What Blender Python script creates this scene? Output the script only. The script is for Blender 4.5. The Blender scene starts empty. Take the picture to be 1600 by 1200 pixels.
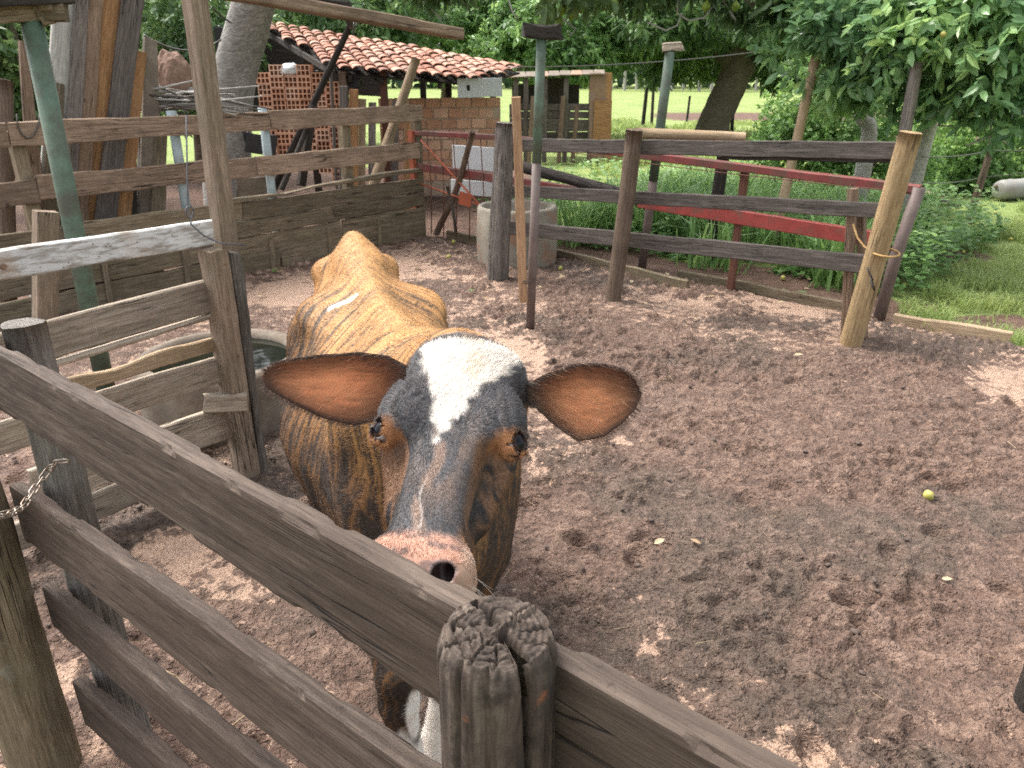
import bpy, bmesh, math, random
import numpy as np
from mathutils import Vector, Matrix

sc = bpy.context.scene
COL = sc.collection

# ------------------------------------------------------------------ camera, sky, sun, exposure
CAM_H, PITCH, FPX = 1.8, math.radians(22.0), 1202.0      # metres, radians, focal length in px of a 1600 px wide frame
cam = bpy.data.cameras.new('camera'); camo = bpy.data.objects.new('camera', cam); COL.objects.link(camo)
camo.location = (0, 0, CAM_H); camo.rotation_euler = (math.radians(90) - PITCH, 0, 0)
cam.sensor_width = 36.0; cam.lens = 36.0 * FPX / 1600.0; cam.clip_start = 0.05; cam.clip_end = 900
cam.dof.use_dof = True; cam.dof.focus_distance = 1.3; cam.dof.aperture_fstop = 12.0
sc.camera = camo

SUN_EL, SUN_AZ = math.radians(60), math.radians(304)     # azimuth: clockwise from +Y, where the light comes from
w = bpy.data.worlds.new('World'); sc.world = w; w.use_nodes = True
wn = w.node_tree.nodes; wl = w.node_tree.links
bg = wn['Background']; sky = wn.new('ShaderNodeTexSky'); sky.sky_type = 'NISHITA'; sky.sun_disc = False
sky.sun_elevation = SUN_EL; sky.sun_rotation = SUN_AZ; sky.dust_density = 4.0; sky.air_density = 1.0; sky.ozone_density = 1.0
hs = wn.new('ShaderNodeHueSaturation'); hs.inputs['Saturation'].default_value = 0.22   # thin white cloud: a nearly colourless sky
wl.new(sky.outputs[0], hs.inputs['Color']); wl.new(hs.outputs[0], bg.inputs['Color']); bg.inputs['Strength'].default_value = 0.15
sl = bpy.data.lights.new('sun', 'SUN'); slo = bpy.data.objects.new('sun', sl); COL.objects.link(slo)
sl.energy = 1.5; sl.angle = math.radians(24); sl.color = (1.0, 0.94, 0.86)
_d = Vector((math.sin(SUN_AZ) * math.cos(SUN_EL), math.cos(SUN_AZ) * math.cos(SUN_EL), math.sin(SUN_EL)))
slo.rotation_euler = _d.to_track_quat('Z', 'Y').to_euler(); slo.location = _d * 30
vs = sc.view_settings; vs.view_transform = 'Standard'; vs.look = 'None'; vs.gamma = 1.0; vs.use_curve_mapping = False
vs.exposure = 1.62
sc.cycles.use_denoising = False; sc.cycles.sample_clamp_indirect = 4.0; sc.cycles.max_bounces = 6; sc.cycles.diffuse_bounces = 3; sc.cycles.glossy_bounces = 2
sc.cycles.transmission_bounces = 3; sc.cycles.transparent_max_bounces = 6

# ------------------------------------------------------------------ helpers
rng = np.random.default_rng(7)
R = random.Random(11)
UX = np.array([.773, -.635]); UX = UX / np.linalg.norm(UX); VX = np.array([-UX[1], UX[0]])
def W(a, b, z=0.0):
    """yard coordinates (a along the near and far fences, b away across the yard, z up) to world"""
    return Vector((a * UX[0] + b * VX[0], a * UX[1] + b * VX[1], z))
def P(px, py, z=None, Y=None, b=None, a=None):
    """point where the sight line through a pixel of the 1600x1200 photograph meets a known height or vertical plane"""
    dx = (px - 800) / FPX; dy = (600 - py) / FPX
    d = np.array([dx, math.cos(PITCH) + dy * math.sin(PITCH), -math.sin(PITCH) + dy * math.cos(PITCH)])
    if z is not None: t = (z - CAM_H) / d[2]
    elif Y is not None: t = Y / d[1]
    elif b is not None: t = b / (d[0] * VX[0] + d[1] * VX[1])
    else: t = a / (d[0] * UX[0] + d[1] * UX[1])
    return Vector((d[0] * t, d[1] * t, CAM_H + d[2] * t))

def _hash(ix, iy, iz, seed):
    n = (ix.astype(np.int64) * 374761393 + iy.astype(np.int64) * 668265263 + iz.astype(np.int64) * 2147483647 + seed * 974711) & 0xffffffff
    n = ((n ^ (n >> 13)) * 1274126177) & 0xffffffff
    n = ((n ^ (n >> 16)) * 2246822519) & 0xffffffff
    return ((n ^ (n >> 15)) & 0xffffff) / float(0xffffff)
def vnoise(x, y, z=None, seed=0):
    """smooth value noise in 0..1"""
    x = np.asarray(x, float); y = np.asarray(y, float)
    z = np.zeros_like(x) if z is None else np.asarray(z, float)
    x0 = np.floor(x); y0 = np.floor(y); z0 = np.floor(z)
    fx = x - x0; fy = y - y0; fz = z - z0
    fx = fx * fx * fx * (fx * (fx * 6 - 15) + 10); fy = fy * fy * fy * (fy * (fy * 6 - 15) + 10); fz = fz * fz * (3 - 2 * fz)
    flat = not np.any(fz)
    def h(i, j, k): return _hash(x0 + i, y0 + j, z0 + k, seed)
    def lay(k):
        return (h(0, 0, k) * (1 - fx) + h(1, 0, k) * fx) * (1 - fy) + (h(0, 1, k) * (1 - fx) + h(1, 1, k) * fx) * fy
    if flat: return lay(0)
    return lay(0) * (1 - fz) + lay(1) * fz
def fbm(x, y, z=None, seed=0, oct=4, lac=2.03, gain=.5):
    s = 0; a = 1; t = 0
    for o in range(oct):
        k = lac ** o
        s = s + a * vnoise(x * k + 17.3 * o, y * k + 5.1 * o, None if z is None else z * k, seed + o); t += a; a *= gain
    return s / t
def sstep(e0, e1, x):
    t = np.clip((x - e0) / (e1 - e0), 0, 1); return t * t * (3 - 2 * t)

def mesh_np(name, v, faces, smooth=False, attrs=None):
    """v (N,3); faces: one (M,k) array or a list of such arrays"""
    me = bpy.data.meshes.new(name)
    fl = faces if isinstance(faces, list) else [faces]
    fl = [np.asarray(q, np.int32) for q in fl if len(q)]
    me.vertices.add(len(v)); me.vertices.foreach_set('co', np.asarray(v, np.float32).ravel())
    tot = np.concatenate([np.full(len(q), q.shape[1], np.int32) for q in fl])
    idx = np.concatenate([q.ravel() for q in fl])
    me.loops.add(len(idx)); me.loops.foreach_set('vertex_index', idx)
    me.polygons.add(len(tot)); me.polygons.foreach_set('loop_start', np.concatenate([[0], np.cumsum(tot)[:-1]]).astype(np.int32))
    me.update(calc_edges=True)
    me.polygons.foreach_set('use_smooth', np.full(len(tot), bool(smooth)))
    for k, val in (attrs or {}).items():
        val = np.asarray(val, np.float32)
        if val.ndim == 1:
            me.attributes.new(k, 'FLOAT', 'POINT').data.foreach_set('value', val)
        else:
            me.attributes.new(k, 'FLOAT_COLOR', 'POINT').data.foreach_set('color', np.c_[val, np.ones(len(val))].astype(np.float32).ravel())
    me.validate(); me.update()
    return me

def tag(o, label=None, cat=None, group=None, kind=None):
    if label: o['label'] = label
    if cat: o['category'] = cat
    if group: o['group'] = group
    if kind: o['kind'] = kind
    return o
def thing(name, label, cat, loc=(0, 0, 0), group=None):
    o = bpy.data.objects.new(name, None); COL.objects.link(o); o.location = loc; o.empty_display_size = .1
    return tag(o, label, cat, group)
def wmat(o):
    return (wmat(o.parent) if o.parent is not None else Matrix.Identity(4)) @ o.matrix_basis
def add(name, me, mat, parent=None, M=None):
    """link a mesh as one object; M is its world matrix; its parent is an Empty at a plain location or another mesh"""
    if mat is not None and not me.materials: me.materials.append(mat)
    o = bpy.data.objects.new(name, me); COL.objects.link(o)
    M = M or Matrix.Identity(4)
    if parent is None: o.matrix_basis = M
    else:
        o.parent = parent; o.matrix_basis = wmat(parent).inverted() @ M
    return o
def frame(p0, p1, up=(0, 0, 1)):
    """matrix at the middle of p0-p1, local X along it, local Z near `up`"""
    p0 = Vector(p0); p1 = Vector(p1); x = (p1 - p0).normalized(); up = Vector(up)
    y = up.cross(x)
    if y.length < 1e-4: y = Vector((0, 1, 0)).cross(x)
    y.normalize(); z = x.cross(y)
    m = Matrix((x, y, z)).transposed().to_4x4(); m.translation = (p0 + p1) / 2
    return m

def board_mesh(L, wid, th, seed=0, rough=.004, n=None, wavy=0.0, taper=0.0, chip=0.0):
    n = n or max(3, int(L / .16))
    r = np.random.default_rng(seed)
    c = min(.006, th * .2)
    hy, hz = th / 2, wid / 2
    ring = np.array([(-hy, -hz + c), (-hy, hz - c), (-hy + c, hz), (hy - c, hz), (hy, hz - c), (hy, -hz + c), (hy - c, -hz), (-hy + c, -hz)])
    xs = np.linspace(-L / 2, L / 2, n + 1)
    xs[1:-1] += r.uniform(-.3, .3, n - 1) * L / n
    V = []
    for i, x in enumerate(xs):
        q = ring.copy()
        k = 1 - taper * (i / n)
        q[:, 1] *= k
        top = (vnoise(np.array([x * 5 + seed]), np.array([1.3]), seed=seed)[0] - .5)
        bot = (vnoise(np.array([x * 5 + seed]), np.array([7.7]), seed=seed)[0] - .5)
        q[q[:, 1] > 0, 1] += top * (rough * 2 + wavy); q[q[:, 1] < 0, 1] += bot * (rough * 2 + wavy)
        q[:, 0] += (vnoise(np.array([x * 2.1]), np.array([seed * 1.7]), seed=seed + 3)[0] - .5) * rough * 2
        q += r.uniform(-1, 1, q.shape) * rough * .25
        ex = x + (r.uniform(-1, 1, 8) * rough * (1.5 + chip) if i in (0, n) else 0)
        V.append(np.c_[np.full(8, x) + (ex - x), q])
    V = np.concatenate(V)
    F = []
    for i in range(n):
        for j in range(8):
            F.append((i * 8 + j, (i + 1) * 8 + j, (i + 1) * 8 + (j + 1) % 8, i * 8 + (j + 1) % 8))
    F = np.array(F)[:, ::-1]
    cap = np.array([list(range(8)), [n * 8 + k for k in range(7, -1, -1)]])[:, ::-1]
    return mesh_np('board', V, [F, cap])
def rail_mesh(L, wid, th, seed=0):
    """a long sawn board at close range: worn edges, chips, grain grooves"""
    n = int(L / .014); ny, nz = 6, 15
    y = np.linspace(-th / 2, th / 2, ny); z = np.linspace(-wid / 2, wid / 2, nz)
    ring = [(y[0], q) for q in z] + [(q, z[-1]) for q in y[1:]] + [(y[-1], q) for q in z[::-1][1:]] + [(q, z[0]) for q in y[::-1][1:-1]]
    ring = np.array(ring); k = len(ring)
    X, J = np.meshgrid(np.linspace(-L / 2, L / 2, n + 1), np.arange(k), indexing='ij')
    Yr, Zr = ring[J, 0], ring[J, 1]
    ey = np.clip((np.abs(Yr) - (th / 2 - .009)) / .009, 0, 1); ez = np.clip((np.abs(Zr) - (wid / 2 - .009)) / .009, 0, 1)
    cn = ey * ez                                                     # 1 on the four long edges
    sy, sz = np.sign(Yr), np.sign(Zr)
    chip = np.clip(fbm(X * 16 + seed, sy * 3 + sz * 7 + 0 * X, seed=seed, oct=3) - .56, 0, 1) * .030 + .0012
    wav = (vnoise(X * 3.5 + seed, sz * 5 + 0 * X, seed=seed + 1) - .5) * .003 + (vnoise(X * 22 + seed, sz * 5 + 0 * X, seed=seed + 2) - .5) * .0015
    grain = (fbm(X * 2.2 + seed, Zr * 95 + Yr * 60, seed=seed + 4, oct=3) - .5) * .0007 + (fbm(X * 30, Zr * 50 + Yr * 60, seed=seed + 5, oct=2) - .5) * .0012
    Y2 = Yr - sy * cn * chip + np.where(ey > .5, sy, 0) * grain + (vnoise(X * 1.4, 0 * X + seed, seed=seed + 8) - .5) * .006
    Z2 = Zr - sz * cn * chip * .8 + np.where(ez > .5, sz, 0) * (grain + wav) + (vnoise(X * .9, 0 * X + seed, seed=seed + 9) - .5) * .006
    V = np.stack([X, Y2, Z2], -1).reshape(-1, 3)
    I = np.arange(n)[:, None] * k + np.arange(k)[None]; K = np.arange(n)[:, None] * k + (np.arange(k)[None] + 1) % k
    F = np.stack([I, K, K + k, I + k], -1).reshape(-1, 4)
    cap = np.array([list(range(k))[::-1], [n * k + j for j in range(k)]])
    return mesh_np('rail', V, [F[:, ::-1], cap[:, ::-1]], smooth=False)
_bs = [100]
def board(name, p0, p1, wid, th, mat, parent=None, up=(0, 0, 1), **k):
    _bs[0] += 1
    p0 = Vector(p0); p1 = Vector(p1)
    return add(name, board_mesh((p1 - p0).length, wid, th, seed=_bs[0], **k), mat, parent, frame(p0, p1, up))

def log_mesh(L, r0, r1, seed=0, nr=18, n=None, rough=.05, bend=0.0, flute=0.0):
    n = n or max(4, int(L / .12))
    xs = np.linspace(-L / 2, L / 2, n + 1); th = np.linspace(0, 2 * np.pi, nr, endpoint=False)
    X, T = np.meshgrid(xs, th, indexing='ij')
    f = (X + L / 2) / L
    rad = r0 + (r1 - r0) * f
    nz = fbm(np.cos(T) * 1.3 + seed, np.sin(T) * 1.3 + seed, X * 3.0 / max(.3, L) * 3, seed=seed, oct=3) - .5
    fl = np.abs(vnoise(np.cos(T) * 4 + seed, np.sin(T) * 4, X * .6, seed=seed + 9) - .5) * 2
    rad = rad * (1 + nz * rough * 2 - flute * np.clip(.45 - fl, 0, 1))
    by = bend * np.sin(f * np.pi) + (vnoise(f * 2.2, f * 0 + seed, seed=seed) - .5) * bend
    V = np.stack([X, by + np.cos(T) * rad, np.sin(T) * rad], -1).reshape(-1, 3)
    F = []
    I = np.arange(n)[:, None] * nr + np.arange(nr)[None]
    J = np.arange(n)[:, None] * nr + (np.arange(nr)[None] + 1) % nr
    F = np.stack([I, J, J + nr, I + nr], -1).reshape(-1, 4)[:, ::-1]
    # caps: an inner ring slightly sunk, then a fan
    m = len(V)
    caps = []; tri = []
    for s, base in ((0, 0), (n, n * nr)):
        c = V[base:base + nr].mean(0); sg = -1 if s == 0 else 1
        inner = c + (V[base:base + nr] - c) * .86; inner[:, 0] += sg * min(r0, r1) * .06
        k = m + sum(len(q) for q in caps)
        caps.append(inner); caps.append(c[None] + np.array([[sg * min(r0, r1) * .04, 0, 0]]))
        for j in range(nr):
            a, b = base + j, base + (j + 1) % nr; a2, b2 = k + j, k + (j + 1) % nr
            q = (a, b, b2, a2) if s else (b, a, a2, b2)
            tri.append((q[0], q[1], q[2])); tri.append((q[0], q[2], q[3]))
            tri.append((a2, b2, k + nr) if s else (b2, a2, k + nr))
    V = np.concatenate([V] + caps)
    return mesh_np('log', V, [F, np.array(tri)], smooth=True)
def log(name, p0, p1, r0, r1, mat, parent=None, up=(0, 1, .2), **k):
    _bs[0] += 1
    p0 = Vector(p0); p1 = Vector(p1)
    return add(name, log_mesh((p1 - p0).length, r0, r1, seed=_bs[0], **k), mat, parent, frame(p0, p1, up))

def tube_mesh(pts, r, nr=6, closed=False):
    """a round wire or pipe along points; r a number or one per point"""
    pts = [Vector(p) for p in pts]; n = len(pts); rr = [r] * n if not hasattr(r, '__len__') else r
    V = []; F = []; prev = None
    for i, p in enumerate(pts):
        d = (pts[(i + 1) % n] - pts[i - 1]) if closed else (pts[min(i + 1, n - 1)] - pts[max(i - 1, 0)])
        d.normalize()
        s = prev if prev is not None else (Vector((0, 0, 1)) if abs(d.z) < .9 else Vector((1, 0, 0)))
        s = (s - d * s.dot(d)).normalized(); prev = s; t = d.cross(s)
        for j in range(nr):
            a = 2 * math.pi * j / nr
            V.append(p + (s * math.cos(a) + t * math.sin(a)) * rr[i])
    m = n if closed else n - 1
    for i in range(m):
        for j in range(nr):
            F.append((i * nr + j, i * nr + (j + 1) % nr, ((i + 1) % n) * nr + (j + 1) % nr, ((i + 1) % n) * nr + j))
    fl = [np.array(F)]
    if not closed: fl.append(np.array([list(range(nr - 1, -1, -1)), [(n - 1) * nr + j for j in range(nr)]]))
    return mesh_np('tube', np.array([tuple(v) for v in V]), fl, smooth=True)
def tube(name, pts, r, mat, parent=None, nr=6, closed=False):
    pts = [Vector(p) for p in pts]; c = sum(pts, Vector()) / len(pts)
    return add(name, tube_mesh([p - c for p in pts], r, nr, closed), mat, parent, Matrix.Translation(c))
def sag(p0, p1, drop, n=12):
    p0 = Vector(p0); p1 = Vector(p1)
    return [p0.lerp(p1, i / n) - Vector((0, 0, drop * 4 * (i / n) * (1 - i / n))) for i in range(n + 1)]

# ------------------------------------------------------------------ materials
class NT:
    def __init__(s, name):
        s.m = bpy.data.materials.new(name); s.m.use_nodes = True; s.t = s.m.node_tree; s.b = s.t.nodes['Principled BSDF']
        s.out = s.t.nodes['Material Output']
    def n(s, t, **k):
        x = s.t.nodes.new(t)
        for a, v in k.items():
            if a[0] == '_': setattr(x, a[1:], v)
            else: x.inputs[a.replace('__', ' ')].default_value = v
        return x
    def l(s, a, b): s.t.links.new(a, b)
    def coords(s, scale=(1, 1, 1), kind='Object', rnd=True):
        tc = s.n('ShaderNodeTexCoord'); mp = s.n('ShaderNodeMapping'); mp.inputs['Scale'].default_value = scale
        src = tc.outputs[kind]
        if rnd:
            oi = s.n('ShaderNodeObjectInfo'); v = s.n('ShaderNodeVectorMath', _operation='MULTIPLY_ADD')
            cx = s.n('ShaderNodeCombineXYZ'); mm = s.n('ShaderNodeMath', _operation='MULTIPLY'); mm.inputs[1].default_value = 37.0
            s.l(oi.outputs['Random'], mm.inputs[0])
            for i in range(3): s.l(mm.outputs[0], cx.inputs[i])
            ad = s.n('ShaderNodeVectorMath', _operation='ADD'); s.l(src, ad.inputs[0]); s.l(cx.outputs[0], ad.inputs[1]); src = ad.outputs[0]
        s.l(src, mp.inputs['Vector']); return mp.outputs[0]
    def noise(s, vec, scale, detail=4.0, rough=.55, dist=0.0):
        x = s.n('ShaderNodeTexNoise'); x.inputs['Scale'].default_value = scale; x.inputs['Detail'].default_value = detail
        x.inputs['Roughness'].default_value = rough; x.inputs['Distortion'].default_value = dist
        if vec is not None: s.l(vec, x.inputs['Vector'])
        return x.outputs['Fac']
    def ramp(s, fac, stops):
        x = s.n('ShaderNodeValToRGB'); e = x.color_ramp.elements
        while len(e) < len(stops): e.new(.5)
        for i, (p, c) in enumerate(stops):
            e[i].position = p; e[i].color = (*c, 1) if hasattr(c, '__len__') else (c, c, c, 1)
        s.l(fac, x.inputs['Fac']); return x.outputs['Color']
    def mix(s, fac, a, b, mode='MIX'):
        x = s.n('ShaderNodeMix'); x.data_type = 'RGBA'; x.blend_type = mode
        for v, i in ((fac, 0), (a, 6), (b, 7)):
            if hasattr(v, 'is_linked'): s.l(v, x.inputs[i])
            elif hasattr(v, '__len__'): x.inputs[i].default_value = (*v, 1)
            else: x.inputs[i].default_value = v if i == 0 else (v, v, v, 1)
        return x.outputs[2]
    def math(s, op, a, b=0.0):
        x = s.n('ShaderNodeMath', _operation=op)
        for i, v in enumerate((a, b)):
            if hasattr(v, 'is_linked'): s.l(v, x.inputs[i])
            else: x.inputs[i].default_value = v
        return x.outputs[0]
    def bump(s, h, strength=.5, dist=.01, normal=None):
        x = s.n('ShaderNodeBump'); x.inputs['Strength'].default_value = strength; x.inputs['Distance'].default_value = dist
        s.l(h, x.inputs['Height'])
        if normal is not None: s.l(normal, x.inputs['Normal'])
        return x.outputs[0]
    def done(s, color, rough=.8, normal=None, spec=.3):
        if hasattr(color, 'is_linked'): s.l(color, s.b.inputs['Base Color'])
        else: s.b.inputs['Base Color'].default_value = (*color, 1)
        if hasattr(rough, 'is_linked'): s.l(rough, s.b.inputs['Roughness'])
        else: s.b.inputs['Roughness'].default_value = rough
        if normal is not None: s.l(normal, s.b.inputs['Normal'])
        s.b.inputs['Specular IOR Level'].default_value = spec
        return s.m

def wood(name, dark, mid, light, grain=1.0, stain=None, stain_amt=.5, lichen=0.0, crack=.5, bumpd=.004, rand=.25):
    t = NT(name)
    vec = t.coords((2.0 * grain, 44 * grain, 44 * grain)); v2 = t.coords((1, 1, 1)); v3 = t.coords((1.1, 9, 9))
    g = t.noise(vec, 1.6, 9, .68, .12); g2 = t.noise(vec, 9, 5, .6); blotch = t.noise(v3, 1.6, 5, .6)
    fine = t.noise(t.coords((14, 260, 260)), 1.0, 4, .7)
    col = t.ramp(g, [(.26, dark), (.48, mid), (.74, light)])
    col = t.mix(t.ramp(fine, [(.36, .75), (.62, 0)]), col, t.mix(1.0, col, .40, 'MULTIPLY'))
    mid_ = t.noise(t.coords((6, 90, 90)), 1.0, 5, .7)
    col = t.mix(t.ramp(mid_, [(.55, 0), (.75, .55)]), col, t.mix(1.0, light, 1.0, 'MULTIPLY'))
    speck = t.noise(v2, 70, 3, .7); col = t.mix(t.ramp(speck, [(.63, 0), (.72, .6)]), col, t.mix(1.0, col, .35, 'MULTIPLY'))
    col = t.mix(t.ramp(blotch, [(.35, 0), (.7, .55)]), col, t.mix(1.0, col, .55, 'MULTIPLY'))
    if stain is not None:
        s = t.ramp(t.noise(v2, 3.1, 6, .65, .4), [(.45, 0), (.68, stain_amt)]); col = t.mix(s, col, stain)
    if lichen > 0:
        s = t.ramp(t.noise(v2, 11, 7, .7), [(.56, 0), (.72, lichen)]); col = t.mix(s, col, (.30, .32, .27))
    # checks: long thin dark cracks
    ck = t.n('ShaderNodeTexNoise'); ck.inputs['Scale'].default_value = 1.0; ck.inputs['Detail'].default_value = 3
    t.l(t.coords((.9, 20, 20)), ck.inputs['Vector'])
    cr = t.math('ABSOLUTE', t.math('SUBTRACT', ck.outputs['Fac'], .5))
    crm = t.ramp(cr, [(.0, 1.0), (.011, 0.0)])
    pick = t.ramp(t.noise(v2, 2.3, 3), [(.5, 0), (.6, crack)])
    crm = t.math('MULTIPLY', crm, pick)
    col = t.mix(crm, col, (.012, .010, .009))
    oi = t.n('ShaderNodeObjectInfo')
    k = t.math('ADD', t.math('MULTIPLY', oi.outputs['Random'], rand * 2), 1 - rand)
    hv = t.n('ShaderNodeHueSaturation'); t.l(k, hv.inputs['Value']); t.l(col, hv.inputs['Color']); col = hv.outputs[0]
    h = t.math('SUBTRACT', t.math('ADD', t.math('MULTIPLY', g, .8), t.math('MULTIPLY', g2, .5)), t.math('MULTIPLY', crm, 2.0))
    nrm = t.bump(h, 1.0, bumpd * 1.4)
    nrm = t.bump(fine, .6, .0022, nrm)
    return t.done(col, .82, nrm, .25)

def plain(name, col, rough=.7, var=.3, scale=6, metal=0.0, spec=.4, bump=.002, stain=None, sa=.7, lo=.5, hi=.68, sscale=3.0):
    t = NT(name); v = t.coords()
    n = t.noise(v, scale, 6, .65); f = t.noise(v, scale * 14, 4, .7)
    c = t.mix(t.ramp(n, [(.3, 1.0), (.7, 0.0)]), col, tuple(x * (1 - var) for x in col))
    c = t.mix(t.math('MULTIPLY', f, .4), c, t.mix(1.0, c, .6, 'MULTIPLY'))
    if stain is not None:
        c = t.mix(t.ramp(t.noise(v, sscale, 8, .7), [(lo, 0), (hi, sa)]), c, stain)
    t.b.inputs['Metallic'].default_value = metal
    return t.done(c, rough, t.bump(t.math('ADD', n, t.math('MULTIPLY', f, .4)), .6, bump), spec)

M = {}
def make_materials():
    M['rail_near'] = wood('weathered_rail', (.050, .036, .028), (.100, .074, .058), (.180, .138, .110), stain=(.060, .042, .032), stain_amt=.75, crack=1.0, rand=.10, bumpd=.0012)
    M['rail_dark'] = wood('dark_rail', (.050, .042, .037), (.115, .097, .085), (.24, .205, .178), crack=.8, rand=.12, lichen=.15)
    M['rail_tan'] = wood('tan_rail', (.125, .080, .052), (.32, .225, .158), (.52, .39, .285), stain=(.10, .072, .055), stain_amt=.65, crack=.9)
    M['rail_mossy'] = wood('mossy_board', (.085, .062, .042), (.225, .172, .115), (.38, .315, .21), stain=(.10, .09, .05), stain_amt=.6, crack=.8, lichen=.2)
    M['rail_pale'] = wood('pale_bleached_board', (.22, .175, .13), (.45, .37, .285), (.66, .57, .46), stain=(.19, .145, .105), stain_amt=.5, lichen=.25, crack=.7)
    M['tan_strip'] = wood('raw_yellow_wood', (.28, .20, .125), (.42, .31, .20), (.56, .43, .29), stain=(.24, .16, .09), stain_amt=.5, crack=.3)
    M['post_grey'] = wood('grey_weathered_post', (.060, .050, .044), (.175, .150, .130), (.34, .305, .27), lichen=.35, crack=1.0, bumpd=.008)
    M['post_pale'] = wood('pale_grey_post', (.11, .095, .083), (.30, .27, .24), (.50, .46, .41), lichen=.3, crack=1.0, bumpd=.008)
    M['post_brown'] = wood('brown_bark_post', (.075, .052, .036), (.17, .122, .088), (.29, .215, .158), stain=(.10, .07, .05), crack=.7)
    M['post_yellow'] = wood('peeled_yellow_post', (.20, .130, .062), (.37, .26, .135), (.50, .375, .215), stain=(.20, .12, .06), stain_amt=.5, crack=.8)
    M['post_mossy'] = wood('mossy_round_post', (.10, .075, .045), (.29, .228, .145), (.46, .38, .255), stain=(.14, .12, .075), stain_amt=.6, lichen=.5, crack=.7)
    M['square_post'] = wood('sawn_square_post', (.130, .092, .066), (.27, .198, .145), (.43, .33, .25), stain=(.13, .11, .07), stain_amt=.55, lichen=.25, crack=.8)
    M['orange_plank'] = wood('orange_sawn_plank', (.30, .145, .060), (.45, .235, .105), (.58, .34, .17), crack=.5, rand=.12)
    M['grey_plank'] = wood('grey_sawn_plank', (.075, .062, .056), (.19, .158, .14), (.34, .295, .26), crack=.7, rand=.3)
    M['brown_plank'] = wood('brown_sawn_plank', (.12, .075, .048), (.26, .175, .12), (.40, .285, .21), crack=.7, rand=.25)
    M['white_plank'] = wood('whitewashed_plank', (.36, .34, .30), (.52, .50, .45), (.66, .64, .59), crack=.5, rand=.08)
    M['batten'] = wood('fresh_batten', (.36, .20, .105), (.50, .30, .17), (.60, .40, .25), crack=.2, rand=.05)
    M['bark_dark'] = wood('charred_bark', (.018, .015, .013), (.05, .042, .036), (.12, .10, .088), crack=.8, bumpd=.01)
    # peeling white paint over grey wood
    t = NT('peeling_white_paint'); v = t.coords((1, 5, 5)); v1 = t.coords()
    n = t.noise(v, 9, 9, .72, .5); n2 = t.noise(v1, 60, 4, .7)
    c = t.ramp(n, [(.36, (.20, .165, .13)), (.45, (.36, .34, .31)), (.53, (.60, .61, .60)), (.8, (.70, .71, .70))])
    c = t.mix(t.ramp(t.noise(v1, 4, 6), [(.52, 0), (.7, .75)]), c, (.36, .24, .15))
    c = t.mix(t.math('MULTIPLY', n2, .35), c, (.30, .29, .27))
    M['white_paint'] = t.done(c, .75, t.bump(t.math('ADD', n, t.math('MULTIPLY', n2, .3)), .8, .003))
    M['green_pipe'] = plain('faded_green_pipe_paint', (.135, .215, .155), .6, .4, 9, stain=(.075, .07, .052), sa=.85, lo=.42, hi=.60, sscale=4)
    M['brown_pipe'] = plain('rusty_brown_pipe', (.19, .14, .125), .65, .35, 9, stain=(.11, .09, .08))
    M['blue_post'] = plain('pale_blue_painted_post', (.40, .49, .51), .6, .3, 5, stain=(.22, .22, .20), sa=.8)
    M['red_steel'] = plain('dull_red_steel', (.28, .062, .055), .65, .5, 9, stain=(.12, .06, .045), sa=.9, lo=.42, hi=.58, sscale=7)
    M['red_bright'] = plain('bright_red_steel', (.40, .070, .058), .6, .4, 8, stain=(.17, .075, .055), sa=.85, lo=.48, hi=.62, sscale=9)
    M['orange_steel'] = plain('rusty_orange_steel', (.48, .12, .055), .6, .4, 8, stain=(.20, .07, .04), sa=.85)
    M['wire'] = plain('dull_wire', (.14, .13, .12), .45, .3, 30, metal=.8)
    M['wire_rust'] = plain('rusty_wire', (.17, .07, .045), .7, .4, 30)
    M['cable'] = plain('grey_cable', (.10, .10, .115), .5, .2, 20)
    M['rope'] = plain('yellow_rope', (.48, .30, .12), .85, .35, 40)
    M['chain'] = plain('worn_chain_steel', (.40, .34, .29), .42, .35, 40, metal=.85, stain=(.22, .12, .07), sa=.8)
    M['nail'] = plain('rusty_nail', (.30, .20, .14), .6, .3, 50, metal=.4)
    M['concrete'] = plain('old_concrete', (.27, .225, .175), .9, .5, 5, bump=.010, stain=(.12, .09, .068), sa=.9, lo=.42, hi=.62, sscale=4)
    M['concrete_pale'] = plain('stained_pale_concrete', (.36, .325, .26), .9, .4, 5, bump=.005, stain=(.30, .14, .075), sa=.8, lo=.52, hi=.66, sscale=3)
    M['white_sheet'] = plain('white_painted_sheet', (.68, .70, .70), .5, .15, 3, stain=(.35, .33, .29), sa=.6, lo=.55, hi=.75)
    M['black'] = plain('black_plastic', (.012, .012, .013), .55, .3, 3)
    M['dark_tin'] = plain('dark_tin', (.05, .05, .055), .5, .3, 3, metal=.3)
    M['barrel'] = plain('dusty_grey_plastic', (.33, .32, .30), .6, .25, 4, stain=(.20, .15, .11), sa=.5)
    M['tin_rust'] = plain('rusty_sheet', (.36, .22, .14), .7, .4, 3, stain=(.16, .15, .15), sa=.8)
    # fired clay
    for nm, c1, c2, c3 in (('tile', (.27, .115, .075), (.42, .20, .135), (.52, .34, .26)), ('brick', (.50, .25, .15), (.64, .35, .225), (.72, .48, .35))):
        t = NT('fired_clay_' + nm); v = t.coords()
        oi = t.n('ShaderNodeObjectInfo'); n = t.noise(v, 5, 6, .65)
        c = t.ramp(t.math('ADD', t.math('MULTIPLY', n, .55), t.math('MULTIPLY', oi.outputs['Random'], .5)), [(.25, c1), (.5, c2), (.85, c3)])
        c = t.mix(t.ramp(t.noise(v, 3.2, 7, .7), [(.46, 0), (.66, .85 if nm == 'tile' else .45)]), c, (.13, .105, .09) if nm == 'tile' else (.30, .20, .15))
        M[nm] = t.done(c, .85, t.bump(t.noise(v, 40, 5), .5, .004))
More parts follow.
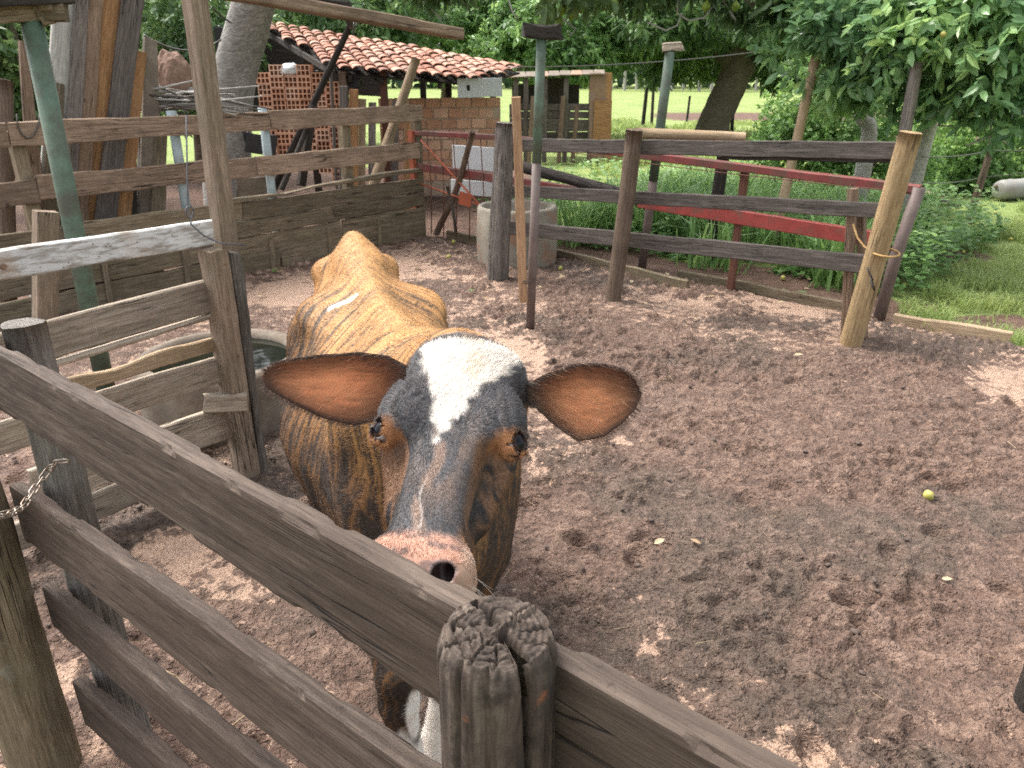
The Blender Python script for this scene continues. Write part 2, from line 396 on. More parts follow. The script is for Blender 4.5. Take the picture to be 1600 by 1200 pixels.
    t = NT('mortar'); v = t.coords(); M['mortar'] = t.done(t.ramp(t.noise(v, 9, 6), [(.3, (.32, .22, .16)), (.7, (.50, .38, .29))]), .95)
    # bark of the living trees
    for nm, d, m_, l_ in (('bark_grey', (.10, .095, .085), (.22, .21, .19), (.40, .39, .36)), ('bark_brown', (.055, .040, .028), (.13, .095, .068), (.24, .19, .14)),
                          ('bark_pale', (.20, .19, .17), (.36, .34, .31), (.52, .50, .47)), ('bark_mango', (.035, .032, .020), (.085, .072, .045), (.15, .14, .085))):
        t = NT(nm); v = t.coords((7, 26, 26)); v1 = t.coords()
        n = t.noise(v, 1.4, 7, .65, .5)
        c = t.ramp(t.math('ADD', t.math('MULTIPLY', n, .7), t.math('MULTIPLY', t.noise(v1, 5, 6, .7), .35)), [(.32, d), (.52, m_), (.74, l_)])
        M[nm] = t.done(c, .92, t.bump(n, .9, .02))
    # foliage: colour varies from leaf to leaf through the mesh's own "tint" attribute
    def leafm(name, c0, c1, c2, gloss=.35, trans=.35):
        t = NT(name); at = t.n('ShaderNodeAttribute'); at.attribute_name = 'tint'
        c = t.ramp(at.outputs['Fac'], [(0, c0), (.55, c1), (1.0, c2)])
        t.b.inputs['Roughness'].default_value = gloss; t.b.inputs['Specular IOR Level'].default_value = .4
        t.l(c, t.b.inputs['Base Color'])
        tr = t.n('ShaderNodeBsdfTranslucent'); hv = t.n('ShaderNodeHueSaturation'); hv.inputs['Value'].default_value = 1.5; hv.inputs['Hue'].default_value = .485
        t.l(c, hv.inputs['Color']); t.l(hv.outputs[0], tr.inputs['Color'])
        mx = t.n('ShaderNodeMixShader'); mx.inputs[0].default_value = trans
        t.l(t.b.outputs[0], mx.inputs[1]); t.l(tr.outputs[0], mx.inputs[2]); t.l(mx.outputs[0], t.out.inputs['Surface'])
        return t.m
    M['leaf_mango'] = leafm('mango_leaf', (.044, .092, .036), (.105, .195, .068), (.25, .37, .13))
    M['leaf_bright'] = leafm('bright_tree_leaf', (.065, .140, .045), (.16, .29, .095), (.32, .48, .17))
    M['leaf_guava'] = leafm('guava_leaf', (.065, .145, .060), (.165, .295, .130), (.34, .50, .18), .30)
    M['leaf_avocado'] = leafm('avocado_leaf', (.035, .070, .022), (.075, .135, .045), (.14, .20, .07))
    M['leaf_bush'] = leafm('hedge_leaf', (.065, .135, .040), (.155, .285, .080), (.32, .48, .14), .5)
    M['leaf_far'] = leafm('far_wood_leaf', (.018, .040, .018), (.035, .075, .030), (.07, .12, .045), .6)
    M['grass'] = leafm('grass_blade', (.090, .140, .042), (.190, .275, .080), (.33, .40, .14), .55, .4)
    M['weed'] = leafm('weed_leaf', (.065, .140, .040), (.145, .27, .080), (.30, .46, .16), .45, .35)
    M['dead_leaf'] = leafm('dead_leaf', (.16, .09, .05), (.34, .24, .14), (.50, .42, .27), .7, .2)
    t = NT('guava_skin'); M['fruit_yellow'] = t.done(t.ramp(t.noise(t.coords(), 22, 4), [(.35, (.30, .29, .07)), (.65, (.44, .39, .12))]), .4)
    t = NT('green_fruit_skin'); M['fruit_green'] = t.done(t.ramp(t.noise(t.coords(), 30, 4), [(.35, (.10, .17, .025)), (.65, (.24, .31, .05))]), .4)
    # dark trough water
    t = NT('dark_water'); t.b.inputs['IOR'].default_value = 1.33
    M['water'] = t.done((.006, .009, .006), .04, t.bump(t.noise(t.coords(), 5, 2), .06, .02), .5)
make_materials()

# ------------------------------------------------------------------ the ground
A0, A1, B0, B1 = -6.72, 2.6, -1.7, 6.45      # the yard in yard coordinates
def ab_of(x, y):
    return x * UX[0] + y * UX[1], x * VX[0] + y * VX[1]
def mud_mask(x, y):
    """how much wet mud lies on the hard floor, 0..1; patches of their own shape"""
    m = fbm(x * 1.5 + 3, y * 1.5 + 8, seed=5, oct=5, gain=.65) * .95 + .085
    def spot(px, py, r, amt, sy=1.0):
        q = P(px, py, z=0); return amt * np.exp(-(((x - q.x) / r) ** 2 + ((y - q.y) / (r * sy)) ** 2))
    for s in ((430, 470, .8, -.36), (620, 410, .7, -.25), (780, 560, .45, -.42), (1200, 480, .7, -.34, .6), (1040, 480, .35, -.20), (930, 520, .5, .25),
              (1050, 570, .8, .30), (1350, 640, .6, .22), (1560, 590, .30, -.22), (1590, 640, .25, -.18), (1230, 720, .25, -.10), (1080, 830, .5, .38), (1040, 880, .11, -.25), (1450, 760, .8, .22),
              (1180, 900, .5, .12), (1120, 1040, .30, .26), (1300, 1040, .3, .1), (1250, 1150, .10, -.16), (1500, 1100, .07, -.22), (950, 700, .3, -.1), (250, 880, .2, -.28), (400, 930, .2, -.15),
              (330, 1010, .4, .15), (1440, 830, .12, -.25), (1280, 800, .15, -.2), (860, 640, .3, -.12), (620, 1000, .3, .3), (200, 790, .25, .3), (30, 1080, .15, -.4)):  # spot below the plank fence: dark mud plus its soft shadow, painted in
        m = m + spot(*s)
    return m
def worley(x, y, cell, seed):
    """distance to the nearest jittered cell point (in cells) and that cell's random value"""
    u, v = x / cell, y / cell; iu, iv = np.floor(u), np.floor(v); best = np.full(u.shape, 9.0); val = np.zeros(u.shape); z0 = np.zeros(u.shape)
    for di in (-1, 0, 1):
        for dj in (-1, 0, 1):
            ci, cj = iu + di, iv + dj
            d = np.hypot(ci + .15 + .7 * _hash(ci, cj, z0, seed) - u, cj + .15 + .7 * _hash(ci, cj, z0, seed + 1) - v)
            k = d < best; best = np.where(k, d, best); val = np.where(k, _hash(ci, cj, z0, seed + 2), val)
    return best, val
def make_yard():
    def ax(lo, hi, f0, f1, sf, sc_): return np.concatenate([np.arange(lo, f0, sc_), np.arange(f0, f1, sf), np.arange(f1, hi, sc_)])
    a = ax(A0, A1, -4.6, 1.5, .0105, .04); b = ax(B0, B1, .35, 5.75, .0105, .04)
    A, B = np.meshgrid(a, b, indexing='ij')
    X = A * UX[0] + B * VX[0]; Y = A * UX[1] + B * VX[1]
    m = mud_mask(X, Y)
    mm = sstep(.28, .52, m + .10 * (fbm(X * 9, Y * 9, seed=12, oct=2) - .5))
    low = (fbm(X * 1.3, Y * 1.3, seed=2, oct=3) - .5) * .05 + (fbm(X * 4.5, Y * 4.5, seed=22, oct=2) - .5) * .040 * mm
    wx = X + .035 * (fbm(X * 14, Y * 14, seed=41, oct=2) - .5) * 2; wy = Y + .035 * (fbm(X * 14, Y * 14, seed=43, oct=2) - .5) * 2
    f1, v1 = worley(wx * .85, wy, .070, 100); f2, v2 = worley(wx, wy * .9, .036, 110); f3, v3 = worley(wx + .01, wy, .022, 120)
    dome = lambda f, p=.75: np.clip(1 - (f / p) ** 2, 0, 1) ** .5
    wet = fbm(X * 2.1 + 9, Y * 2.1, seed=23, oct=3)
    c1 = dome(f1, .85) * sstep(.6, .9, v1) * .022; c2 = dome(f2) * sstep(.25, .7, v2) * .017; c3 = dome(f3) * sstep(.2, .7, v3) * .012
    clod = (c1 + c2 + c3) * (.45 + .75 * sstep(.35, .6, wet))
    fine = (fbm(X * 40, Y * 40, seed=51, oct=2) - .5) * .008
    z = low * .6 + mm * (clod + .010) + (1 - mm) * (c3 * .25 + c2 * .12) + fine * (.3 + .7 * mm) - .016
    tone = (.5 * v1 + .3 * v2 + .2 * v3)
    sp = .0105
    # hoof prints pressed into the wet places
    r = np.random.default_rng(3)
    for k in range(520):
        ca = r.uniform(A0, A1); cb = r.uniform(B0 + .8, B1)
        i0 = int(np.searchsorted(a, ca)); j0 = int(np.searchsorted(b, cb)); h = 13
        if not (h < i0 < len(a) - h and h < j0 < len(b) - h) or mm[i0, j0] < .35: continue
        s_ = np.s_[i0 - h:i0 + h, j0 - h:j0 + h]; th = r.uniform(0, 3.14)
        dx, dy = X[s_] - X[i0, j0], Y[s_] - Y[i0, j0]
        u, v = dx * math.cos(th) + dy * math.sin(th), -dx * math.sin(th) + dy * math.cos(th)
        d = (u / .055) ** 2 + (v / .042) ** 2
        z[s_] += (-.046 * np.exp(-d * d) + .015 * np.exp(-(d - 2.0) ** 2 * 1.5)) * r.uniform(.4, 1.0)
    z = np.clip(z, -.055, .07)
    z = z - .2 * sstep(6.27, 6.36, B + .06 * (vnoise(X * 6, Y * 6, seed=14) - .5)) * sstep(-1.50, -1.25, A)      # the lawn lies beyond
    n, k = A.shape
    I = (np.arange(n - 1)[:, None] * k + np.arange(k - 1)[None]).ravel()
    F = np.stack([I, I + k, I + k + 1, I + 1], -1)
    pave = sstep(4.55, 4.9, B) * (1 - sstep(5.6, 5.9, B)) * sstep(-4.2, -3.2, A) * (1 - .55 * sstep(-1.6, -1.0, A)) * sstep(.30, .55, fbm(X * 3, Y * 3, seed=16, oct=2))
    dung = .8 * sstep(.53, .68, fbm(X * 1.1 + 40, Y * 1.1, seed=77, oct=4)) * mm
    me = mesh_np('yard', np.stack([X, Y, z], -1).reshape(-1, 3), F, smooth=True, attrs={'mud': m.ravel(), 'pave': pave.ravel(), 'dung': dung.ravel(), 'tone': tone.ravel()})
    t = NT('trampled_mud'); v = t.coords(rnd=False)
    def at(n_):
        q = t.n('ShaderNodeAttribute'); q.attribute_name = n_; return q.outputs['Fac']
    n1 = t.noise(v, 7, 9, .68, .3); n2 = t.noise(v, 34, 8, .7); n3 = t.noise(v, 130, 5, .7)
    nm = t.noise(v, 13, 6, .6, .5)
    mud = t.math('ADD', t.math('ADD', at('mud'), t.math('MULTIPLY', t.math('SUBTRACT', nm, .5), 1.1)), t.math('ADD', t.math('MULTIPLY', t.math('SUBTRACT', n1, .5), 1.1), t.math('MULTIPLY', t.math('SUBTRACT', n2, .5), .95)))
    dry = t.mix(n2, (.30, .192, .136), (.50, .345, .252))
    br = t.n('ShaderNodeTexBrick'); br.inputs['Scale'].default_value = 1.0; br.inputs['Brick Width'].default_value = .21; br.inputs['Row Height'].default_value = .105
    br.inputs['Mortar Size'].default_value = .012; br.inputs['Color1'].default_value = (1, 1, 1, 1); br.inputs['Color2'].default_value = (.8, .8, .8, 1); br.inputs['Mortar'].default_value = (.30, .26, .24, 1)
    mp = t.n('ShaderNodeMapping'); mp.inputs['Rotation'].default_value = (0, 0, math.atan2(.635, .773)); t.l(v, mp.inputs['Vector']); t.l(mp.outputs[0], br.inputs['Vector'])
    dry = t.mix(t.math('MULTIPLY', at('pave'), .85), dry, t.mix(1.0, dry, br.outputs['Color'], 'MULTIPLY'))
    wet = t.ramp(t.math('ADD', t.math('MULTIPLY', n2, .75), t.math('MULTIPLY', at('tone'), .25)), [(.32, (.058, .035, .026)), (.50, (.150, .093, .068)), (.72, (.31, .205, .153))])
    wet = t.mix(t.math('MULTIPLY', n3, .5), wet, t.mix(1.0, wet, .55, 'MULTIPLY'))
    dg = t.ramp(n2, [(.3, (.036, .028, .021)), (.6, (.092, .072, .056)), (.8, (.17, .136, .106))])
    wet = t.mix(t.math('MULTIPLY', at('dung'), t.ramp(n1, [(.4, .35), (.6, .95)])), wet, dg)
    c = t.mix(t.ramp(mud, [(.33, 0), (.38, .7), (.44, 1)]), dry, wet)
    def vor(sc_):
        q = t.n('ShaderNodeTexVoronoi'); q.inputs['Scale'].default_value = sc_; t.l(vw, q.inputs['Vector']); return t.ramp(q.outputs['Distance'], [(.05, 1.0), (.55, 0.0)])
    wv = t.n('ShaderNodeTexNoise'); wv.inputs['Scale'].default_value = 30; wv.inputs['Detail'].default_value = 4; t.l(v, wv.inputs['Vector'])
    va = t.n('ShaderNodeVectorMath', _operation='MULTIPLY_ADD'); t.l(wv.outputs['Color'], va.inputs[0]); va.inputs[1].default_value = (.03, .03, .03); t.l(v, va.inputs[2]); vw = va.outputs[0]
    crumb = t.math('ADD', vor(60), t.math('MULTIPLY', vor(120), .5))
    spk = t.noise(v, 62, 5, .75); c = t.mix(t.ramp(spk, [(.57, 0), (.66, .55)]), c, t.mix(1.0, c, .30, 'MULTIPLY'))
    c = t.mix(t.ramp(t.noise(v, 90, 3, .7), [(.66, 0), (.72, .6)]), c, (.46, .34, .26))
    h = t.math('ADD', t.math('ADD', t.math('MULTIPLY', n2, .9), t.math('MULTIPLY', n3, .35)), t.math('MULTIPLY', crumb, .8))
    ro = t.ramp(n1, [(.35, .48), (.62, .92)])
    o = add('yard', me, t.done(c, ro, t.bump(h, 1.0, .011), .35)); o['kind'] = 'structure'
    return o
def yard_z(p):
    return 0.0

def make_ground():
    def axis(lo, hi, near_lo, near_hi, sp):
        x = list(np.arange(near_lo, near_hi, sp)); s = sp; q = near_hi
        while q < hi: x.append(q); s *= 1.25; q += s
        x.append(hi); s = sp; q = near_lo - s
        while q > lo: x.insert(0, q); s *= 1.25; q -= s
        x.insert(0, lo); return np.array(x)
    xs = axis(-420, 420, -9, 12, .17); ys = axis(-60, 500, -3, 22, .17)
    X, Y = np.meshgrid(xs, ys, indexing='ij')
    A = X * UX[0] + Y * UX[1]; B = X * VX[0] + Y * VX[1]
    ins = (A > A0 + .1) & (A < A1 - .1) & (B > B0 + .1) & (B < B1 - .12) & ~((A > -1.32) & (B > 6.28))
    z = (fbm(X * .8, Y * .8, seed=8, oct=3) - .5) * .08 * (1 - ins) - .02
    z = np.where(ins, -.09, z)
    soil = (1 - sstep(7.0, 7.8, B + (vnoise(X * 2, Y * 2, seed=3) - .5) * .8)) * (1 - sstep(-1.6, -1.1, A))
    soil = soil * (1 - sstep(12, 14, Y)); soil = np.maximum(soil, (1 - sstep(-6.4, -5.6, A)) * (1 - sstep(-.5, 1.5, X)) * (1 - sstep(15, 18, Y)))                                             # bare ground around the shed and planks
    for px, py, r, q in ((1490, 398, .42, 1.0), (1575, 500, .45, 1.0), (1450, 470, .25, .8), (1540, 460, .2, .7)):
        c = P(px, py, z=0); soil = np.maximum(soil, q * np.exp(-(((X - c.x) / r) ** 2 + ((Y - c.y) / (r * .7)) ** 2) ** 2))
    c0 = P(1040, 182, z=0)
    soil = np.maximum(soil, sstep(c0.x - 2, c0.x + 1, X) * sstep(32, 34.5, Y) * (1 - sstep(39, 42, Y)))
    soil = np.maximum(soil, .75 * sstep(5, 9, X) * sstep(22.5, 24, Y) * (1 - sstep(25, 27, Y)))
    n, k = X.shape
    I = (np.arange(n - 1)[:, None] * k + np.arange(k - 1)[None]).ravel()
    me = mesh_np('ground', np.stack([X, Y, z], -1).reshape(-1, 3), np.stack([I, I + k, I + k + 1, I + 1], -1), smooth=True, attrs={'soil': soil.ravel()})
    t = NT('pasture_and_soil'); v = t.coords(rnd=False); q = t.n('ShaderNodeAttribute'); q.attribute_name = 'soil'
    n1 = t.noise(v, .35, 8, .65); n2 = t.noise(v, 6, 8, .7); n3 = t.noise(v, 45, 5, .7)
    g = t.ramp(t.math('ADD', t.math('MULTIPLY', n1, .6), t.math('MULTIPLY', n2, .5)), [(.35, (.14, .195, .055)), (.55, (.23, .295, .095)), (.75, (.32, .36, .15))])
    g = t.mix(t.math('MULTIPLY', n3, .5), g, t.mix(1.0, g, .5, 'MULTIPLY'))
    s = t.ramp(t.math('ADD', t.math('MULTIPLY', n2, .7), t.math('MULTIPLY', n3, .3)), [(.3, (.055, .036, .028)), (.5, (.125, .078, .058)), (.72, (.22, .145, .11))])
    f = t.ramp(t.math('ADD', q.outputs['Fac'], t.math('MULTIPLY', t.math('SUBTRACT', n2, .5), .9)), [(.40, 0), (.56, 1)])
    o = add('ground', me, t.done(t.mix(f, g, s), .95, t.bump(t.math('ADD', n2, n3), .8, .03), .2)); o['kind'] = 'structure'

# ------------------------------------------------------------------ fences and posts
def screw(p, d, r, parent, name='nail'):
    d = Vector(d).normalized(); M_ = d.to_track_quat('X', 'Z').to_matrix().to_4x4(); M_.translation = p
    bm = bmesh.new(); bmesh.ops.create_cone(bm, cap_ends=True, segments=8, radius1=r, radius2=r * .7, depth=r * .8)
    bmesh.ops.rotate(bm, verts=bm.verts, cent=(0, 0, 0), matrix=Matrix.Rotation(math.pi / 2, 3, 'Y'))
    me = bpy.data.meshes.new('nail'); bm.to_mesh(me); bm.free()
    return add(name, me, M['nail'], parent, M_)

def cracked_post(parent):
    """the thick round post with a checked, split end grain"""
    nr, L, R0 = 176, 1.29, .060
    th = np.linspace(0, 2 * np.pi, nr, endpoint=False)
    # split: runs from the heart out to the side that faces the camera's right
    thc = -1.02                                       # angle of the open split, seen from above (world angle)
    thc2 = 2.05
    def side_r(T, z):
        c, s = np.cos(T), np.sin(T)
        r = R0 * (1 + .10 * (fbm(c * 1.1 + 4, s * 1.1, z * 1.2, seed=4, oct=3) - .5))
        r = r + .0035 * (vnoise(c * 7, s * 7, z * 2.2, seed=6) - .5) + .0022 * (vnoise(c * 19, s * 19, z * 7, seed=7) - .5)
        w = .075 + .02 * np.sin(z * 9) + .10 * np.clip(z - 1.05, 0, 1)
        off = .10 * np.sin(z * 7 + 1)
        dt = np.angle(np.exp(1j * (T - thc - off)))
        r = r - .044 * np.exp(-(dt / w) ** 4)
        dt2 = np.angle(np.exp(1j * (T - thc - .55 - .15 * np.sin(z * 11))))
        r = r - .008 * np.exp(-(dt2 / .03) ** 2) * sstep(.95, 1.15, z)
        for a_, dpt, w_ in ((-2.3, .009, .05), (-1.75, .006, .03), (-2.9, .006, .04), (.2, .006, .04), (-.3, .004, .03), (1.1, .006, .05)):
            d_ = np.angle(np.exp(1j * (T - a_ - .06 * np.sin(z * 13 + a_)))); r = r - dpt * np.exp(-(d_ / w_) ** 2) * (.4 + .6 * vnoise(T * 0 + a_, z * 4, seed=3))
        return r
    zs = np.concatenate([np.linspace(-.25, .9, 14), np.linspace(.92, L, 40)])
    Z, T = np.meshgrid(zs, th, indexing='ij')
    rr = side_r(T, Z)
    rr = rr * (1 - .10 * sstep(L - .028, L, Z) ** 2)
    V = [np.stack([np.cos(T) * rr, np.sin(T) * rr, Z], -1).reshape(-1, 3)]
    nk = len(zs)
    rings = np.linspace(.985, .0, 44)
    for q in rings:
        r_ = side_r(th, np.full(nr, L)) * .90 * q
        x, y = np.cos(th) * r_, np.sin(th) * r_
        z = L + .006 * (1 - q ** 2) + .004 * (vnoise(x * 60, y * 60, seed=5) - .5) + .006 * (fbm(x * 120, y * 120, seed=15, oct=3) - .5)
        # annual rings and a net of radial and ring cracks
        z = z + .0012 * np.sin(np.hypot(x + .006, y - .004) * 900 + 3 * vnoise(x * 50, y * 50, seed=9))
        ang = np.arctan2(y + .002, x - .004); rad = np.hypot(x, y)
        for a_, wd, dp, r0 in ((thc, .0058, .055, .0), (thc2, .0028, .030, .004), (-2.2, .0013, .008, .012), (-2.8, .0014, .008, .02), (2.9, .0014, .008, .014), (-1.7, .0012, .008, .02), (.3, .0015, .008, .02), (1.0, .0012, .007, .015), (-.3, .0012, .006, .02), (2.4, .0010, .006, .02)):
            wob = .05 * np.sin(rad * 160 + a_ * 3)
            d_ = np.abs(np.sin(ang - a_ - wob)) * rad; front = np.cos(ang - a_) > 0
            z = z - dp * np.exp(-(d_ / wd) ** 2) * front * sstep(r0, r0 + .006, rad)
        for rc, a_, sp_ in ((.020, -2.4, .9), (.032, -2.2, 1.2), (.042, -2.6, .9), (.030, 1.4, .7), (.044, -1.5, .4), (.040, 2.6, .6)):
            d_ = np.abs(rad - rc - .003 * np.sin(ang * 5)); z = z - .007 * np.exp(-(d_ / .0013) ** 2) * (np.cos(ang - a_) > math.cos(sp_))
        # the half on the far side of the split stands a little lower and worn round
        sidef = np.sin(ang - thc) * rad
        z = z - .006 * sstep(0, .02, sidef) * (np.cos(ang - thc) > -.3)
        V.append(np.stack([x, y, z], -1))
    V = np.concatenate(V)
    rows = nk + len(rings)
    I = np.arange(rows - 1)[:, None] * nr + np.arange(nr)[None]; J = np.arange(rows - 1)[:, None] * nr + (np.arange(nr)[None] + 1) % nr
    F = np.stack([I, J, J + nr, I + nr], -1).reshape(-1, 4)
    me = mesh_np('post', V, F, smooth=True)
    t = NT('checked_end_grain'); v = t.coords((1, 1, .14)); v1 = t.coords()
    n = t.noise(v, 55, 8, .7, .4); n2 = t.noise(v1, 26, 7, .7); n3 = t.noise(v1, 160, 4, .7)
    c = t.ramp(n, [(.30, (.026, .020, .016)), (.5, (.088, .067, .054)), (.76, (.21, .170, .138))])
    c = t.mix(t.ramp(n2, [(.46, 0), (.62, .85)]), c, (.045, .036, .031))
    c = t.mix(t.ramp(t.noise(v1, 18, 6, .7), [(.63, 0), (.70, .7)]), c, (.30, .115, .055))
    geo = t.n('ShaderNodeNewGeometry'); pt = t.ramp(geo.outputs['Pointiness'], [(.42, .35), (.5, 1.0), (.60, 1.25)])
    c = t.mix(t.math('MULTIPLY', n3, .4), c, t.mix(1.0, c, .5, 'MULTIPLY'))
    m_ = t.done(c, .9, t.bump(t.math('ADD', n, t.math('MULTIPLY', n3, .4)), .8, .004), .2)
    c_ = P(777, 1000, z=1.28)
    M_ = Matrix.Translation((c_.x, c_.y, 0))
    return add('post', me, m_, parent, M_)

def make_near_fence():
    f = thing('wooden_fence', 'weathered four-rail wooden fence in front of the cow, with a cracked round post', 'fence', W(-1.0, .5, 0))
    # rails on the yard side of the posts: (a0, z0 at a0, a1, z1, width)
    th = .036
    for (a0, z0, a1, z1, wd) in ((-3.3, 1.158, .7, 1.174, .158), (-2.02, .775, .7, .93, .160), (-1.99, .505, .7, .71, .130), (-1.93, .215, .7, .50, .150)):
        _bs[0] += 1; p0, p1 = W(a0, .5 + th / 2, z0), W(a1, .5 + th / 2, z1)
        add('rail', rail_mesh((p1 - p0).length, wd, th, _bs[0]), M['rail_near'], f, frame(p0, p1))
    cracked_post(f)
    # round mossy post by the gate
    q = W(-2.02, .405, 0)
    log('post', (q.x, q.y, -.2), (q.x - .0, q.y, 1.13), .088, .078, M['post_mossy'], f, nr=28, n=18, rough=.06, flute=.12)
    # split grey stake behind the top rail
    g = thing('gate_post', 'split grey gate post with a rotten top, chained behind the top fence rail', 'post', W(-1.95, .62, 0))
    p0 = W(-1.93, .60, -.1); p1 = P(33, 505, a=None, b=.60)
    lg = log_mesh((p1 - p0).length, .062, .050, seed=61, nr=14, n=16, rough=.16, flute=.35)
    add('post_shaft', lg, M['post_pale'], g, frame(p0, p1, (0, 1, 0)))
    q0 = P(118, 745, b=.66); q1 = P(140, 838, b=.66)
    board('side_block', q0, q1, .05, .035, M['grey_plank'], g, up=W(0, 1, 0), n=4)
    # chain from the round post to the grey post
    ch = thing('chain', 'short rusty steel chain looped between the mossy post and the grey gate post', 'chain', P(60, 760, b=.47))
    pts = [P(-12, 808, b=.36), P(8, 804, b=.37), P(24, 800, b=.40), P(37, 790, b=.43), P(50, 770, b=.46), P(64, 750, b=.49), P(78, 732, b=.515), P(88, 722, b=.52), P(104, 720, b=.535)]
    # links along the path
    total = [0]
    for i in range(len(pts) - 1): total.append(total[-1] + (pts[i + 1] - pts[i]).length)
    ll = .030; n = int(total[-1] / (ll * .72))
    def along(s):
        for i in range(len(pts) - 1):
            if s <= total[i + 1] or i == len(pts) - 2: return pts[i].lerp(pts[i + 1], (s - total[i]) / (total[i + 1] - total[i]))
    ring = []
    for k in range(20):
        a = 2 * math.pi * k / 20; x = .0085 * math.cos(a); y = .0065 * math.sin(a)
        ring.append((x + (.0075 if x > 0 else -.0075), y, 0))
    lm = tube_mesh(ring, .0020, 6, closed=True); lm.materials.append(M['chain'])
    for k in range(n):
        s = (k + .5) * total[-1] / n; a = along(max(0, s - .01)); b_ = along(min(total[-1], s + .01))
        M_ = frame(a, b_) @ Matrix.Rotation(math.radians(45 + 90 * (k % 2) + R.uniform(-15, 15)), 4, 'X')
        add('link', lm, None, ch, M_)

def make_chute_fence():
    a_ = -3.11
    f = thing('wooden_fence', 'plank side fence with a peeling white top board bolted to a square post', 'fence', W(a_, 1.75, 0))
    ax = a_ - .022
    def rail(b0, z0, b1, z1, wd, mat, th=.03, da=0.0, **k):
        return board('rail', W(ax + da, b0, z0), W(ax + da, b1, z1), wd, th, mat, f, n=18, **k)
    rail(.35, 1.168, 1.76, 1.160, .108, M['white_paint'])
    rail(.55, .835, 1.73, .890, .150, M['rail_pale'])
    rail(.55, .735, 1.73, .80, .022, M['rail_pale'], th=.045)
    rail(.80, .655, 1.70, .672, .050, M['tan_strip'], wavy=.03, th=.026, chip=3)
    rail(.75, .535, 1.70, .540, .130, M['rail_pale'])
    rail(.85, .285, 1.70, .280, .165, M['rail_pale'])
    rail(.55, .11, 1.45, .12, .12, M['rail_pale'])
    # square post (two timbers) with a short cleat
    board('post', W(a_ + .03, 1.73, -.2), W(a_ + .03, 1.72, 1.095), .085, .115, M['square_post'], f, up=W(0, 1, 0), n=14, rough=.006)
    board('post', W(a_ + .035, 1.795, -.2), W(a_ + .035, 1.795, 1.07), .045, .10, M['post_grey'], f, up=W(0, 1, 0), n=14, rough=.012, chip=2)
    board('cleat', W(a_ - .015, 1.60, .405), W(a_ + .10, 1.74, .40), .085, .05, M['rail_pale'], f, n=4, chip=2)
    for b_, z in ((1.71, 1.02), (1.735, 1.04), (1.705, 1.0), (1.74, .62), (1.72, .85), (1.75, .40)):
        screw(W(a_ + .09, b_, z), W(1, 0, 0), .006, f)
    for k in range(14):
        screw(W(ax + .017, R.uniform(.9, 1.7), 1.16 + R.uniform(-.045, .045)), W(1, 0, 0), .0028, f)
    screw(P(6, 417, a=ax + .02), W(1, 0, 0), .013, f, 'bolt')
    # tall roof timber standing behind the fence post
    t = thing('roof_post', 'tall square timber roof post rising behind the plank fence', 'post', W(a_ - .06, 1.80, 0))
    board('timber', W(a_ - .075, 1.835, -.1), W(a_ - .07, 1.865, 2.75), .075, .085, M['square_post'], t, up=W(0, 1, 0), n=22)
    # wire wrapped round it
    wr = [P(291, 180, a=a_ - .0), P(293, 300, a=a_), P(294, 330, a=a_), P(300, 338, a=a_ + .02), P(298, 350, a=a_ + .03), P(318, 368, a=a_ + .03), P(345, 380, a=a_ + .12), P(384, 383, a=a_ + .12)]
    tg = thing('hanging_wire', 'loose grey wire hanging and hooked round the tall timber post', 'wire', wr[2])
    tube('strand', wr, .0035, M['cable'], tg)
    loop = [P(296 + 6 * math.cos(a), 331 + 9 * math.sin(a), a=a_ + .01) for a in np.linspace(0, 6.28, 14)]
    tube('loop', loop, .003, M['cable'], tg, closed=False)
    # low timbers lying inside the chute (seen between the boards)
    for k, (p0, p1, wd, lab) in enumerate((((150, 560, .12), (265, 635, .12), .12, 'dark squared timber lying slanted behind the wavy board of the plank fence'),
                              ((320, 640, .1), (235, 590, .1), .10, 'short dark timber lying under the lower boards of the plank fence'))):
        a0 = P(p0[0], p0[1], a=-3.6); a1 = P(p1[0], p1[1], a=-3.32)
        tag(board('timber', (a0.x, a0.y, .12 + k * .0), (a1.x, a1.y, .10), wd, .10, M['rail_mossy'], n=5), lab, 'timber')

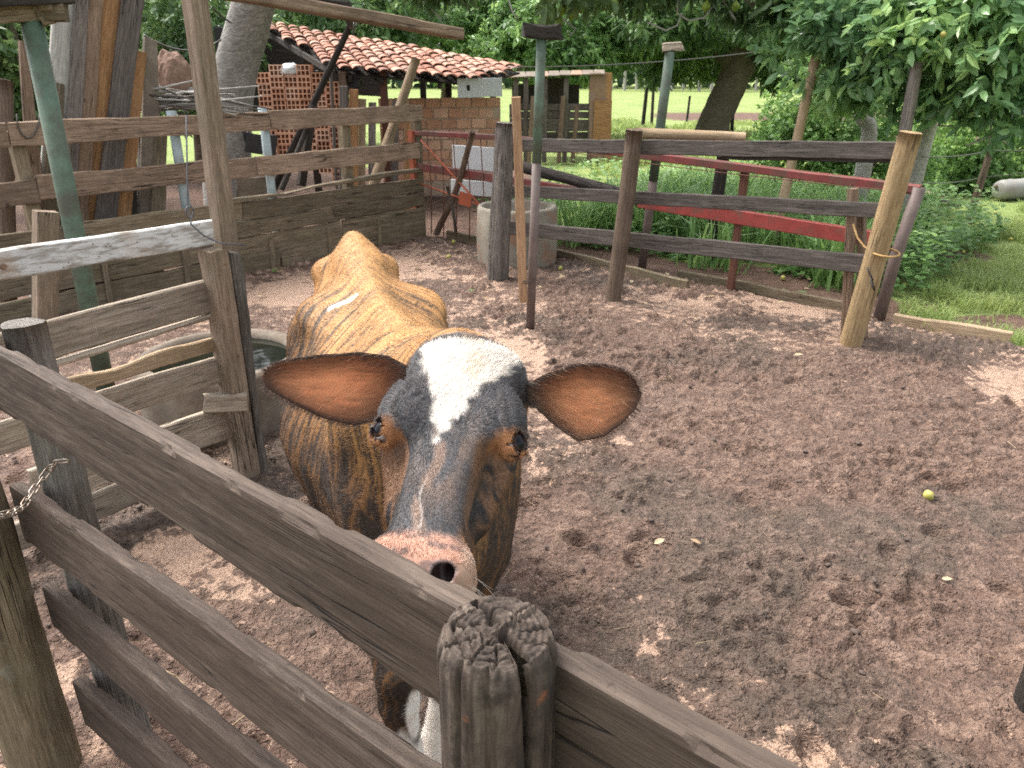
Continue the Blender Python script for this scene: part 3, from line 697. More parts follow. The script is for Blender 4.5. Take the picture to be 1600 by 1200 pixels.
def make_back_fence():
    a_ = -6.63
    f = thing('wooden_fence', 'tall corral fence of brown rails above mossy retaining boards, in front of leaning planks', 'fence', W(a_, 4, 0))
    def seg(cuts, z, wd, mat, th=.035, dz=0.0, da=0.0):
        for i in range(len(cuts) - 1):
            jz = R.uniform(-.012, .012)
            board('rail', W(a_ + da + R.uniform(-.006, .006), cuts[i] + .006, z + jz), W(a_ + da, cuts[i + 1] - .006, z + jz + dz), wd, th, mat, f, rough=.007, wavy=.012, chip=1)
    seg([.4, 2.24, 4.46, 6.47], 1.375, .170, M['rail_tan'])
    seg([.4, 2.35, 4.25, 6.40], .975, .180, M['rail_tan'])
    seg([.4, 2.45, 4.05, 6.42], .60, .17, M['rail_mossy'])
    seg([.4, 2.9, 5.1, 6.42], .44, .15, M['rail_mossy'], th=.05)
    seg([.4, 2.2, 3.6, 5.2, 6.42], .27, .17, M['rail_mossy'], th=.045)
    seg([.4, 2.6, 4.4, 6.42], .085, .19, M['rail_mossy'], th=.055)
    board('capping', W(a_ + .015, 3.9, .70), W(a_ + .02, 6.40, .775), .035, .07, M['rail_mossy'], f, wavy=.03)
    for b_ in (3.55, 4.45):
        tube('post', [W(a_ - .07, b_, -.1), W(a_ - .07, b_, 1.0), W(a_ - .07, b_, 1.50)], .042, M['blue_post'], f, nr=14)
    for b_ in (1.0, 2.3, 5.4, 6.44):
        board('post', W(a_ - .075, b_, -.1), W(a_ - .075, b_, 1.40), .10, .09, M['rail_mossy'], f, up=W(0, 1, 0))
    for b_ in (2.7, 3.4, 4.3, 5.0, 5.7):
        board('stake', W(a_ + .035, b_, 0), W(a_ + .035, b_ + .01, .34 if b_ < 4 else .30), .05, .022, M['rail_mossy'], f, up=W(0, 1, 0))
    # timber stub that stands by the green pipe
    s = board('timber_stub', W(-5.0, 1.55, -.05), P(72, 330, a=-5.0), .12, .09, M['square_post'], up=W(0, 1, 0))
    tag(s, 'short square timber stub standing against the green pipe post', 'post')
    # wire handle hooked on the top rail
    h = tube('hooked_wire', [P(26 + 18 * (1 - math.cos(t)) , 178 + 38 * math.sin(t), a=a_ + .03) for t in np.linspace(0, math.pi, 12)], .006, M['wire'])
    tag(h, 'bent wire handle hanging from the top corral rail', 'wire')

def pipe_post(label, p0, p1, r, split, cap_fn, lower='brown_pipe'):
    g = thing('pipe_post', label, 'post', p0)
    p0 = Vector(p0); p1 = Vector(p1); m = p0.lerp(p1, split)
    if split > 0.02: tube('lower_pipe', [p0, p0.lerp(m, .5), m], r * 1.0, M[lower], g, nr=16)
    tube('pipe', [m - (p1 - p0).normalized() * .01 if split > .02 else p0, m.lerp(p1, .5), p1], r * (1.03 if split > .02 else 1), M['green_pipe'], g, nr=16)
    cap_fn(g); return g

def make_pipe_posts():
    # green pipe carrying the roof corner
    b0 = P(139, 483, a=-4.72); t0 = P(48, 25, a=-4.72)
    def cap(g):
        q = t0
        for o_, L, th in ((0.0, .42, .05), (.05, .34, .045)):
            board('wood_block', q + W(-.14, -.16 + o_, .02 + o_), q + W(.10, .14 - o_, .02 + o_), .09, th + .05, M['rail_mossy'], g, n=5)
    pipe_post('leaning green pipe post under the roof corner, in front of the leaning planks', (b0.x, b0.y, 0), t0, .054, 0.0, cap)
    # thin green pipe in the yard, with a charred block on top
    b1 = P(828, 515, z=0); t1 = P(846, 60, Y=b1.y)
    def cap1(g):
        q = P(846, 47, Y=b1.y)
        board('wood_block', q + Vector((-.125, 0, .0)), q + Vector((.125, .02, -.02)), .10, .14, M['bark_dark'], g, n=5, rough=.02)
    pipe_post('thin green pipe post with a charred wood block on top, beside the hanging batten', (b1.x, b1.y, -.05), t1, .032, .62, cap1)
    # batten tied to that pipe
    bt = thing('wooden_batten', 'fresh orange wooden batten tied upright to the thin pipe post', 'batten', P(818, 473, Y=b1.y - .06))
    board('batten', P(818, 473, Y=b1.y - .06), P(806, 152, Y=b1.y - .10), .062, .022, M['batten'], bt, up=(1, 0, 0), n=8, rough=.003)
    tie = P(823, 440, Y=b1.y - .03)
    tube('tie_wire', [tie + Vector((.05 * math.cos(a) + .0, .06 * math.sin(a), .004 * math.sin(3 * a))) for a in np.linspace(0, 6.1, 16)], .003, M['wire'], bt)
    tube('tie_wire', [tie + Vector((.05 * math.cos(a) + .0, .06 * math.sin(a), .014 + .004 * math.sin(3 * a))) for a in np.linspace(.5, 6.6, 16)], .003, M['wire'], bt)
    # second green pipe beyond the red gate
    b2 = P(1000, 420, z=0); b2 = P(1003, 415, z=0); t2 = P(1047, 80, b=6.55)
    def cap2(g):
        board('wood_block', t2 + Vector((-.06, 0, .03)), t2 + Vector((.10, 0, .04)), .07, .10, M['rail_pale'], g, n=4, rough=.015)
    pipe_post('green pipe post beyond the red beams, with a small bleached block on top', (b2.x, b2.y, -.05), t2, .043, .45, cap2, 'brown_pipe')

def make_far_fence():
    b_ = 5.55
    f = thing('wooden_fence', 'three dark rails on gnarled, brown and yellow round posts in front of red beams', 'fence', W(-3.3, b_, 0))
    th = .032
    for cuts, (a0, z0, a1, z1), wd in (((-4.56, -3.36, -1.30), (-4.56, 1.20, -1.30, 1.335), .112), ((-4.66, -1.34), (-4.66, .79, -1.36, .945), .105), ((-4.66, -1.40), (-4.66, .448, -1.42, .574), .130)):
        for i in range(len(cuts) - 1):
            g = lambda a: z0 + (z1 - z0) * (a - a0) / (a1 - a0)
            board('rail', W(cuts[i], b_ + .065, g(cuts[i])), W(cuts[i + 1], b_ + .065, g(cuts[i + 1])), wd, th, M['rail_dark'], f, n=20, rough=.004)
    board('rotten_strip', W(-2.6, b_ + .10, 1.225), W(-1.40, b_ + .10, 1.275), .05, .05, M['bark_dark'], f, rough=.012)
    # gnarled post
    p0 = W(-4.64, 5.42, -.1); p1 = P(790, 192, b=5.46)
    add('post', log_mesh((p1 - p0).length, .105, .085, seed=81, nr=40, n=26, rough=.10, flute=.55), M['post_grey'], f, frame(p0, p1, (0, 1, 0)))
    p0 = W(-3.40, 5.48, -.1); p1 = P(990, 203, b=5.50)
    log('post', p0, p1, .068, .066, M['post_brown'], f, nr=22, rough=.05, bend=.012)
    p0 = W(-1.45, 5.58, -.1); p1 = P(1423, 207, b=5.58)
    add('post', log_mesh((p1 - p0).length, .078, .070, seed=83, nr=26, n=18, rough=.05, flute=.1), M['post_yellow'], f, frame(p0, p1, (0, 1, 0)))
    # short stays behind the end post
    board('stay', W(-1.52, 5.72, 0), P(1333, 295, b=5.74), .07, .06, M['brown_plank'], f, up=W(0, 1, 0))
    board('stay', W(-1.42, 5.80, 0), P(1345, 318, b=5.80), .08, .05, M['brown_plank'], f, up=W(0, 1, 0))
    # rope round the end post
    c = P(1383, 395, b=5.58)
    rp = thing('rope', 'yellow rope knotted round the yellow end post', 'rope', c)
    tube('loop', [c + Vector((.088 * math.cos(a), .088 * math.sin(a), .012 * math.sin(a) + .003)) for a in np.linspace(0, 6.28, 22)], .008, M['rope'], rp)
    tube('tail', [c + Vector((-.085, -.02, 0)), P(1350, 385, b=5.57), P(1340, 372, b=5.6), P(1333, 350, b=5.62)], .007, M['rope'], rp)
    c2 = P(1358, 430, b=5.52)
    tg = tube('wire_tie', [c2 + Vector((x, -.02, z)) for x, z in ((-.03, .06), (-.01, .02), (.02, -.03), (.0, .0), (.03, -.06), (.045, -.10), (.01, -.04))], .006, M['wire'])
    tag(tg, 'twisted wire tie dangling at the low rail by the yellow post', 'wire')
    # cut log lying along the top rail and a mossy log wedged behind the middle rail
    lg = log('cut_log', P(992, 208, b=5.62), P(1165, 214, b=5.95), .045, .036, M['tan_strip'], nr=12)
    tag(lg, 'pale cut log resting on the top dark rail behind the brown post', 'log')
    lg = log('mossy_log', P(805, 258, b=5.9), P(980, 304, b=6.0), .055, .045, M['bark_dark'], nr=14, rough=.14)
    tag(lg, 'dark lichen-spotted log wedged behind the middle rail', 'log')
    # boards set on edge along the yard's border
    for k, (p0, p1, h) in enumerate((((700, 372), (880, 402), .10), ((835, 392), (1075, 452), .10), ((1060, 432), (1340, 488), .09))):
        q0 = P(*p0, z=0); q1 = P(*p1, z=0)
        o = board('edging_board', (q0.x, q0.y, h / 2 - .02), (q1.x, q1.y, h / 2 - .02), h, .045, M['rail_mossy'], wavy=.015)
        tag(o, ('dark edging board on the ground below the concrete tank', 'dark edging board on the ground between the gnarled and brown posts', 'dark edging board on the ground between the brown and yellow posts')[k], 'board')
    for k, (p0, p1) in enumerate((((1436, 510), (1577, 535)), ((1395, 503), (1440, 511)))):
        q0 = P(*p0, z=0); q1 = P(*p1, z=0)
        o = board('edging_board', (q0.x, q0.y, .02), (q1.x, q1.y, .025), .09, .06, M['tan_strip'], wavy=.02, chip=2)
        tag(o, ('pale muddy plank lying at the edge of the lawn', 'short stub of pale plank lying beside the brown pipe')[k], 'board')

def make_red_gate():
    b_ = 6.4
    g = thing('red_gate', 'long cattle gate of dull red steel beams behind the dark rails', 'gate', W(-4, b_, 0))
    def beam(n_, p0, p1, h, t, mat): return board(n_, p0, p1, h, t, M[mat], g, n=10, rough=.003)
    beam('beam', W(-6.67, b_, 1.17), W(-5.2, b_, 1.185), .050, .09, 'red_steel')
    beam('beam', W(-5.2, b_, 1.175), W(-1.36, b_, 1.00), .065, .09, 'red_steel')
    beam('beam', W(-6.67, b_, .80), W(-3.72, b_, .70), .085, .06, 'red_steel')
    beam('beam', W(-3.72, b_, .695), W(-1.50, b_, .60), .120, .06, 'red_bright')
    board('end_post', W(-6.68, b_ - .05, -.05), W(-6.70, b_ - .05, 1.20), .075, .05, M['orange_steel'], g, up=W(1, 0, 0))
    for a0, z1 in ((-2.75, 1.08),):
        board('upright', W(a0, b_ + .03, 0), W(a0 + .02, b_ + .03, z1), .06, .06, M['wire_rust'], g, up=W(1, 0, 0))
    tube('end_pipe', [W(-1.47, b_ - .02, -.05), W(-1.43, b_ - .02, .5), W(-1.36, b_ - .02, 1.02)], .045, M['brown_pipe'], g, nr=14)
    for a_ in np.linspace(-6.45, -5.45, 6):
        tube('rod', [W(a_, b_ - .035, .05), W(a_ + .03, b_ - .04, .6), W(a_ - .01, b_ - .035, 1.17)], .006, M['wire_rust'], g)
    tube('brace', [W(-6.55, b_ - .04, 1.1), W(-5.45, b_ - .04, .30)], .012, M['orange_steel'], g)
    tube('brace', [W(-6.6, b_ - .04, .62), W(-5.6, b_ - .04, .45)], .011, M['orange_steel'], g)
    board('mesh_plate', W(-5.98, b_ - .05, .52), W(-5.80, b_ - .05, .50), .14, .01, M['orange_steel'], g, n=3)
    # barbed wire stretched along the top beam
    bw = thing('barbed_wire', 'rusty barbed wire strands sagging along the red top beam', 'wire', W(-3, b_, 1.1))
    tube('strand', sag(W(-5.1, b_ - .05, 1.13), W(-1.4, b_ - .05, .985), .03, 24), .004, M['wire_rust'], bw, nr=5)
    for k in range(24):
        a_ = -5.0 + k * .15; q = W(a_, b_ - .05, 1.13 - (a_ + 5.1) * .039 - .02)
        tube('barb', [q + Vector((R.uniform(-.03, .03), 0, -.035)), q, q + Vector((R.uniform(-.03, .03), -.01, .03))], .003, M['wire_rust'], bw, nr=4)
    # a leaning branch in the corner and a coil of wire on it
    o = log('leaning_branch', P(683, 365, z=0.02), P(738, 205, b=6.2), .04, .03, M['brown_plank'], nr=10, bend=.03); tag(o, 'brown branch leaning in the corner behind the red wire rods', 'branch')
    o = log('leaning_branch', P(712, 370, z=0.02), P(700, 290, b=6.15), .022, .016, M['post_grey'], nr=8, bend=.02); tag(o, 'thin lichen-grey stick leaning in the corner by the red post', 'branch')
    # posts beyond
    for k, (px, py, pt, r, mat, lab) in enumerate(((1108, 408, (1130, 245), .05, 'bark_dark', 'dark stump post under the red top beam'),)):
        q = P(px, py, z=0); t_ = P(*pt, Y=q.y)
        tag(log('stump_post', (q.x, q.y, -.1), t_, r * 1.5, r * 1.3, M[mat], nr=14, flute=.3), lab, 'post')

# ------------------------------------------------------------------ trough, tank, sheds, yard clutter
def lathe_mesh(prof, n=40, noise=0.0, seed=0):
    """prof: list of (radius, z) from outside bottom over the rim to inside"""
    th = np.linspace(0, 2 * np.pi, n, endpoint=False); V = []
    for i, (r, z) in enumerate(prof):
        nz = (fbm(np.cos(th) * 2 + seed, np.sin(th) * 2, np.full(n, z * 4), seed=seed, oct=3) - .5) * noise
        V.append(np.stack([np.cos(th) * (r + nz), np.sin(th) * (r + nz), np.full(n, z) + nz * .5], -1))
    V = np.concatenate(V); k = len(prof)
    I = np.arange(k - 1)[:, None] * n + np.arange(n)[None]; J = np.arange(k - 1)[:, None] * n + (np.arange(n)[None] + 1) % n
    return mesh_np('lathe', V, np.stack([I, J, J + n, I + n], -1).reshape(-1, 4), smooth=True)
def disc_mesh(r, n=40):
    th = np.linspace(0, 2 * np.pi, n, endpoint=False)
    return mesh_np('disc', np.c_[np.cos(th) * r, np.sin(th) * r, np.zeros(n)], np.array([list(range(n))]))

def make_tanks():
    # round water trough behind the square post
    c = P(345, 552, z=.36); zr = .36
    r = .42
    t = thing('water_trough', 'round concrete water trough full of dark water behind the square post', 'trough', (c.x, c.y, 0))
    M_ = Matrix.Translation((c.x, c.y, 0))
    add('basin', lathe_mesh([(r + .02, -.05), (r + .035, .2), (r + .03, zr - .03), (r + .015, zr), (r - .03, zr + .003), (r - .05, zr - .03), (r - .06, .2), (0.01, .15)], 48, .018, 4), M['concrete'], t, M_)
    add('water', disc_mesh(r - .04), M['water'], t, Matrix.Translation((c.x, c.y, zr - .035)))
    # cylindrical concrete tank beyond the fence
    q = P(808, 324, b=6.14); R_ = .405; q.z = -.065
    t = thing('concrete_tank', 'stained round concrete tank beyond the gnarled post', 'tank', q)
    M_ = Matrix.Translation(q)
    add('wall', lathe_mesh([(R_, -.05), (R_ + .01, .3), (R_, .60), (R_ - .012, .625), (R_ - .045, .625), (R_ - .055, .60), (R_ - .06, .1), (.01, .1)], 44, .012, 6), M['concrete_pale'], t, M_)
    add('water', disc_mesh(R_ - .05), M['water'], t, Matrix.Translation(q + Vector((0, 0, .47))))
    # white sheet boards standing behind the red gate's corner
    g = thing('white_sheet', 'white painted sheet pieces propped behind the red gate corner', 'sheet', W(-6.2, 6.9, 0))
    for p0, p1, wd in (((708, 244), (772, 250), .26), ((706, 291), (768, 296), .17)):
        board('panel', P(*p0, b=6.85), P(*p1, b=6.80), wd, .02, M['white_sheet'], g, n=3)

def hollow_brick_mesh(L=.24, w=.19, h=.15, nx=3, ny=2):
    """fired hollow brick, its honeycomb end open: end faces on local -Y"""
    wl = .014; xs = []; zs = []
    def cuts(tot, n):
        c = [-tot / 2]; cw = (tot - wl * (n + 1)) / n
        for i in range(n): c += [c[-1] + wl, c[-1] + wl + cw]
        return c + [tot / 2]
    X = cuts(w, nx); Z = cuts(h, ny); V = []; F = []
    def quad(a, b, c, d):
        k = len(V); V.extend([a, b, c, d]); F.append((k, k + 1, k + 2, k + 3))
    y0, y1 = -L / 2, L / 2; yd = y0 + .09
    for i in range(len(X) - 1):
        for j in range(len(Z) - 1):
            hole = i % 2 == 1 and j % 2 == 1
            x0, x1, z0, z1 = X[i], X[i + 1], Z[j], Z[j + 1]
            if not hole: quad((x0, y0, z0), (x1, y0, z0), (x1, y0, z1), (x0, y0, z1))
            else:
                quad((x0, yd, z0), (x1, yd, z0), (x1, yd, z1), (x0, yd, z1))
                quad((x0, y0, z0), (x0, yd, z0), (x0, yd, z1), (x0, y0, z1)); quad((x1, yd, z0), (x1, y0, z0), (x1, y0, z1), (x1, yd, z1))
                quad((x0, y0, z1), (x0, yd, z1), (x1, yd, z1), (x1, y0, z1)); quad((x0, yd, z0), (x0, y0, z0), (x1, y0, z0), (x1, yd, z0))
    a, b, c, d = -w / 2, w / 2, -h / 2, h / 2
    quad((a, y1, c), (a, y0, c), (a, y0, d), (a, y1, d)); quad((b, y0, c), (b, y1, c), (b, y1, d), (b, y0, d))
    quad((a, y0, d), (b, y0, d), (b, y1, d), (a, y1, d)); quad((b, y1, c), (a, y1, c), (a, y1, d), (b, y1, d))
    return mesh_np('hollow_brick', np.array(V), np.array(F))
def box_mesh(x, y, z, c=.004):
    bm = bmesh.new(); bmesh.ops.create_cube(bm, size=1); bmesh.ops.scale(bm, vec=(x, y, z), verts=bm.verts)
    bmesh.ops.bevel(bm, geom=bm.edges[:], offset=c, segments=1, affect='EDGES'); me = bpy.data.meshes.new('box'); bm.to_mesh(me); bm.free(); return me
def tile_mesh(L=.36, w=.175, h=.045):
    """half-round roof tile, local X down the slope"""
    V = []; F = []; n = 6
    for i, (x, s) in enumerate(((-L / 2, .9), (L / 2, 1.0))):
        for o in (0, .013):
            for j in range(n + 1):
                a = math.pi * j / n; V.append((x, math.cos(a) * (w / 2 - o) * s, math.sin(a) * (h - o) * s))
    m = n + 1
    for j in range(n):
        F.append((j, j + 1, 2 * m + j + 1, 2 * m + j)); F.append((m + j + 1, m + j, 3 * m + j, 3 * m + j + 1))
        F.append((2 * m + j, 2 * m + j + 1, 3 * m + j + 1, 3 * m + j)); F.append((j + 1, j, m + j, m + j + 1))
    return mesh_np('tile', np.array(V), np.array(F))

def make_shed():
    A = P(402, 33, Y=14.6); B = P(522, 103, Y=11.3); C = P(752, 122, Y=12.0); D = P(822, 104, Y=13.6)
    base = P(650, 200, Y=13.0); base.z = 0
    s = thing('brick_shed', 'low brick shed with a sagging tiled roof, open under the eaves', 'shed', base)
    # --- roof of single clay tiles laid in courses inside the roof's outline
    eave = (C - B).normalized(); down = ((B + C) / 2 - (A + D) / 2); down = (down - eave * down.dot(eave)).normalized()
    org = B
    quad2 = [((q - org).dot(eave), (q - org).dot(down)) for q in (A, B, C, D)]
    def inside(x, y):
        ok = False; n = 4; j = 3
        for i in range(n):
            xi, yi = quad2[i]; xj, yj = quad2[j]
            if (yi > y) != (yj > y) and x < (xj - xi) * (y - yi) / (yj - yi) + xi: ok = not ok
            j = i
        return ok
    # height over the flat frame by inverse-distance from the corners (the roof sags)
    cz = [((q - org) - eave * (q - org).dot(eave) - down * (q - org).dot(down)) for q in (A, B, C, D)]
    def pos(x, y):
        w_ = [1 / (((x - qx) ** 2 + (y - qy) ** 2) + .4) for qx, qy in quad2]; t_ = sum(w_)
        off = sum((c * wi for c, wi in zip(cz, w_)), Vector()) / t_
        return org + eave * x + down * y + off
    xs = [q[0] for q in quad2]; ys = [q[1] for q in quad2]
    tm = tile_mesh(); tm.materials.append(M['tile'])
    roof = None; cnt = 0
    # deck under the tiles
    dk = [A + Vector((.12, -.05, -.09)), B + Vector((.08, .1, -.09)), C + Vector((-.05, .1, -.09)), D + Vector((-.1, -.05, -.09))]
    dv = []
    for q in dk: dv.append(tuple(q))
    for q in dk: dv.append(tuple(q - Vector((0, 0, .025))))
    roof = add('roof', mesh_np('deck', np.array(dv), np.array([(0, 1, 2, 3), (7, 6, 5, 4), (0, 4, 5, 1), (1, 5, 6, 2), (2, 6, 7, 3), (3, 7, 4, 0)])), M['bark_dark'], s)
    cand = []
    y = min(ys); row = 0
    while y < max(ys) + .1:
        x = min(xs)
        while x < max(xs):
            if inside(x + R.uniform(-.05, .05), min(y, -.03)): cand.append((x, y, row))
            x += .185
        y += .255; row += 1
    for x, y, row in cand:
        p = pos(x + R.uniform(-.012, .012), y + R.uniform(-.02, .02)); dn = (pos(x, y + .2) - pos(x, y - .2)).normalized(); rt = (pos(x + .2, y) - pos(x - .2, y)).normalized()
        dn = (dn + rt * R.uniform(-.03, .03)).normalized(); up = dn.cross(rt)
        if up.z < 0: up = -up
        yv = up.cross(dn)
        dn2 = (dn + up * .06).normalized(); up2 = dn2.cross(yv)
        m4 = Matrix((dn2, yv, up2)).transposed().to_4x4(); m4.translation = p + up * R.uniform(-.01, .012)
        add('tile', tm, None, roof, m4)
    # rafters seen from below on the open side
    for k in range(5):
        f = (k + .5) / 5
        board('rafter', A.lerp(D, f) - Vector((0, 0, .16)), B.lerp(C, f) - Vector((0, 0, .15)), .08, .05, M['bark_dark'], s, n=3)
    board('verge_board', A + Vector((.02, -.03, -.10)), B + Vector((0, -.05, -.10)), .09, .04, M['bark_dark'], s, n=6)
    # --- brick wall under the right half: courses of single bricks on a mortar core
    wl, wr = P(590, 151, Y=12.35), P(782, 149, Y=12.75); top = 1.46
    wl.z = wr.z = 0; dirw = (wr - wl).normalized(); nrm = Vector((dirw.y, -dirw.x, 0))
    if nrm.y > 0: nrm = -nrm
    Lw = (wr - wl).length; wall = None
    core = box_mesh(Lw - .02, .085, top - .02, .002)
    Mw = Matrix((dirw, -nrm, Vector((0, 0, 1)))).transposed().to_4x4(); Mc = Mw.copy(); Mc.translation = (wl + wr) / 2 + Vector((0, 0, top / 2 - .01))
    wall = add('brick_wall', core, M['mortar'], s, Mc)
    bw, bh = .235, .155
    bm_ = box_mesh(bw - .018, .115, bh - .020, .006); bm_.materials.append(M['brick'])
    bh_ = box_mesh(bw / 2 - .018, .115, bh - .020, .006); bh_.materials.append(M['brick'])
    r_ = 0; z = top - bh / 2
    while z > .2:
        x = bw / 2 if r_ % 2 == 0 else bw
        if r_ % 2: 
            m4 = Mw.copy(); m4.translation = wl + dirw * (bw / 4) + Vector((0, 0, z)); add('brick', bh_, None, wall, m4)
        while x < Lw - bw * .3:
            m4 = Mw.copy() @ Matrix.Rotation(R.uniform(-.012, .012), 4, 'Y'); m4.translation = wl + dirw * x + nrm * R.uniform(-.006, .008) + Vector((0, 0, z + R.uniform(-.004, .004)))
            add('brick', bm_, None, wall, m4); x += bw
        z -= bh; r_ += 1
    # return wall of the right end going back
    # white board hung under the eave at the corner
    board('white_panel', P(715, 138, Y=11.9), P(784, 136, Y=12.1), .26, .02, M['white_sheet'], s, n=3)
    # roof posts
    for px, y0, y1, Yd, mat in ((598, 300, 108, 11.7, 'wire_rust'), (535, 300, 112, 11.4, 'brown_plank'), (478, 300, 80, 12.6, 'bark_dark'), (700, 300, 112, 13.5, 'bark_dark'), (660, 300, 112, 14.4, 'bark_dark'), (770, 300, 112, 13.9, 'bark_dark')):
        t_ = P(px, y1, Y=Yd); board('post', (t_.x, t_.y, -.1), t_, .10, .10, M[mat], s, up=(1, 0, 0), n=6)
    # black sheet hung along the open end
    q = P(372, 135, Y=13.9)
    board('black_sheet', P(345, 125, Y=12.8), P(402, 125, Y=13.4), 1.5, .02, M['black'], s, n=4)
    board('back_wall', P(395, 100, Y=15.2), P(600, 110, Y=15.2), .9, .03, M['bark_dark'], s, n=4)
    board('hanging_sack', P(552, 112, Y=11.55), P(552, 132, Y=11.55), .24, .2, M['black'], s, up=(1, 0, 0), n=5, rough=.03)
    # --- stack of hollow bricks under the roof
    st = thing('brick_stack', 'stack of orange hollow bricks under the tiled roof beside the grey trunk', 'bricks', P(470, 240, Y=11.9))
    hb = hollow_brick_mesh(); hb.materials.append(M['brick'])
    o0 = P(403, 113, Y=11.75); o1 = P(545, 113, Y=11.75); ex = (o1 - o0).normalized()
    ncol = int((o1 - o0).length / .192); 
    for k in range(ncol):
        topz = o0.z + (.10 if 1 <= k <= 3 else .0 if k < 5 else -.12 if k < 6 else -.2)
        nrow = 9
        for j in range(nrow):
            z = topz - .076 - j * .153
            if z < .05: break
            m4 = Matrix.Translation(o0 + ex * (.096 + k * .193) + Vector((R.uniform(-.004, .004), R.uniform(-.025, .025), z - o0.z)))
            add('brick', hb, None, st, m4)
    # white bag and dark box on the stack
    bm = bmesh.new(); bmesh.ops.create_icosphere(bm, subdivisions=3, radius=1)
    for v in bm.verts:
        n_ = fbm(np.array([v.co.x * 2.2]), np.array([v.co.y * 2.2]), np.array([v.co.z * 2.2]), seed=3)[0]
        v.co *= .75 + .5 * n_; v.co.x *= .16; v.co.y *= .12; v.co.z *= .09
    me = bpy.data.meshes.new('bag'); bm.to_mesh(me); bm.free()
    o = add('white_bag', me, M['white_sheet'], None, Matrix.Translation(P(454, 115, Y=11.7) + Vector((0, 0, .05)))); tag(o, 'crumpled white bag lying on the stack of hollow bricks', 'bag')
    o = board('dark_board', P(463, 119, Y=11.9), P(500, 117, Y=11.9), .12, .2, M['dark_tin']); tag(o, 'dark blue-grey box on top of the hollow brick stack', 'box')
    # loose poles and boards leaning at the shed
    for p0, p1, r, mat, kind, lab in (((487, 168), (548, 38), .045, 'bark_dark', 'log', 'dark pole leaning up from the corral rail toward the hanging beam'),
                                 ((580, 300), (650, 92), .075, 'tan_strip', 'log', 'thick bleached pole leaning against the shed eave'),
                                 ((520, 240), (516, 95), .025, 'grey_plank', 'log', 'thin grey pole upright before the brick stack')):
        Yd = 10.6 if r != .045 else 9.5
        a = P(*p0, Y=Yd); b_ = P(*p1, Y=Yd + (.6 if r > .05 else -.2))
        if r < .045: a.z = 0
        o = log('leaning_pole', a - (b_ - a) * (a.z / max(.1, (b_.z - a.z))) if a.z > 0 and b_.z > a.z else a, b_, r, r * .8, M[mat], nr=12, rough=.1); tag(o, lab, 'pole')
    for k, (px, top_, col, wd) in enumerate(((537, 135, 'grey_plank', .11), (553, 140, 'orange_plank', .12), (566, 155, 'tan_strip', .10), (582, 160, 'grey_plank', .10), (545, 160, 'brown_plank', .10), (640, 165, 'orange_plank', .12), (618, 158, 'grey_plank', .10))):
        t_ = P(px, top_, Y=11.0 + k * .05); b_ = P(px - 4, 300, Y=10.8 + k * .05); b_.z = -.05
        o = board('leaning_board', b_, t_, wd, .03, M[col], up=(1, 0, 0), n=5)
        tag(o, ('grey weathered board standing before the hollow bricks', 'tall orange board standing at the open shed', 'yellowish board standing at the open shed', 'grey board standing beside the shed\'s rusty post', 'brown board standing low behind the orange ones', 'short orange board at the foot of the brick wall', 'grey board at the foot of the brick wall')[k], 'board')

def make_far_shed():
    Y0 = 17.5
    base = P(870, 200, Y=Y0); base.z = 0
    s = thing('plank_shed', 'small grey plank shed with a tin roof beyond the brick shed', 'shed', base)
    def at(px, py, Yd=Y0): return P(px, py, Y=Yd)
    n = 9
    for k in range(n):
        x0 = 786 + (945 - 786) * k / n; x1 = 786 + (945 - 786) * (k + 1) / n
        board('roof_sheet', at((x0 + x1) / 2, 121 - 6 * k / n, 17.2), at((x0 + x1) / 2, 113 - 4 * k / n, 19.4), (at(x1, 120).x - at(x0, 120).x) * 1.02, .02, M['concrete'] if k % 3 else M['tin_rust'], s, up=(1, 0, 0), n=3)
    for j in range(5):
        y = 168 + j * 11
        board('plank', at(796, y), at(920, y + R.uniform(-2, 2)), .14, .03, M['grey_plank'], s, n=6)
    for px in (806, 822, 852, 885, 925):
        t_ = at(px, 122, 17.35); board('post', (t_.x, t_.y, 0), t_, .10, .10, M['grey_plank'], s, up=(1, 0, 0), n=4)
    for px, top_ in ((833, 150), (880, 150), (902, 165)):
        t_ = at(px, top_, 17.25); b_ = at(px - 6, 200, 17.2); board('stake', (b_.x, b_.y, 0), t_, .09, .06, M['brown_plank'], s, up=(1, 0, 0), n=4)
    for k in range(4):
        x0, x1 = 922 + k * 8.5, 922 + (k + 1) * 8.5
        t_ = at((x0 + x1) / 2, 114, 17.3); b_ = at((x0 + x1) / 2, 206, 17.3)
        board('end_board', (b_.x, b_.y, 0), t_, .125, .03, M['tin_rust'] if k < 3 else M['orange_plank'], s, up=(1, 0, 0), n=5)
    board('end_board', at(928, 188, 17.25), at(955, 188, 17.25), .8, .02, M['orange_plank'], s, n=3)
    board('back_wall', at(800, 150, 19.2), at(905, 150, 19.2), .5, .03, M['bark_dark'], s, n=3)
    board('back_post', at(868, 122, 19.1), at(868, 200, 19.1), .5, .1, M['bark_dark'], s, up=(1, 0, 0), n=3)

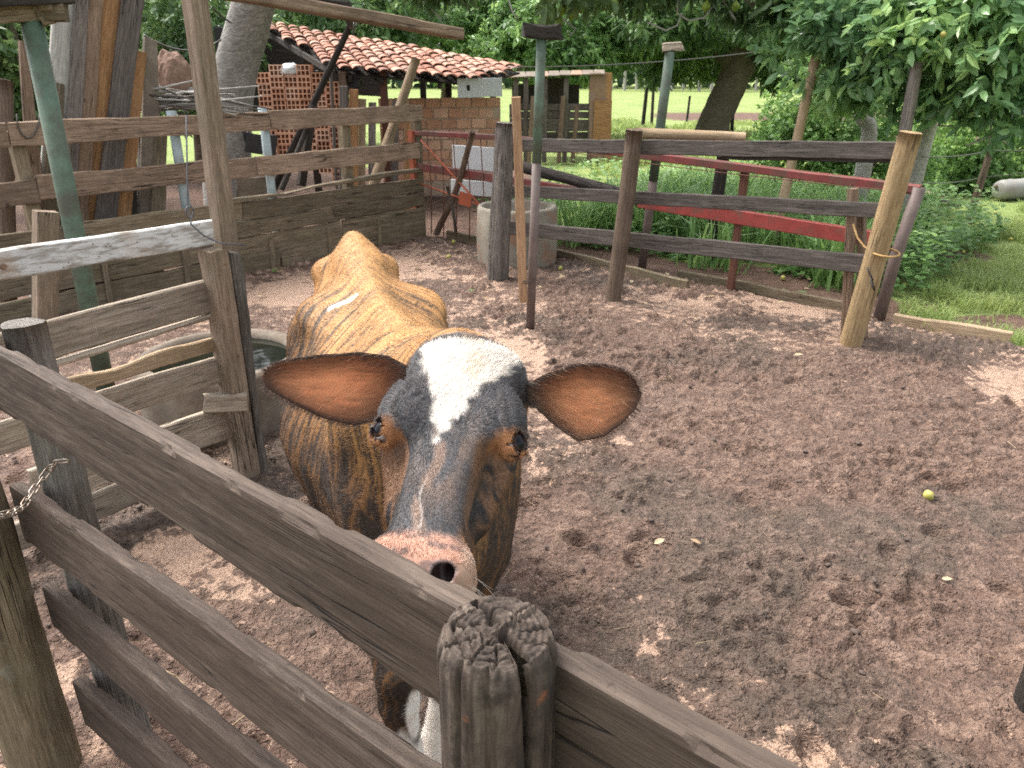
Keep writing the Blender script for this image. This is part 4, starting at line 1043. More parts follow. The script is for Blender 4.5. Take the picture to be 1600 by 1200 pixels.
def make_left_planks():
    g = 'planks leaning behind the corral fence'
    ap = -7.05
    spec = ((5, 126, 10, 360, 26, 'post_brown', 'stump of a brown round post behind the top corral rail', 1),
            (35, 66, 62, 360, 30, 'brown_plank', 'pointed greyish brown plank standing beside the green pipe', 0),
            (112, -60, 78, 360, 40, 'white_plank', 'whitewashed plank leaning behind the green pipe', 0),
            (132, -60, 104, 360, 20, 'grey_plank', 'narrow dark grey plank leaning beside the whitewashed plank', 0),
            (148, -60, 118, 360, 32, 'brown_plank', 'broad grey-brown plank leaning between the dark and orange planks', 0),
            (186, -60, 140, 360, 36, 'orange_plank', 'bright orange plank leaning in the row behind the corral fence', 0),
            (215, -60, 163, 360, 30, 'grey_plank', 'dark grey plank slanting beside the bright orange plank', 0),
            (215, 80, 188, 360, 26, 'orange_plank', 'short light brown plank with a sawn top in the leaning row', 0),
            (235, 62, 235, 360, 42, 'concrete', 'lichen-covered grey slab with a slanted top standing by the planks', 2),
            (88, 130, 78, 360, 22, 'rail_mossy', 'dark low plank standing between the green pipe and the whitewashed plank', 0),
            (203, 190, 205, 360, 18, 'bark_dark', 'blackish short board behind the lower corral rails', 0),
            (228, 195, 225, 360, 24, 'grey_plank', 'short grey board behind the corral rails beside the lichen slab', 0),
            (250, 200, 246, 360, 22, 'rail_mossy', 'short mossy board behind the corral rails next to the blue post', 0))
    for k, (tx, ty, bx, by, wpx, mat, lab, rnd) in enumerate(spec):
        a_ = ap - .03 * (k % 3)
        t_ = P(tx, ty, a=a_); b_ = P(bx, by, a=a_ + .12)
        d = (b_ - t_); b_ = t_ + d * ((t_.z + .03) / max(.2, -d.z)) if d.z < 0 else b_
        wd = wpx / FPX * (t_.y * .95)
        if rnd == 1: o = log('wood_stump', b_, t_, wd / 2, wd / 2, M[mat], nr=14)
        else: o = board('plank' if rnd == 0 else 'stone_slab', b_, t_, wd, .04, M[mat], up=W(0, 1, 0), n=8, taper=.55 if (rnd == 2 or k == 1) else 0.0, rough=.006)
        tag(o, lab, 'post' if rnd == 1 else 'slab' if rnd == 2 else 'plank', g if rnd == 0 else None)
    # broken stump and a heap of sticks behind the rails
    c = P(275, 120, Y=7.6)
    bm = bmesh.new(); bmesh.ops.create_icosphere(bm, subdivisions=4, radius=1)
    for v in bm.verts:
        n_ = fbm(np.array([v.co.x * 1.6 + 5]), np.array([v.co.y * 1.6]), np.array([v.co.z * 1.1]), seed=8)[0]; k_ = .7 + .65 * n_
        v.co = Vector((v.co.x * .15 * k_, v.co.y * .15 * k_, v.co.z * .22 * k_))
    me = bpy.data.meshes.new('stump'); bm.to_mesh(me); bm.free()
    o = add('rock', me, plain('reddish_rock', (.30, .19, .14), .95, .5, 8, bump=.02), None, Matrix.Translation(c)); tag(o, 'reddish broken rock lump on the stick heap behind the corral fence', 'rock')
    st = thing('stick_heap', 'heap of thin grey sticks behind the top corral rail', 'sticks', P(265, 165, Y=7.4))
    for k in range(30):
        z_ = P(265, 172, Y=7.4).z - .02 + .22 * R.random()
        p = Vector((P(R.uniform(225, 300), 165, Y=7.4).x, 7.4 + R.uniform(-.15, .15), z_)); q = p + Vector((R.uniform(.35, .8), R.uniform(-.2, .2), R.uniform(-.14, .08)))
        tube('stick', [p - (q - p) * .5, p.lerp(q, .25) + Vector((0, 0, R.uniform(-.02, .05))), q], [.012, .011, .006], M['bark_pale'] if k % 2 else M['post_grey'], st, nr=5)
    # purple-grey sheet lumps and a cross-braced trestle behind the rails
    for p0, p1, wd, mat, lab in (((384, 222), (432, 228), .22, 'dark_tin', 'purplish dark sheet crumpled behind the middle corral rail'),
                            ((372, 300), (425, 300), .30, 'concrete', 'grey slab standing low behind the corral rails')):
        tag(board('scrap_sheet', P(*p0, a=-7.3), P(*p1, a=-7.3), wd, .03, M[mat], n=4, rough=.02), lab, 'sheet')
    tag(board('trestle_leg', P(470, 290, a=-7.2), P(490, 165, a=-7.2), .09, .06, M['bark_dark'], up=W(0, 1, 0)), 'dark trestle leg behind the corral rails below the leaning pole', 'timber')
    tag(log('trestle_leg', P(440, 296, a=-7.15), P(480, 200, a=-7.15), .03, .026, M['bark_dark'], nr=8), 'thin dark slanted stick behind the corral rails', 'stick')

def make_overhead():
    # roof corner, top left
    r = thing('roof_corner', 'ragged wooden roof corner resting on the green pipe post', 'roof', P(40, 10, a=-4.72))
    q = P(48, 12, a=-4.72)
    for k, (p0, p1, wd, th) in enumerate((((-80, 30), (85, 14), .10, .09), ((-80, 2), (104, -4), .06, .22), ((60, 24), (82, 20), .10, .06))):
        board('beam', P(*p0, a=-4.72 + .02 * k), P(*p1, a=-4.70 + .02 * k), wd, th, M['bark_dark'] if k == 1 else M['rail_mossy'], r, n=6, rough=.008)
    # hanging beam with its tie, top centre
    h = thing('roof_beam', 'sawn timber beam with a torn end jutting over the shed', 'beam', P(550, 25, Y=4.6))
    board('beam', P(150, -48, Y=3.5), P(716, 52, Y=5.2), .062, .11, M['rail_tan'], h, n=14, rough=.006)
    board('batten', P(330, -22, Y=3.9), P(545, 8, Y=4.6), .03, .05, M['bark_dark'], h, n=6, rough=.006)
    k0 = P(549, 28, Y=4.62)
    for i in range(4):
        tube('tie_wire', [k0 + Vector((R.uniform(-.02, .02), .08 * math.cos(a), .055 * math.sin(a))) for a in np.linspace(0, 6.28, 12)], .005, M['wire'], h)
    tube('tie_wire', [k0 + Vector((0, -.06, .03)), k0 + Vector((.02, -.06, -.05)), k0 + Vector((.015, -.05, -.09))], .005, M['wire'], h)

def make_right_clutter():
    # standing posts among the foliage
    for p0, p1, r, mat, lab in (((1235, 260), (1275, 88), .05, 'tan_strip', 'pale slanted post standing before the guava tree behind the top rail'),
                           ((1405, 260), (1433, 98), .055, 'post_grey', 'grey square-cut post rising behind the yellow end post'),
                           ((1512, 347), (1549, 232), .045, 'post_brown', 'slim brown fence post on the lawn carrying two wires')):
        if p0[0] == 1512: b = P(*p0, z=0); t_ = P(*p1, Y=b.y)
        else: t_ = P(*p1, Y=8.0 if p0[0] < 1300 else 7.0); b = P(*p0, Y=t_.y); d = b - t_; b = t_ + d * (t_.z / -d.z)
        tag(log('fence_post', (b.x, b.y, -.1), t_, r * 1.05, r * .9, M[mat], nr=14, rough=.06), lab, 'post')
        if p0[0] == 1512:
            wg = thing('wire_fence', 'two strands of plain wire strung to the slim brown post on the lawn', 'wire', (b.x, b.y, .8))
            for f, e in ((.98, (1640, 231)), (.62, (1640, 262))):
                p = Vector(b).lerp(t_, f); tube('strand', sag(p, P(*e, Y=8.2), .02), .006, M['wire'], wg, nr=5)
                tube('strand', sag(p, P(1440, 245 if f > .9 else 285, Y=7.6), .03), .006, M['wire'], wg, nr=5)
    # other thin posts in the pasture
    for p0, p1, r, lab in (((1004, 200), (1011, 135), .07, 'dark fence post on the pasture edge beside the second green pipe'), ((1018, 195), (1021, 140), .06, 'greyish fence post on the pasture edge'),
                      ((1073, 190), (1078, 150), .05, 'thin stake alone in the pasture'), ((1143, 212), (1145, 178), .06, 'short dark stake beside the mango trunk')):
        b = P(*p0, z=0); b = P(p0[0], max(p0[1], 190), z=0); t_ = P(*p1, Y=b.y); tag(log('pasture_stake', (b.x, b.y, 0), t_, r, r * .9, M['bark_dark'], nr=8), lab, 'post')
    # dry forked branch
    q = P(1548, 232, Y=7.35)
    br = thing('dry_branch', 'bare forked dry branch standing up behind the slim brown post', 'branch', q)
    for pts in ([(1548, 240), (1546, 215), (1550, 190), (1551, 172)], [(1547, 212), (1562, 218), (1578, 226)], [(1546, 212), (1525, 222), (1508, 228)], [(1540, 196), (1520, 193), (1500, 198), (1465, 196)]):
        tube('twig', [P(x, y, Y=7.4) for x, y in pts], [.014 * (1 - .6 * i / (len(pts) - 1)) for i in range(len(pts))], M['bark_pale'], br, nr=6)
    # plastic drum lying in the grass
    c = P(1605, 300, z=.17); ax = Vector((1, .35, 0)).normalized()
    prof = [(.01, 0), (.10, .0), (.135, .02), (.15, .07), (.152, .2), (.158, .22), (.152, .24), (.152, .5), (.158, .52), (.152, .54), (.14, .68), (.10, .70), (.01, .70)]
    me = lathe_mesh(prof, 30)
    Mx = ax.to_track_quat('Z', 'Y').to_matrix().to_4x4(); Mx.translation = P(1560, 297, z=.15)
    d = thing('plastic_drum', 'dusty grey plastic drum lying on its side in the grass', 'drum', Mx.translation)
    add('shell', me, M['barrel'], d, Mx)
    Mc = Mx.copy(); Mc.translation = Mx @ Vector((.05, .05, -.012)); add('bung', lathe_mesh([(.002, -.012), (.026, -.012), (.028, .015)], 14), M['concrete'], d, Mc)
    # rotten logs
    for p0, p1, r, mat, lab in (((1440, 300), (1480, 318), .07, 'brown_plank', 'reddish rotten log end lying in the weeds behind the gate'), ((1452, 312), (1500, 322), .06, 'post_grey', 'grey log lying in the weeds beside the rotten log')):
        tag(log('fallen_log', P(*p0, z=.12), P(*p1, z=.08), r, r * .8, M[mat], nr=14, rough=.16, flute=.3), lab, 'log')
    # overhead wires
    for p0, p1, Ya, Yb, lab in (((760, 105), (1290, 65), 13, 15, 'long wire strung across in front of the mango tree'), ((330, 10), (420, 40), 9, 10, 'thin wire running behind the tall timber toward the grey trunk'), ((225, 55), (345, 62), 8, 9, 'thin grey line strung from the planks toward the grey trunk')):
        w_ = tube('overhead_wire', sag(P(*p0, Y=Ya), P(*p1, Y=Yb), .12), .010, M['wire'], nr=5); tag(w_, lab, 'wire')
    # corner of a dark post at the yard's edge
    q = P(1612, 1105, z=0.0)
    o = log('dark_post', (q.x, q.y, -.1), (q.x + .02, q.y, .75), .055, .05, M['bark_dark'], nr=20, rough=.08); tag(o, 'dark bark-covered post foot at the edge of the muddy yard', 'post')

# ------------------------------------------------------------------ vegetation
def unit(v): return v / np.maximum(1e-9, np.linalg.norm(v, axis=-1, keepdims=True))
def leaves_np(pos, d, nrm, L, Wd, tint, fold=True, curl=.15):
    """arrays of leaves: base at pos, pointing along d, face normal near nrm"""
    d = unit(d); s = unit(np.cross(d, nrm)); n = np.cross(s, d); L = L[:, None]; Wd = Wd[:, None]; N = len(pos)
    def pt(f, w_, lift): return pos + d * (L * f) - n * (L * curl * f * f) + s * (Wd * w_) + n * (Wd * lift)
    if fold:
        V = np.stack([pt(0, 0, 0), pt(.28, .42, .14), pt(.66, .44, .14), pt(1, 0, 0), pt(.66, -.44, .14), pt(.28, -.42, .14), pt(.28, 0, 0), pt(.66, 0, 0)], 1).reshape(-1, 3)
        k = np.arange(N)[:, None] * 8
        F = np.concatenate([k + np.array([[q]]).reshape(1, 3) for q in ([0, 1, 6], [1, 2, 7], [1, 7, 6], [2, 3, 7], [3, 4, 7], [4, 5, 6], [4, 6, 7], [5, 0, 6])])
        return V, F, np.repeat(tint, 8)
    V = np.stack([pt(0, 0, 0), pt(.30, .42, .05), pt(.68, .40, .05), pt(1, 0, 0), pt(.68, -.40, .05), pt(.30, -.42, .05)], 1).reshape(-1, 3)
    k = np.arange(N)[:, None] * 6
    return V, np.concatenate([k + np.array([[0, 1, 4, 5]]), k + np.array([[1, 2, 3, 4]])]), np.repeat(tint, 6)

def crown_np(blobs, twigs, per, L, W_, seed, fold=False, droop=.35, shell=.45, gap=.38, gscale=1.2, spread=.6, flat=.5, tb=.5):
    """leaves in rosettes at twig ends spread through lumpy blobs; noise opens gaps"""
    r = np.random.default_rng(seed)
    vol = np.array([b[1][0] * b[1][1] * b[1][2] for b in blobs]) ** .7; cnt = np.maximum(1, (twigs * vol / vol.sum())).astype(int)
    Pp, D = [], []
    for (c, rad), n in zip(blobs, cnt):
        u = unit(r.normal(size=(n, 3))); rr = shell + (1 - shell) * r.random((n, 1)) ** .6
        lump = .75 + .5 * fbm(u[:, 0] * 2.2 + seed, u[:, 1] * 2.2, u[:, 2] * 2.2, seed=seed, oct=2)[:, None]
        p = np.array(c) + u * rr * lump * np.array(rad)
        keep = fbm(p[:, 0] * gscale, p[:, 1] * gscale, p[:, 2] * gscale, seed=seed + 5, oct=3) > gap
        Pp.append(p[keep]); D.append((u + r.normal(size=(n, 3)) * .5)[keep])
    p = np.concatenate(Pp); d = unit(np.concatenate(D)); d[:, 2] -= droop * .5; d = unit(d)
    n = len(p)
    p = np.repeat(p, per, 0); dd = np.repeat(d, per, 0)
    tw = np.repeat(fbm(p[::per, 0] * 1.3, p[::per, 1] * 1.3, p[::per, 2] * 1.3, seed=seed + 9, oct=2), per)
    side = unit(np.cross(dd, r.normal(size=dd.shape)))
    fr = np.tile(np.arange(per) / per, n)
    ld = unit(dd * (.35 + .5 * fr[:, None]) + side * spread + r.normal(size=dd.shape) * .12 - np.array([0, 0, droop]) * .6)
    pos = p + dd * (fr[:, None] - .5) * L * 1.1
    nr = unit(np.array([0, 0, 1.0]) * flat + dd * .4 + r.normal(size=dd.shape) * .35)
    ls = L * r.uniform(.65, 1.2, len(pos)); ws = W_ * r.uniform(.75, 1.15, len(pos))
    tint = np.clip(tb + (tw - .5) * 1.1 + r.normal(size=len(pos)) * .16, 0, 1)
    return leaves_np(pos, ld, nr, ls, ws, tint, fold)

def limb_pts(p0, p1, seed, wob=.12, n=7):
    r = np.random.default_rng(seed); p0 = Vector(p0); p1 = Vector(p1); L = (p1 - p0).length
    out = []
    for i in range(n + 1):
        f = i / n; q = p0.lerp(p1, f)
        if 0 < i < n: q += Vector(r.normal(size=3)) * L * wob * .35
        out.append(q)
    return out
def trunk_mesh(chains, nr=14, rough=.12, seed=0):
    """chains: list of (points, radii); joined into one mesh"""
    Vs, Fs = [], []; off = 0
    for ci, (pts, rad) in enumerate(chains):
        # resample smoothly
        pts = np.array([tuple(p) for p in pts]); rad = np.array(rad, float)
        t = np.linspace(0, len(pts) - 1, max(6, len(pts) * 4)); i0 = np.clip(np.floor(t).astype(int), 0, len(pts) - 2); f = (t - i0)[:, None]
        pm = pts[np.clip(i0 - 1, 0, None)]; p0 = pts[i0]; p1 = pts[i0 + 1]; p2 = pts[np.clip(i0 + 2, None, len(pts) - 1)]
        q = .5 * (2 * p0 + (p1 - pm) * f + (2 * pm - 5 * p0 + 4 * p1 - p2) * f ** 2 + (3 * p0 - pm - 3 * p1 + p2) * f ** 3)
        r_ = np.interp(t, np.arange(len(pts)), rad)
        d = unit(np.gradient(q, axis=0)); s = unit(np.cross(d, np.array([.31, .95, .12]))); b = np.cross(d, s)
        th = np.linspace(0, 2 * np.pi, nr, endpoint=False)
        T = th[None]; rr = r_[:, None] * (1 + rough * (fbm(np.cos(T) * 1.4 + ci * 3 + 0 * r_[:, None], np.sin(T) * 1.4 + 0 * r_[:, None], q[:, 2:3] * 1.6 + 0 * T, seed=seed + ci, oct=3) - .5) * 2)
        V = q[:, None] + s[:, None] * (np.cos(T) * rr)[..., None] + b[:, None] * (np.sin(T) * rr)[..., None]
        m = len(q); V = V.reshape(-1, 3)
        I = np.arange(m - 1)[:, None] * nr + np.arange(nr)[None]; J = np.arange(m - 1)[:, None] * nr + (np.arange(nr)[None] + 1) % nr
        Fs.append(np.stack([I, J, J + nr, I + nr], -1).reshape(-1, 4) + off); Vs.append(V); off += len(V)
    return mesh_np('trunk', np.concatenate(Vs), np.concatenate(Fs), smooth=True)

def tree(name, label, base, chains, crown, leafmat, barkmat, group=None, cat='tree', nr=14):
    t = thing(name, label, cat, base, group)
    if chains: add('trunk', trunk_mesh(chains, nr, seed=len(label)), M[barkmat], t)
    if crown is not None:
        V, F, tint = crown; add('crown', mesh_np('crown', V, F, attrs={'tint': tint}), M[leafmat], t)
    return t
def merge(*cs):
    V, F, T = [], [], []; o = 0
    for v, f, t in cs: V.append(v); F.append(f + o); T.append(t); o += len(v)
    return np.concatenate(V), np.concatenate(F), np.concatenate(T)

def fruit_mesh(L, r, neck=.35):
    prof = []
    for i in range(11):
        f = i / 10; w_ = math.sin(math.pi * f) ** .8 * r
        if f < .5: w_ *= (neck + (1 - neck) * (f / .5)) if neck < 1 else 1
        prof.append((max(.001, w_), -f * L))
    return lathe_mesh(prof[::-1], 12)

def make_trees():
    # grey-barked avocado tree whose crown hangs over the top of the picture
    b = P(352, 300, Y=9.6); b.z = 0; k1 = P(365, 130, Y=9.6); k2 = P(385, 50, Y=9.5); k3 = P(425, -60, Y=9.3); k4 = k3 + Vector((1.2, .2, 1.5))
    lim = [((k3), Vector((1.6, 9.5, 4.6)), .14), (k3, Vector((-1.0, 11.0, 4.8)), .15), (k4, Vector((2.2, 10.6, 5.2)), .10)]
    ch = [([b - Vector((0, 0, .2)), b.lerp(k1, .5) + Vector((-.05, 0, 0)), k1, k2, k3, k4], [.34, .27, .25, .24, .21, .15])]
    for i, (p, q, r_) in enumerate(lim): ch.append((limb_pts(p, q, i), np.linspace(r_, .04, 8)))
    ch.append((limb_pts(Vector((.4, 9.2, 3.9)), P(610, -5, Y=8.8), 9), np.linspace(.09, .03, 8)))
    tips = [P(905, -14, Y=8.4), P(700, -25, Y=8.6), P(1010, -12, Y=8.8), P(1170, -10, Y=9.2), P(1100, -30, Y=8.6), P(800, -30, Y=8.8), P(560, -45, Y=9), P(960, -40, Y=9.5)]
    for i, q in enumerate(tips): ch.append((limb_pts(Vector((1.2, 9.6, 4.3)) if i % 2 else Vector((0.2, 9.4, 4.1)), q, 20 + i, .16), np.linspace(.035, .009, 8)))
    blobs = [((-.4, 10.4, 5.0), (2.6, 2.2, 1.3)), ((2.6, 10.2, 4.7), (2.0, 1.9, 1.1))]
    for q in tips: blobs.append(((q.x, q.y, q.z + .06), (.52, .42, .20)))
    blobs += [((P(860, 8, Y=8.4).x, 8.4, P(860, 0, Y=8.4).z), (.22, .2, .12)), ((P(1180, 25, Y=9.0).x, 9.0, P(1180, 12, Y=9.0).z), (.4, .3, .16)), ((P(1250, 20, Y=8.6).x, 8.6, P(1250, 5, Y=8.6).z), (.4, .3, .2))]
    t = tree('avocado_tree', 'leaning grey-barked avocado tree between the planks and the brick stack', (b.x, b.y, 0), ch, crown_np(blobs, 3000, 7, .17, .07, 31, True, .5, .3, .33), 'leaf_avocado', 'bark_grey', nr=20)
    # avocados hanging
    fm = fruit_mesh(.125, .045); fm.materials.append(M['fruit_green'])
    for k, (px, py) in enumerate(((878, 12), (893, 20), (926, 3), (874, 30), (908, 8), (960, 2), (1105, 6), (1150, 6), (870, 40), (882, 2))):
        o = add('avocado', fm, None, None, Matrix.Translation(P(px, py - 8, Y=8.4 + .05 * (k % 4))) @ Matrix.Rotation(R.uniform(-.25, .25), 4, 'X'))
        tag(o, 'green avocado hanging from the branches over the charred block' if px < 990 else 'green avocado hanging in front of the mango tree', 'avocado', 'avocados hanging over the post' if px < 990 else 'avocados hanging before the mango tree')
    # thin vines / bare twigs among the hanging leaves
    vt = thing('bare_twigs', 'bare looping twigs hanging below the avocado leaves', 'twigs', P(1060, 25, Y=8.8))
    for pts in (((1060, -5), (1058, 20), (1075, 32), (1100, 28), (1112, 12)), ((1128, -5), (1140, 18), (1150, 32)), ((1012, 35), (1040, 48), (1058, 40), (1065, 22)), ((840, 5), (855, 20), (880, 30), (900, 45), (890, 56)), ((655, -4), (672, 12), (690, 30)), ((795, 0), (800, 18), (810, 30))):
        tube('twig', [P(x, y, Y=8.7) for x, y in pts], .010, M['bark_pale'], vt, nr=5)
    # dark mango tree over the pasture
    b = P(1108, 216, z=0)
    f1 = P(1128, 165, Y=b.y); f2 = P(1148, 120, Y=b.y); f3 = P(1160, 60, Y=b.y); f4 = P(1175, -20, Y=b.y)
    l1 = P(1215, 40, Y=b.y); l2 = P(1090, 20, Y=b.y)
    ch = [([b - Vector((0, 0, .3)), b.lerp(f1, .5) + Vector((-.05, 0, 0)), f1, f2, f3, f4], [.62, .48, .46, .44, .38, .3]), (limb_pts(f2, l1, 3, .08), np.linspace(.30, .14, 8)), (limb_pts(f2, l2, 4, .08), np.linspace(.24, .1, 8)),
          ([P(1145, 150, Y=b.y), P(1152, 120, Y=b.y + .1), P(1135, 60, Y=b.y + .2)], [.2, .2, .12])]
    Yc = b.y
    def B(px, py, Y, rx, ry, rz): q = P(px, py, Y=Y); return ((q.x, q.y, q.z), (rx, ry, rz))
    blobs = [B(1130, -20, Yc, 3.6, 3.2, 1.8), B(1010, 30, Yc, 1.5, 2.5, 1.1), B(1060, 75, Yc + 1, 1.0, 1.5, .7), B(1240, 40, Yc, 1.6, 2.2, 1.2), B(1230, 95, Yc + 1.5, 1.2, 1.6, .9), B(1030, 105, Yc + 2, .8, 1.0, .5), B(1090, 100, Yc + 2, .8, 1.2, .5), B(1200, 70, Yc + 2, 1.3, 1.3, .9)]
    tree('mango_tree', 'dark spreading mango tree with a mossy forked trunk at the pasture edge', (b.x, b.y, 0), ch, crown_np(blobs, 5200, 7, .26, .085, 41, False, .55, .5, .36, .7), 'leaf_mango', 'bark_mango', nr=16)
    # trees behind the sheds
    spec = ((880, 60, 24, 'round bright-leaved tree behind the plank shed', 'leaf_bright', 51, [(880, 40, 24, 1.9, 1.6, 1.5), (830, 75, 23.5, 1.5, 1.3, .9), (905, 90, 23.5, 1.2, 1.2, .7), (950, 60, 24.5, 1.2, 1.2, 1.0), (800, 30, 25, 1.6, 1.4, 1.2), (870, 110, 24.5, 1.4, 1.2, .5)]),
            (690, 50, 26, 'dense mid-green tree behind the tiled roof', 'leaf_bright', 52, [(690, 30, 26, 2.6, 2, 1.7), (620, 45, 25.5, 1.8, 1.6, 1.2), (740, 75, 25, 1.8, 1.5, 1.0), (780, 20, 26, 2.0, 1.7, 1.6), (640, 0, 27, 2.2, 2, 1.5)]),
            (520, 30, 22, 'dark leafy tree rising behind the roof ridge', 'leaf_mango', 53, [(500, 20, 22, 2.2, 1.8, 1.6), (450, 40, 21.5, 1.4, 1.4, 1.1), (570, 35, 22, 1.6, 1.4, 1.1), (540, 65, 21.5, 1.6, 1.4, .7), (600, 5, 23, 1.8, 1.5, 1.3)]),
            (290, 70, 15, 'shady tree behind the corral planks', 'leaf_mango', 54, [(270, 30, 15, 1.6, 1.4, 1.2), (310, 80, 14.5, 1.0, 1.0, .9), (240, 90, 15, .9, 1.0, .9), (330, 20, 15.5, 1.3, 1.2, 1.0), (260, 130, 14.5, 1.0, .9, .8), (200, 20, 16, 1.5, 1.2, 1.2)]),
            (10, 60, 11, 'leafy bush tree at the yard\'s side beyond the whitewashed plank', 'leaf_mango', 55, [(0, 60, 11, .9, .8, .8), (40, 100, 11, .6, .6, .6), (20, 160, 11, .7, .6, .6), (-40, 20, 11.5, .9, .8, .8), (80, 20, 12, .8, .8, .8)]))
    for px, py, Y, lab, lm, sd, bl in spec:
        q = P(px, py, Y=Y); blobs = [B(*x) for x in bl]
        ch = [([(q.x, q.y, -.3), (q.x + .1, q.y, q.z * .5), (q.x, q.y, q.z + .4)], [.22, .17, .08])] + [(limb_pts((q.x, q.y, q.z * .6), x[0], sd + i), np.linspace(.08, .03, 8)) for i, x in enumerate(blobs[:4])]
        tree('shade_tree', lab, (q.x, q.y, 0), ch, crown_np(blobs, 2600 if sd < 54 else 1700, 7, .22 if sd < 54 else .17, .085 if sd < 54 else .07, sd, False, .4, .5, .34, .8), lm, 'bark_brown', 'shade trees behind the corral')
    # guava tree on the lawn: big leaves, smooth pale stems
    g0 = P(1345, 262, Y=9.0); g0.z = 0
    s1 = [(g0.x, g0.y, -.1), P(1358, 215, Y=9.0), P(1346, 180, Y=9.0), P(1350, 120, Y=8.8), P(1330, 60, Y=8.6)]
    s2 = [(P(1425, 262, Y=8.6).x, 8.6, -.1), P(1440, 235, Y=8.6), P(1458, 175, Y=8.4), P(1466, 140, Y=8.3), P(1490, 60, Y=8.1)]
    ch = [(s1, [.10, .085, .08, .07, .05]), (s2, [.10, .09, .08, .065, .05])]
    blobs = [B(1300, 60, 8.0, .55, .6, .5), B(1400, 50, 7.6, .7, .7, .55), B(1500, 60, 7.2, .7, .7, .6), B(1580, 70, 7.0, .6, .7, .6), B(1350, 10, 8.0, .8, .7, .4), B(1480, 0, 7.6, .9, .8, .4), B(1250, 60, 8.4, .35, .4, .35),
             B(1320, 120, 8.0, .45, .5, .30), B(1390, 130, 7.8, .45, .5, .35), B(1540, 140, 7.3, .5, .5, .35), B(1600, 150, 7.0, .4, .5, .4), B(1260, 20, 8.4, .5, .4, .35), B(1290, 155, 8.2, .2, .3, .2), B(1480, 120, 7.8, .4, .4, .3), B(1600, 0, 7, .7, .7, .5), B(1365, 165, 8.2, .4, .3, .14), B(1310, 140, 8.4, .35, .3, .2)]
    for i, x in enumerate(blobs): ch.append((limb_pts(s1[3] if x[0][0] < 5.3 else s2[3], x[0], 60 + i, .15), np.linspace(.03, .008, 8)))
    tree('guava_tree', 'guava tree with broad ribbed leaves and two smooth stems over the yellow end post', (g0.x, g0.y, 0), ch, crown_np(blobs, 1350, 7, .150, .066, 71, True, .35, .35, .36, 1.6, .85, .55, .55), 'leaf_guava', 'bark_pale')
    fm = fruit_mesh(.05, .024, 1.0); fm.materials.append(M['fruit_yellow'])
    for k, (px, py, Y) in enumerate(((1475, 48, 6.7), (1350, 105, 7.5))):
        o = add('guava_fruit', fm, None, None, Matrix.Translation(P(px, py, Y=Y))); tag(o, 'small yellow-green guava hanging among the guava tree leaves', 'guava', 'guavas on the tree')
    # hedge bushes behind the lawn
    for k, (lab, bl, tw, mt) in enumerate((('rounded dark bush at the pasture edge beside the pale slanted post', [(1255, 150, 12, .55, .6, .55), (1220, 185, 12, .4, .5, .35), (1280, 200, 12, .6, .6, .4), (1240, 215, 11.6, .6, .5, .3), (1290, 140, 12.3, .4, .4, .4)], 1300, 'leaf_bush'),
            ('leafy shrub mass under the guava tree behind the top rail', [(1330, 190, 11.4, .8, .6, .5), (1400, 200, 11.2, .8, .6, .5), (1370, 235, 11, .8, .5, .4), (1300, 225, 11.4, .7, .5, .4)], 1500, 'leaf_bush'),
            ('bright shrub behind the rotten logs', [(1480, 215, 13, .8, .6, .6), (1440, 245, 12.6, .6, .5, .4), (1525, 255, 12.8, .6, .5, .45), (1490, 165, 13.4, .8, .6, .5)], 1700, 'leaf_bush'),
            ('tall bright shrub behind the plastic drum', [(1580, 205, 13.4, 1.0, .7, .8), (1560, 255, 13, .8, .5, .45), (1620, 160, 13.6, 1.0, .7, .7), (1540, 165, 13.8, .8, .6, .6)], 1900, 'leaf_bush'))):
        blobs = [B(*x) for x in bl]; c = blobs[0][0]
        ch = [(limb_pts((c[0] + .1 * i, c[1], -.1), x[0], 80 + i, .1), np.linspace(.03, .008, 8)) for i, x in enumerate(blobs)]
        # fill down to the ground
        blobs += [((x[0][0], x[0][1], max(.25, x[0][2] - x[1][2] * 1.3)), (x[1][0] * 1.1, x[1][1], x[1][2])) for x in blobs[:3]]
        tree('shrub', lab, (c[0], c[1], 0), ch, crown_np(blobs, tw, 8, .075, .04, 90 + k, False, .2, .45, .30, 2.2, .8, .5, .5), mt, 'bark_brown', None, 'shrub', 6)
    # row of pale trunks at the far side of the pasture
    x = 955; k = 0
    while x < 1330:
        Y = 92 + R.uniform(-4, 6); q = P(x, 141, Y=Y); q.z = 0; hgt = R.uniform(9, 13); r_ = R.uniform(.13, .24); lean = R.uniform(-.3, .3)
        ch = [([(q.x, q.y, -.3), (q.x + lean * .4, q.y, hgt * .5), (q.x + lean, q.y, hgt)], [r_, r_ * .8, .06])]
        cr = crown_np([((q.x + lean, q.y, hgt * .82), (1.8, 1.8, 2.4)), ((q.x, q.y + .5, hgt * .55), (1.5, 1.5, 1.8))], 60, 6, .7, .3, 200 + k, False, .5, .3, .2, .3)
        tree('slender_tree', 'slender pale-trunked tree in the row along the far pasture edge', (q.x, q.y, 0), ch, cr, 'leaf_far', 'bark_pale', 'pale trunks along the far pasture edge', nr=6)
        x += R.uniform(13, 26); k += 1
    # the wood behind that row reads as one mass
    r = np.random.default_rng(6); n = 26000
    px = r.uniform(-160, 190, n); Yw = r.uniform(102, 125, n); hz = r.random(n) ** .8 * (9 + 4 * vnoise(px * .12, Yw * 0, seed=3))
    pos = np.c_[px, Yw, hz]; d = unit(r.normal(size=(n, 3))); tint = np.clip(.4 + .5 * (fbm(px * .2, Yw * .2, hz * .2, seed=3) - .5) + r.normal(size=n) * .15, 0, 1)
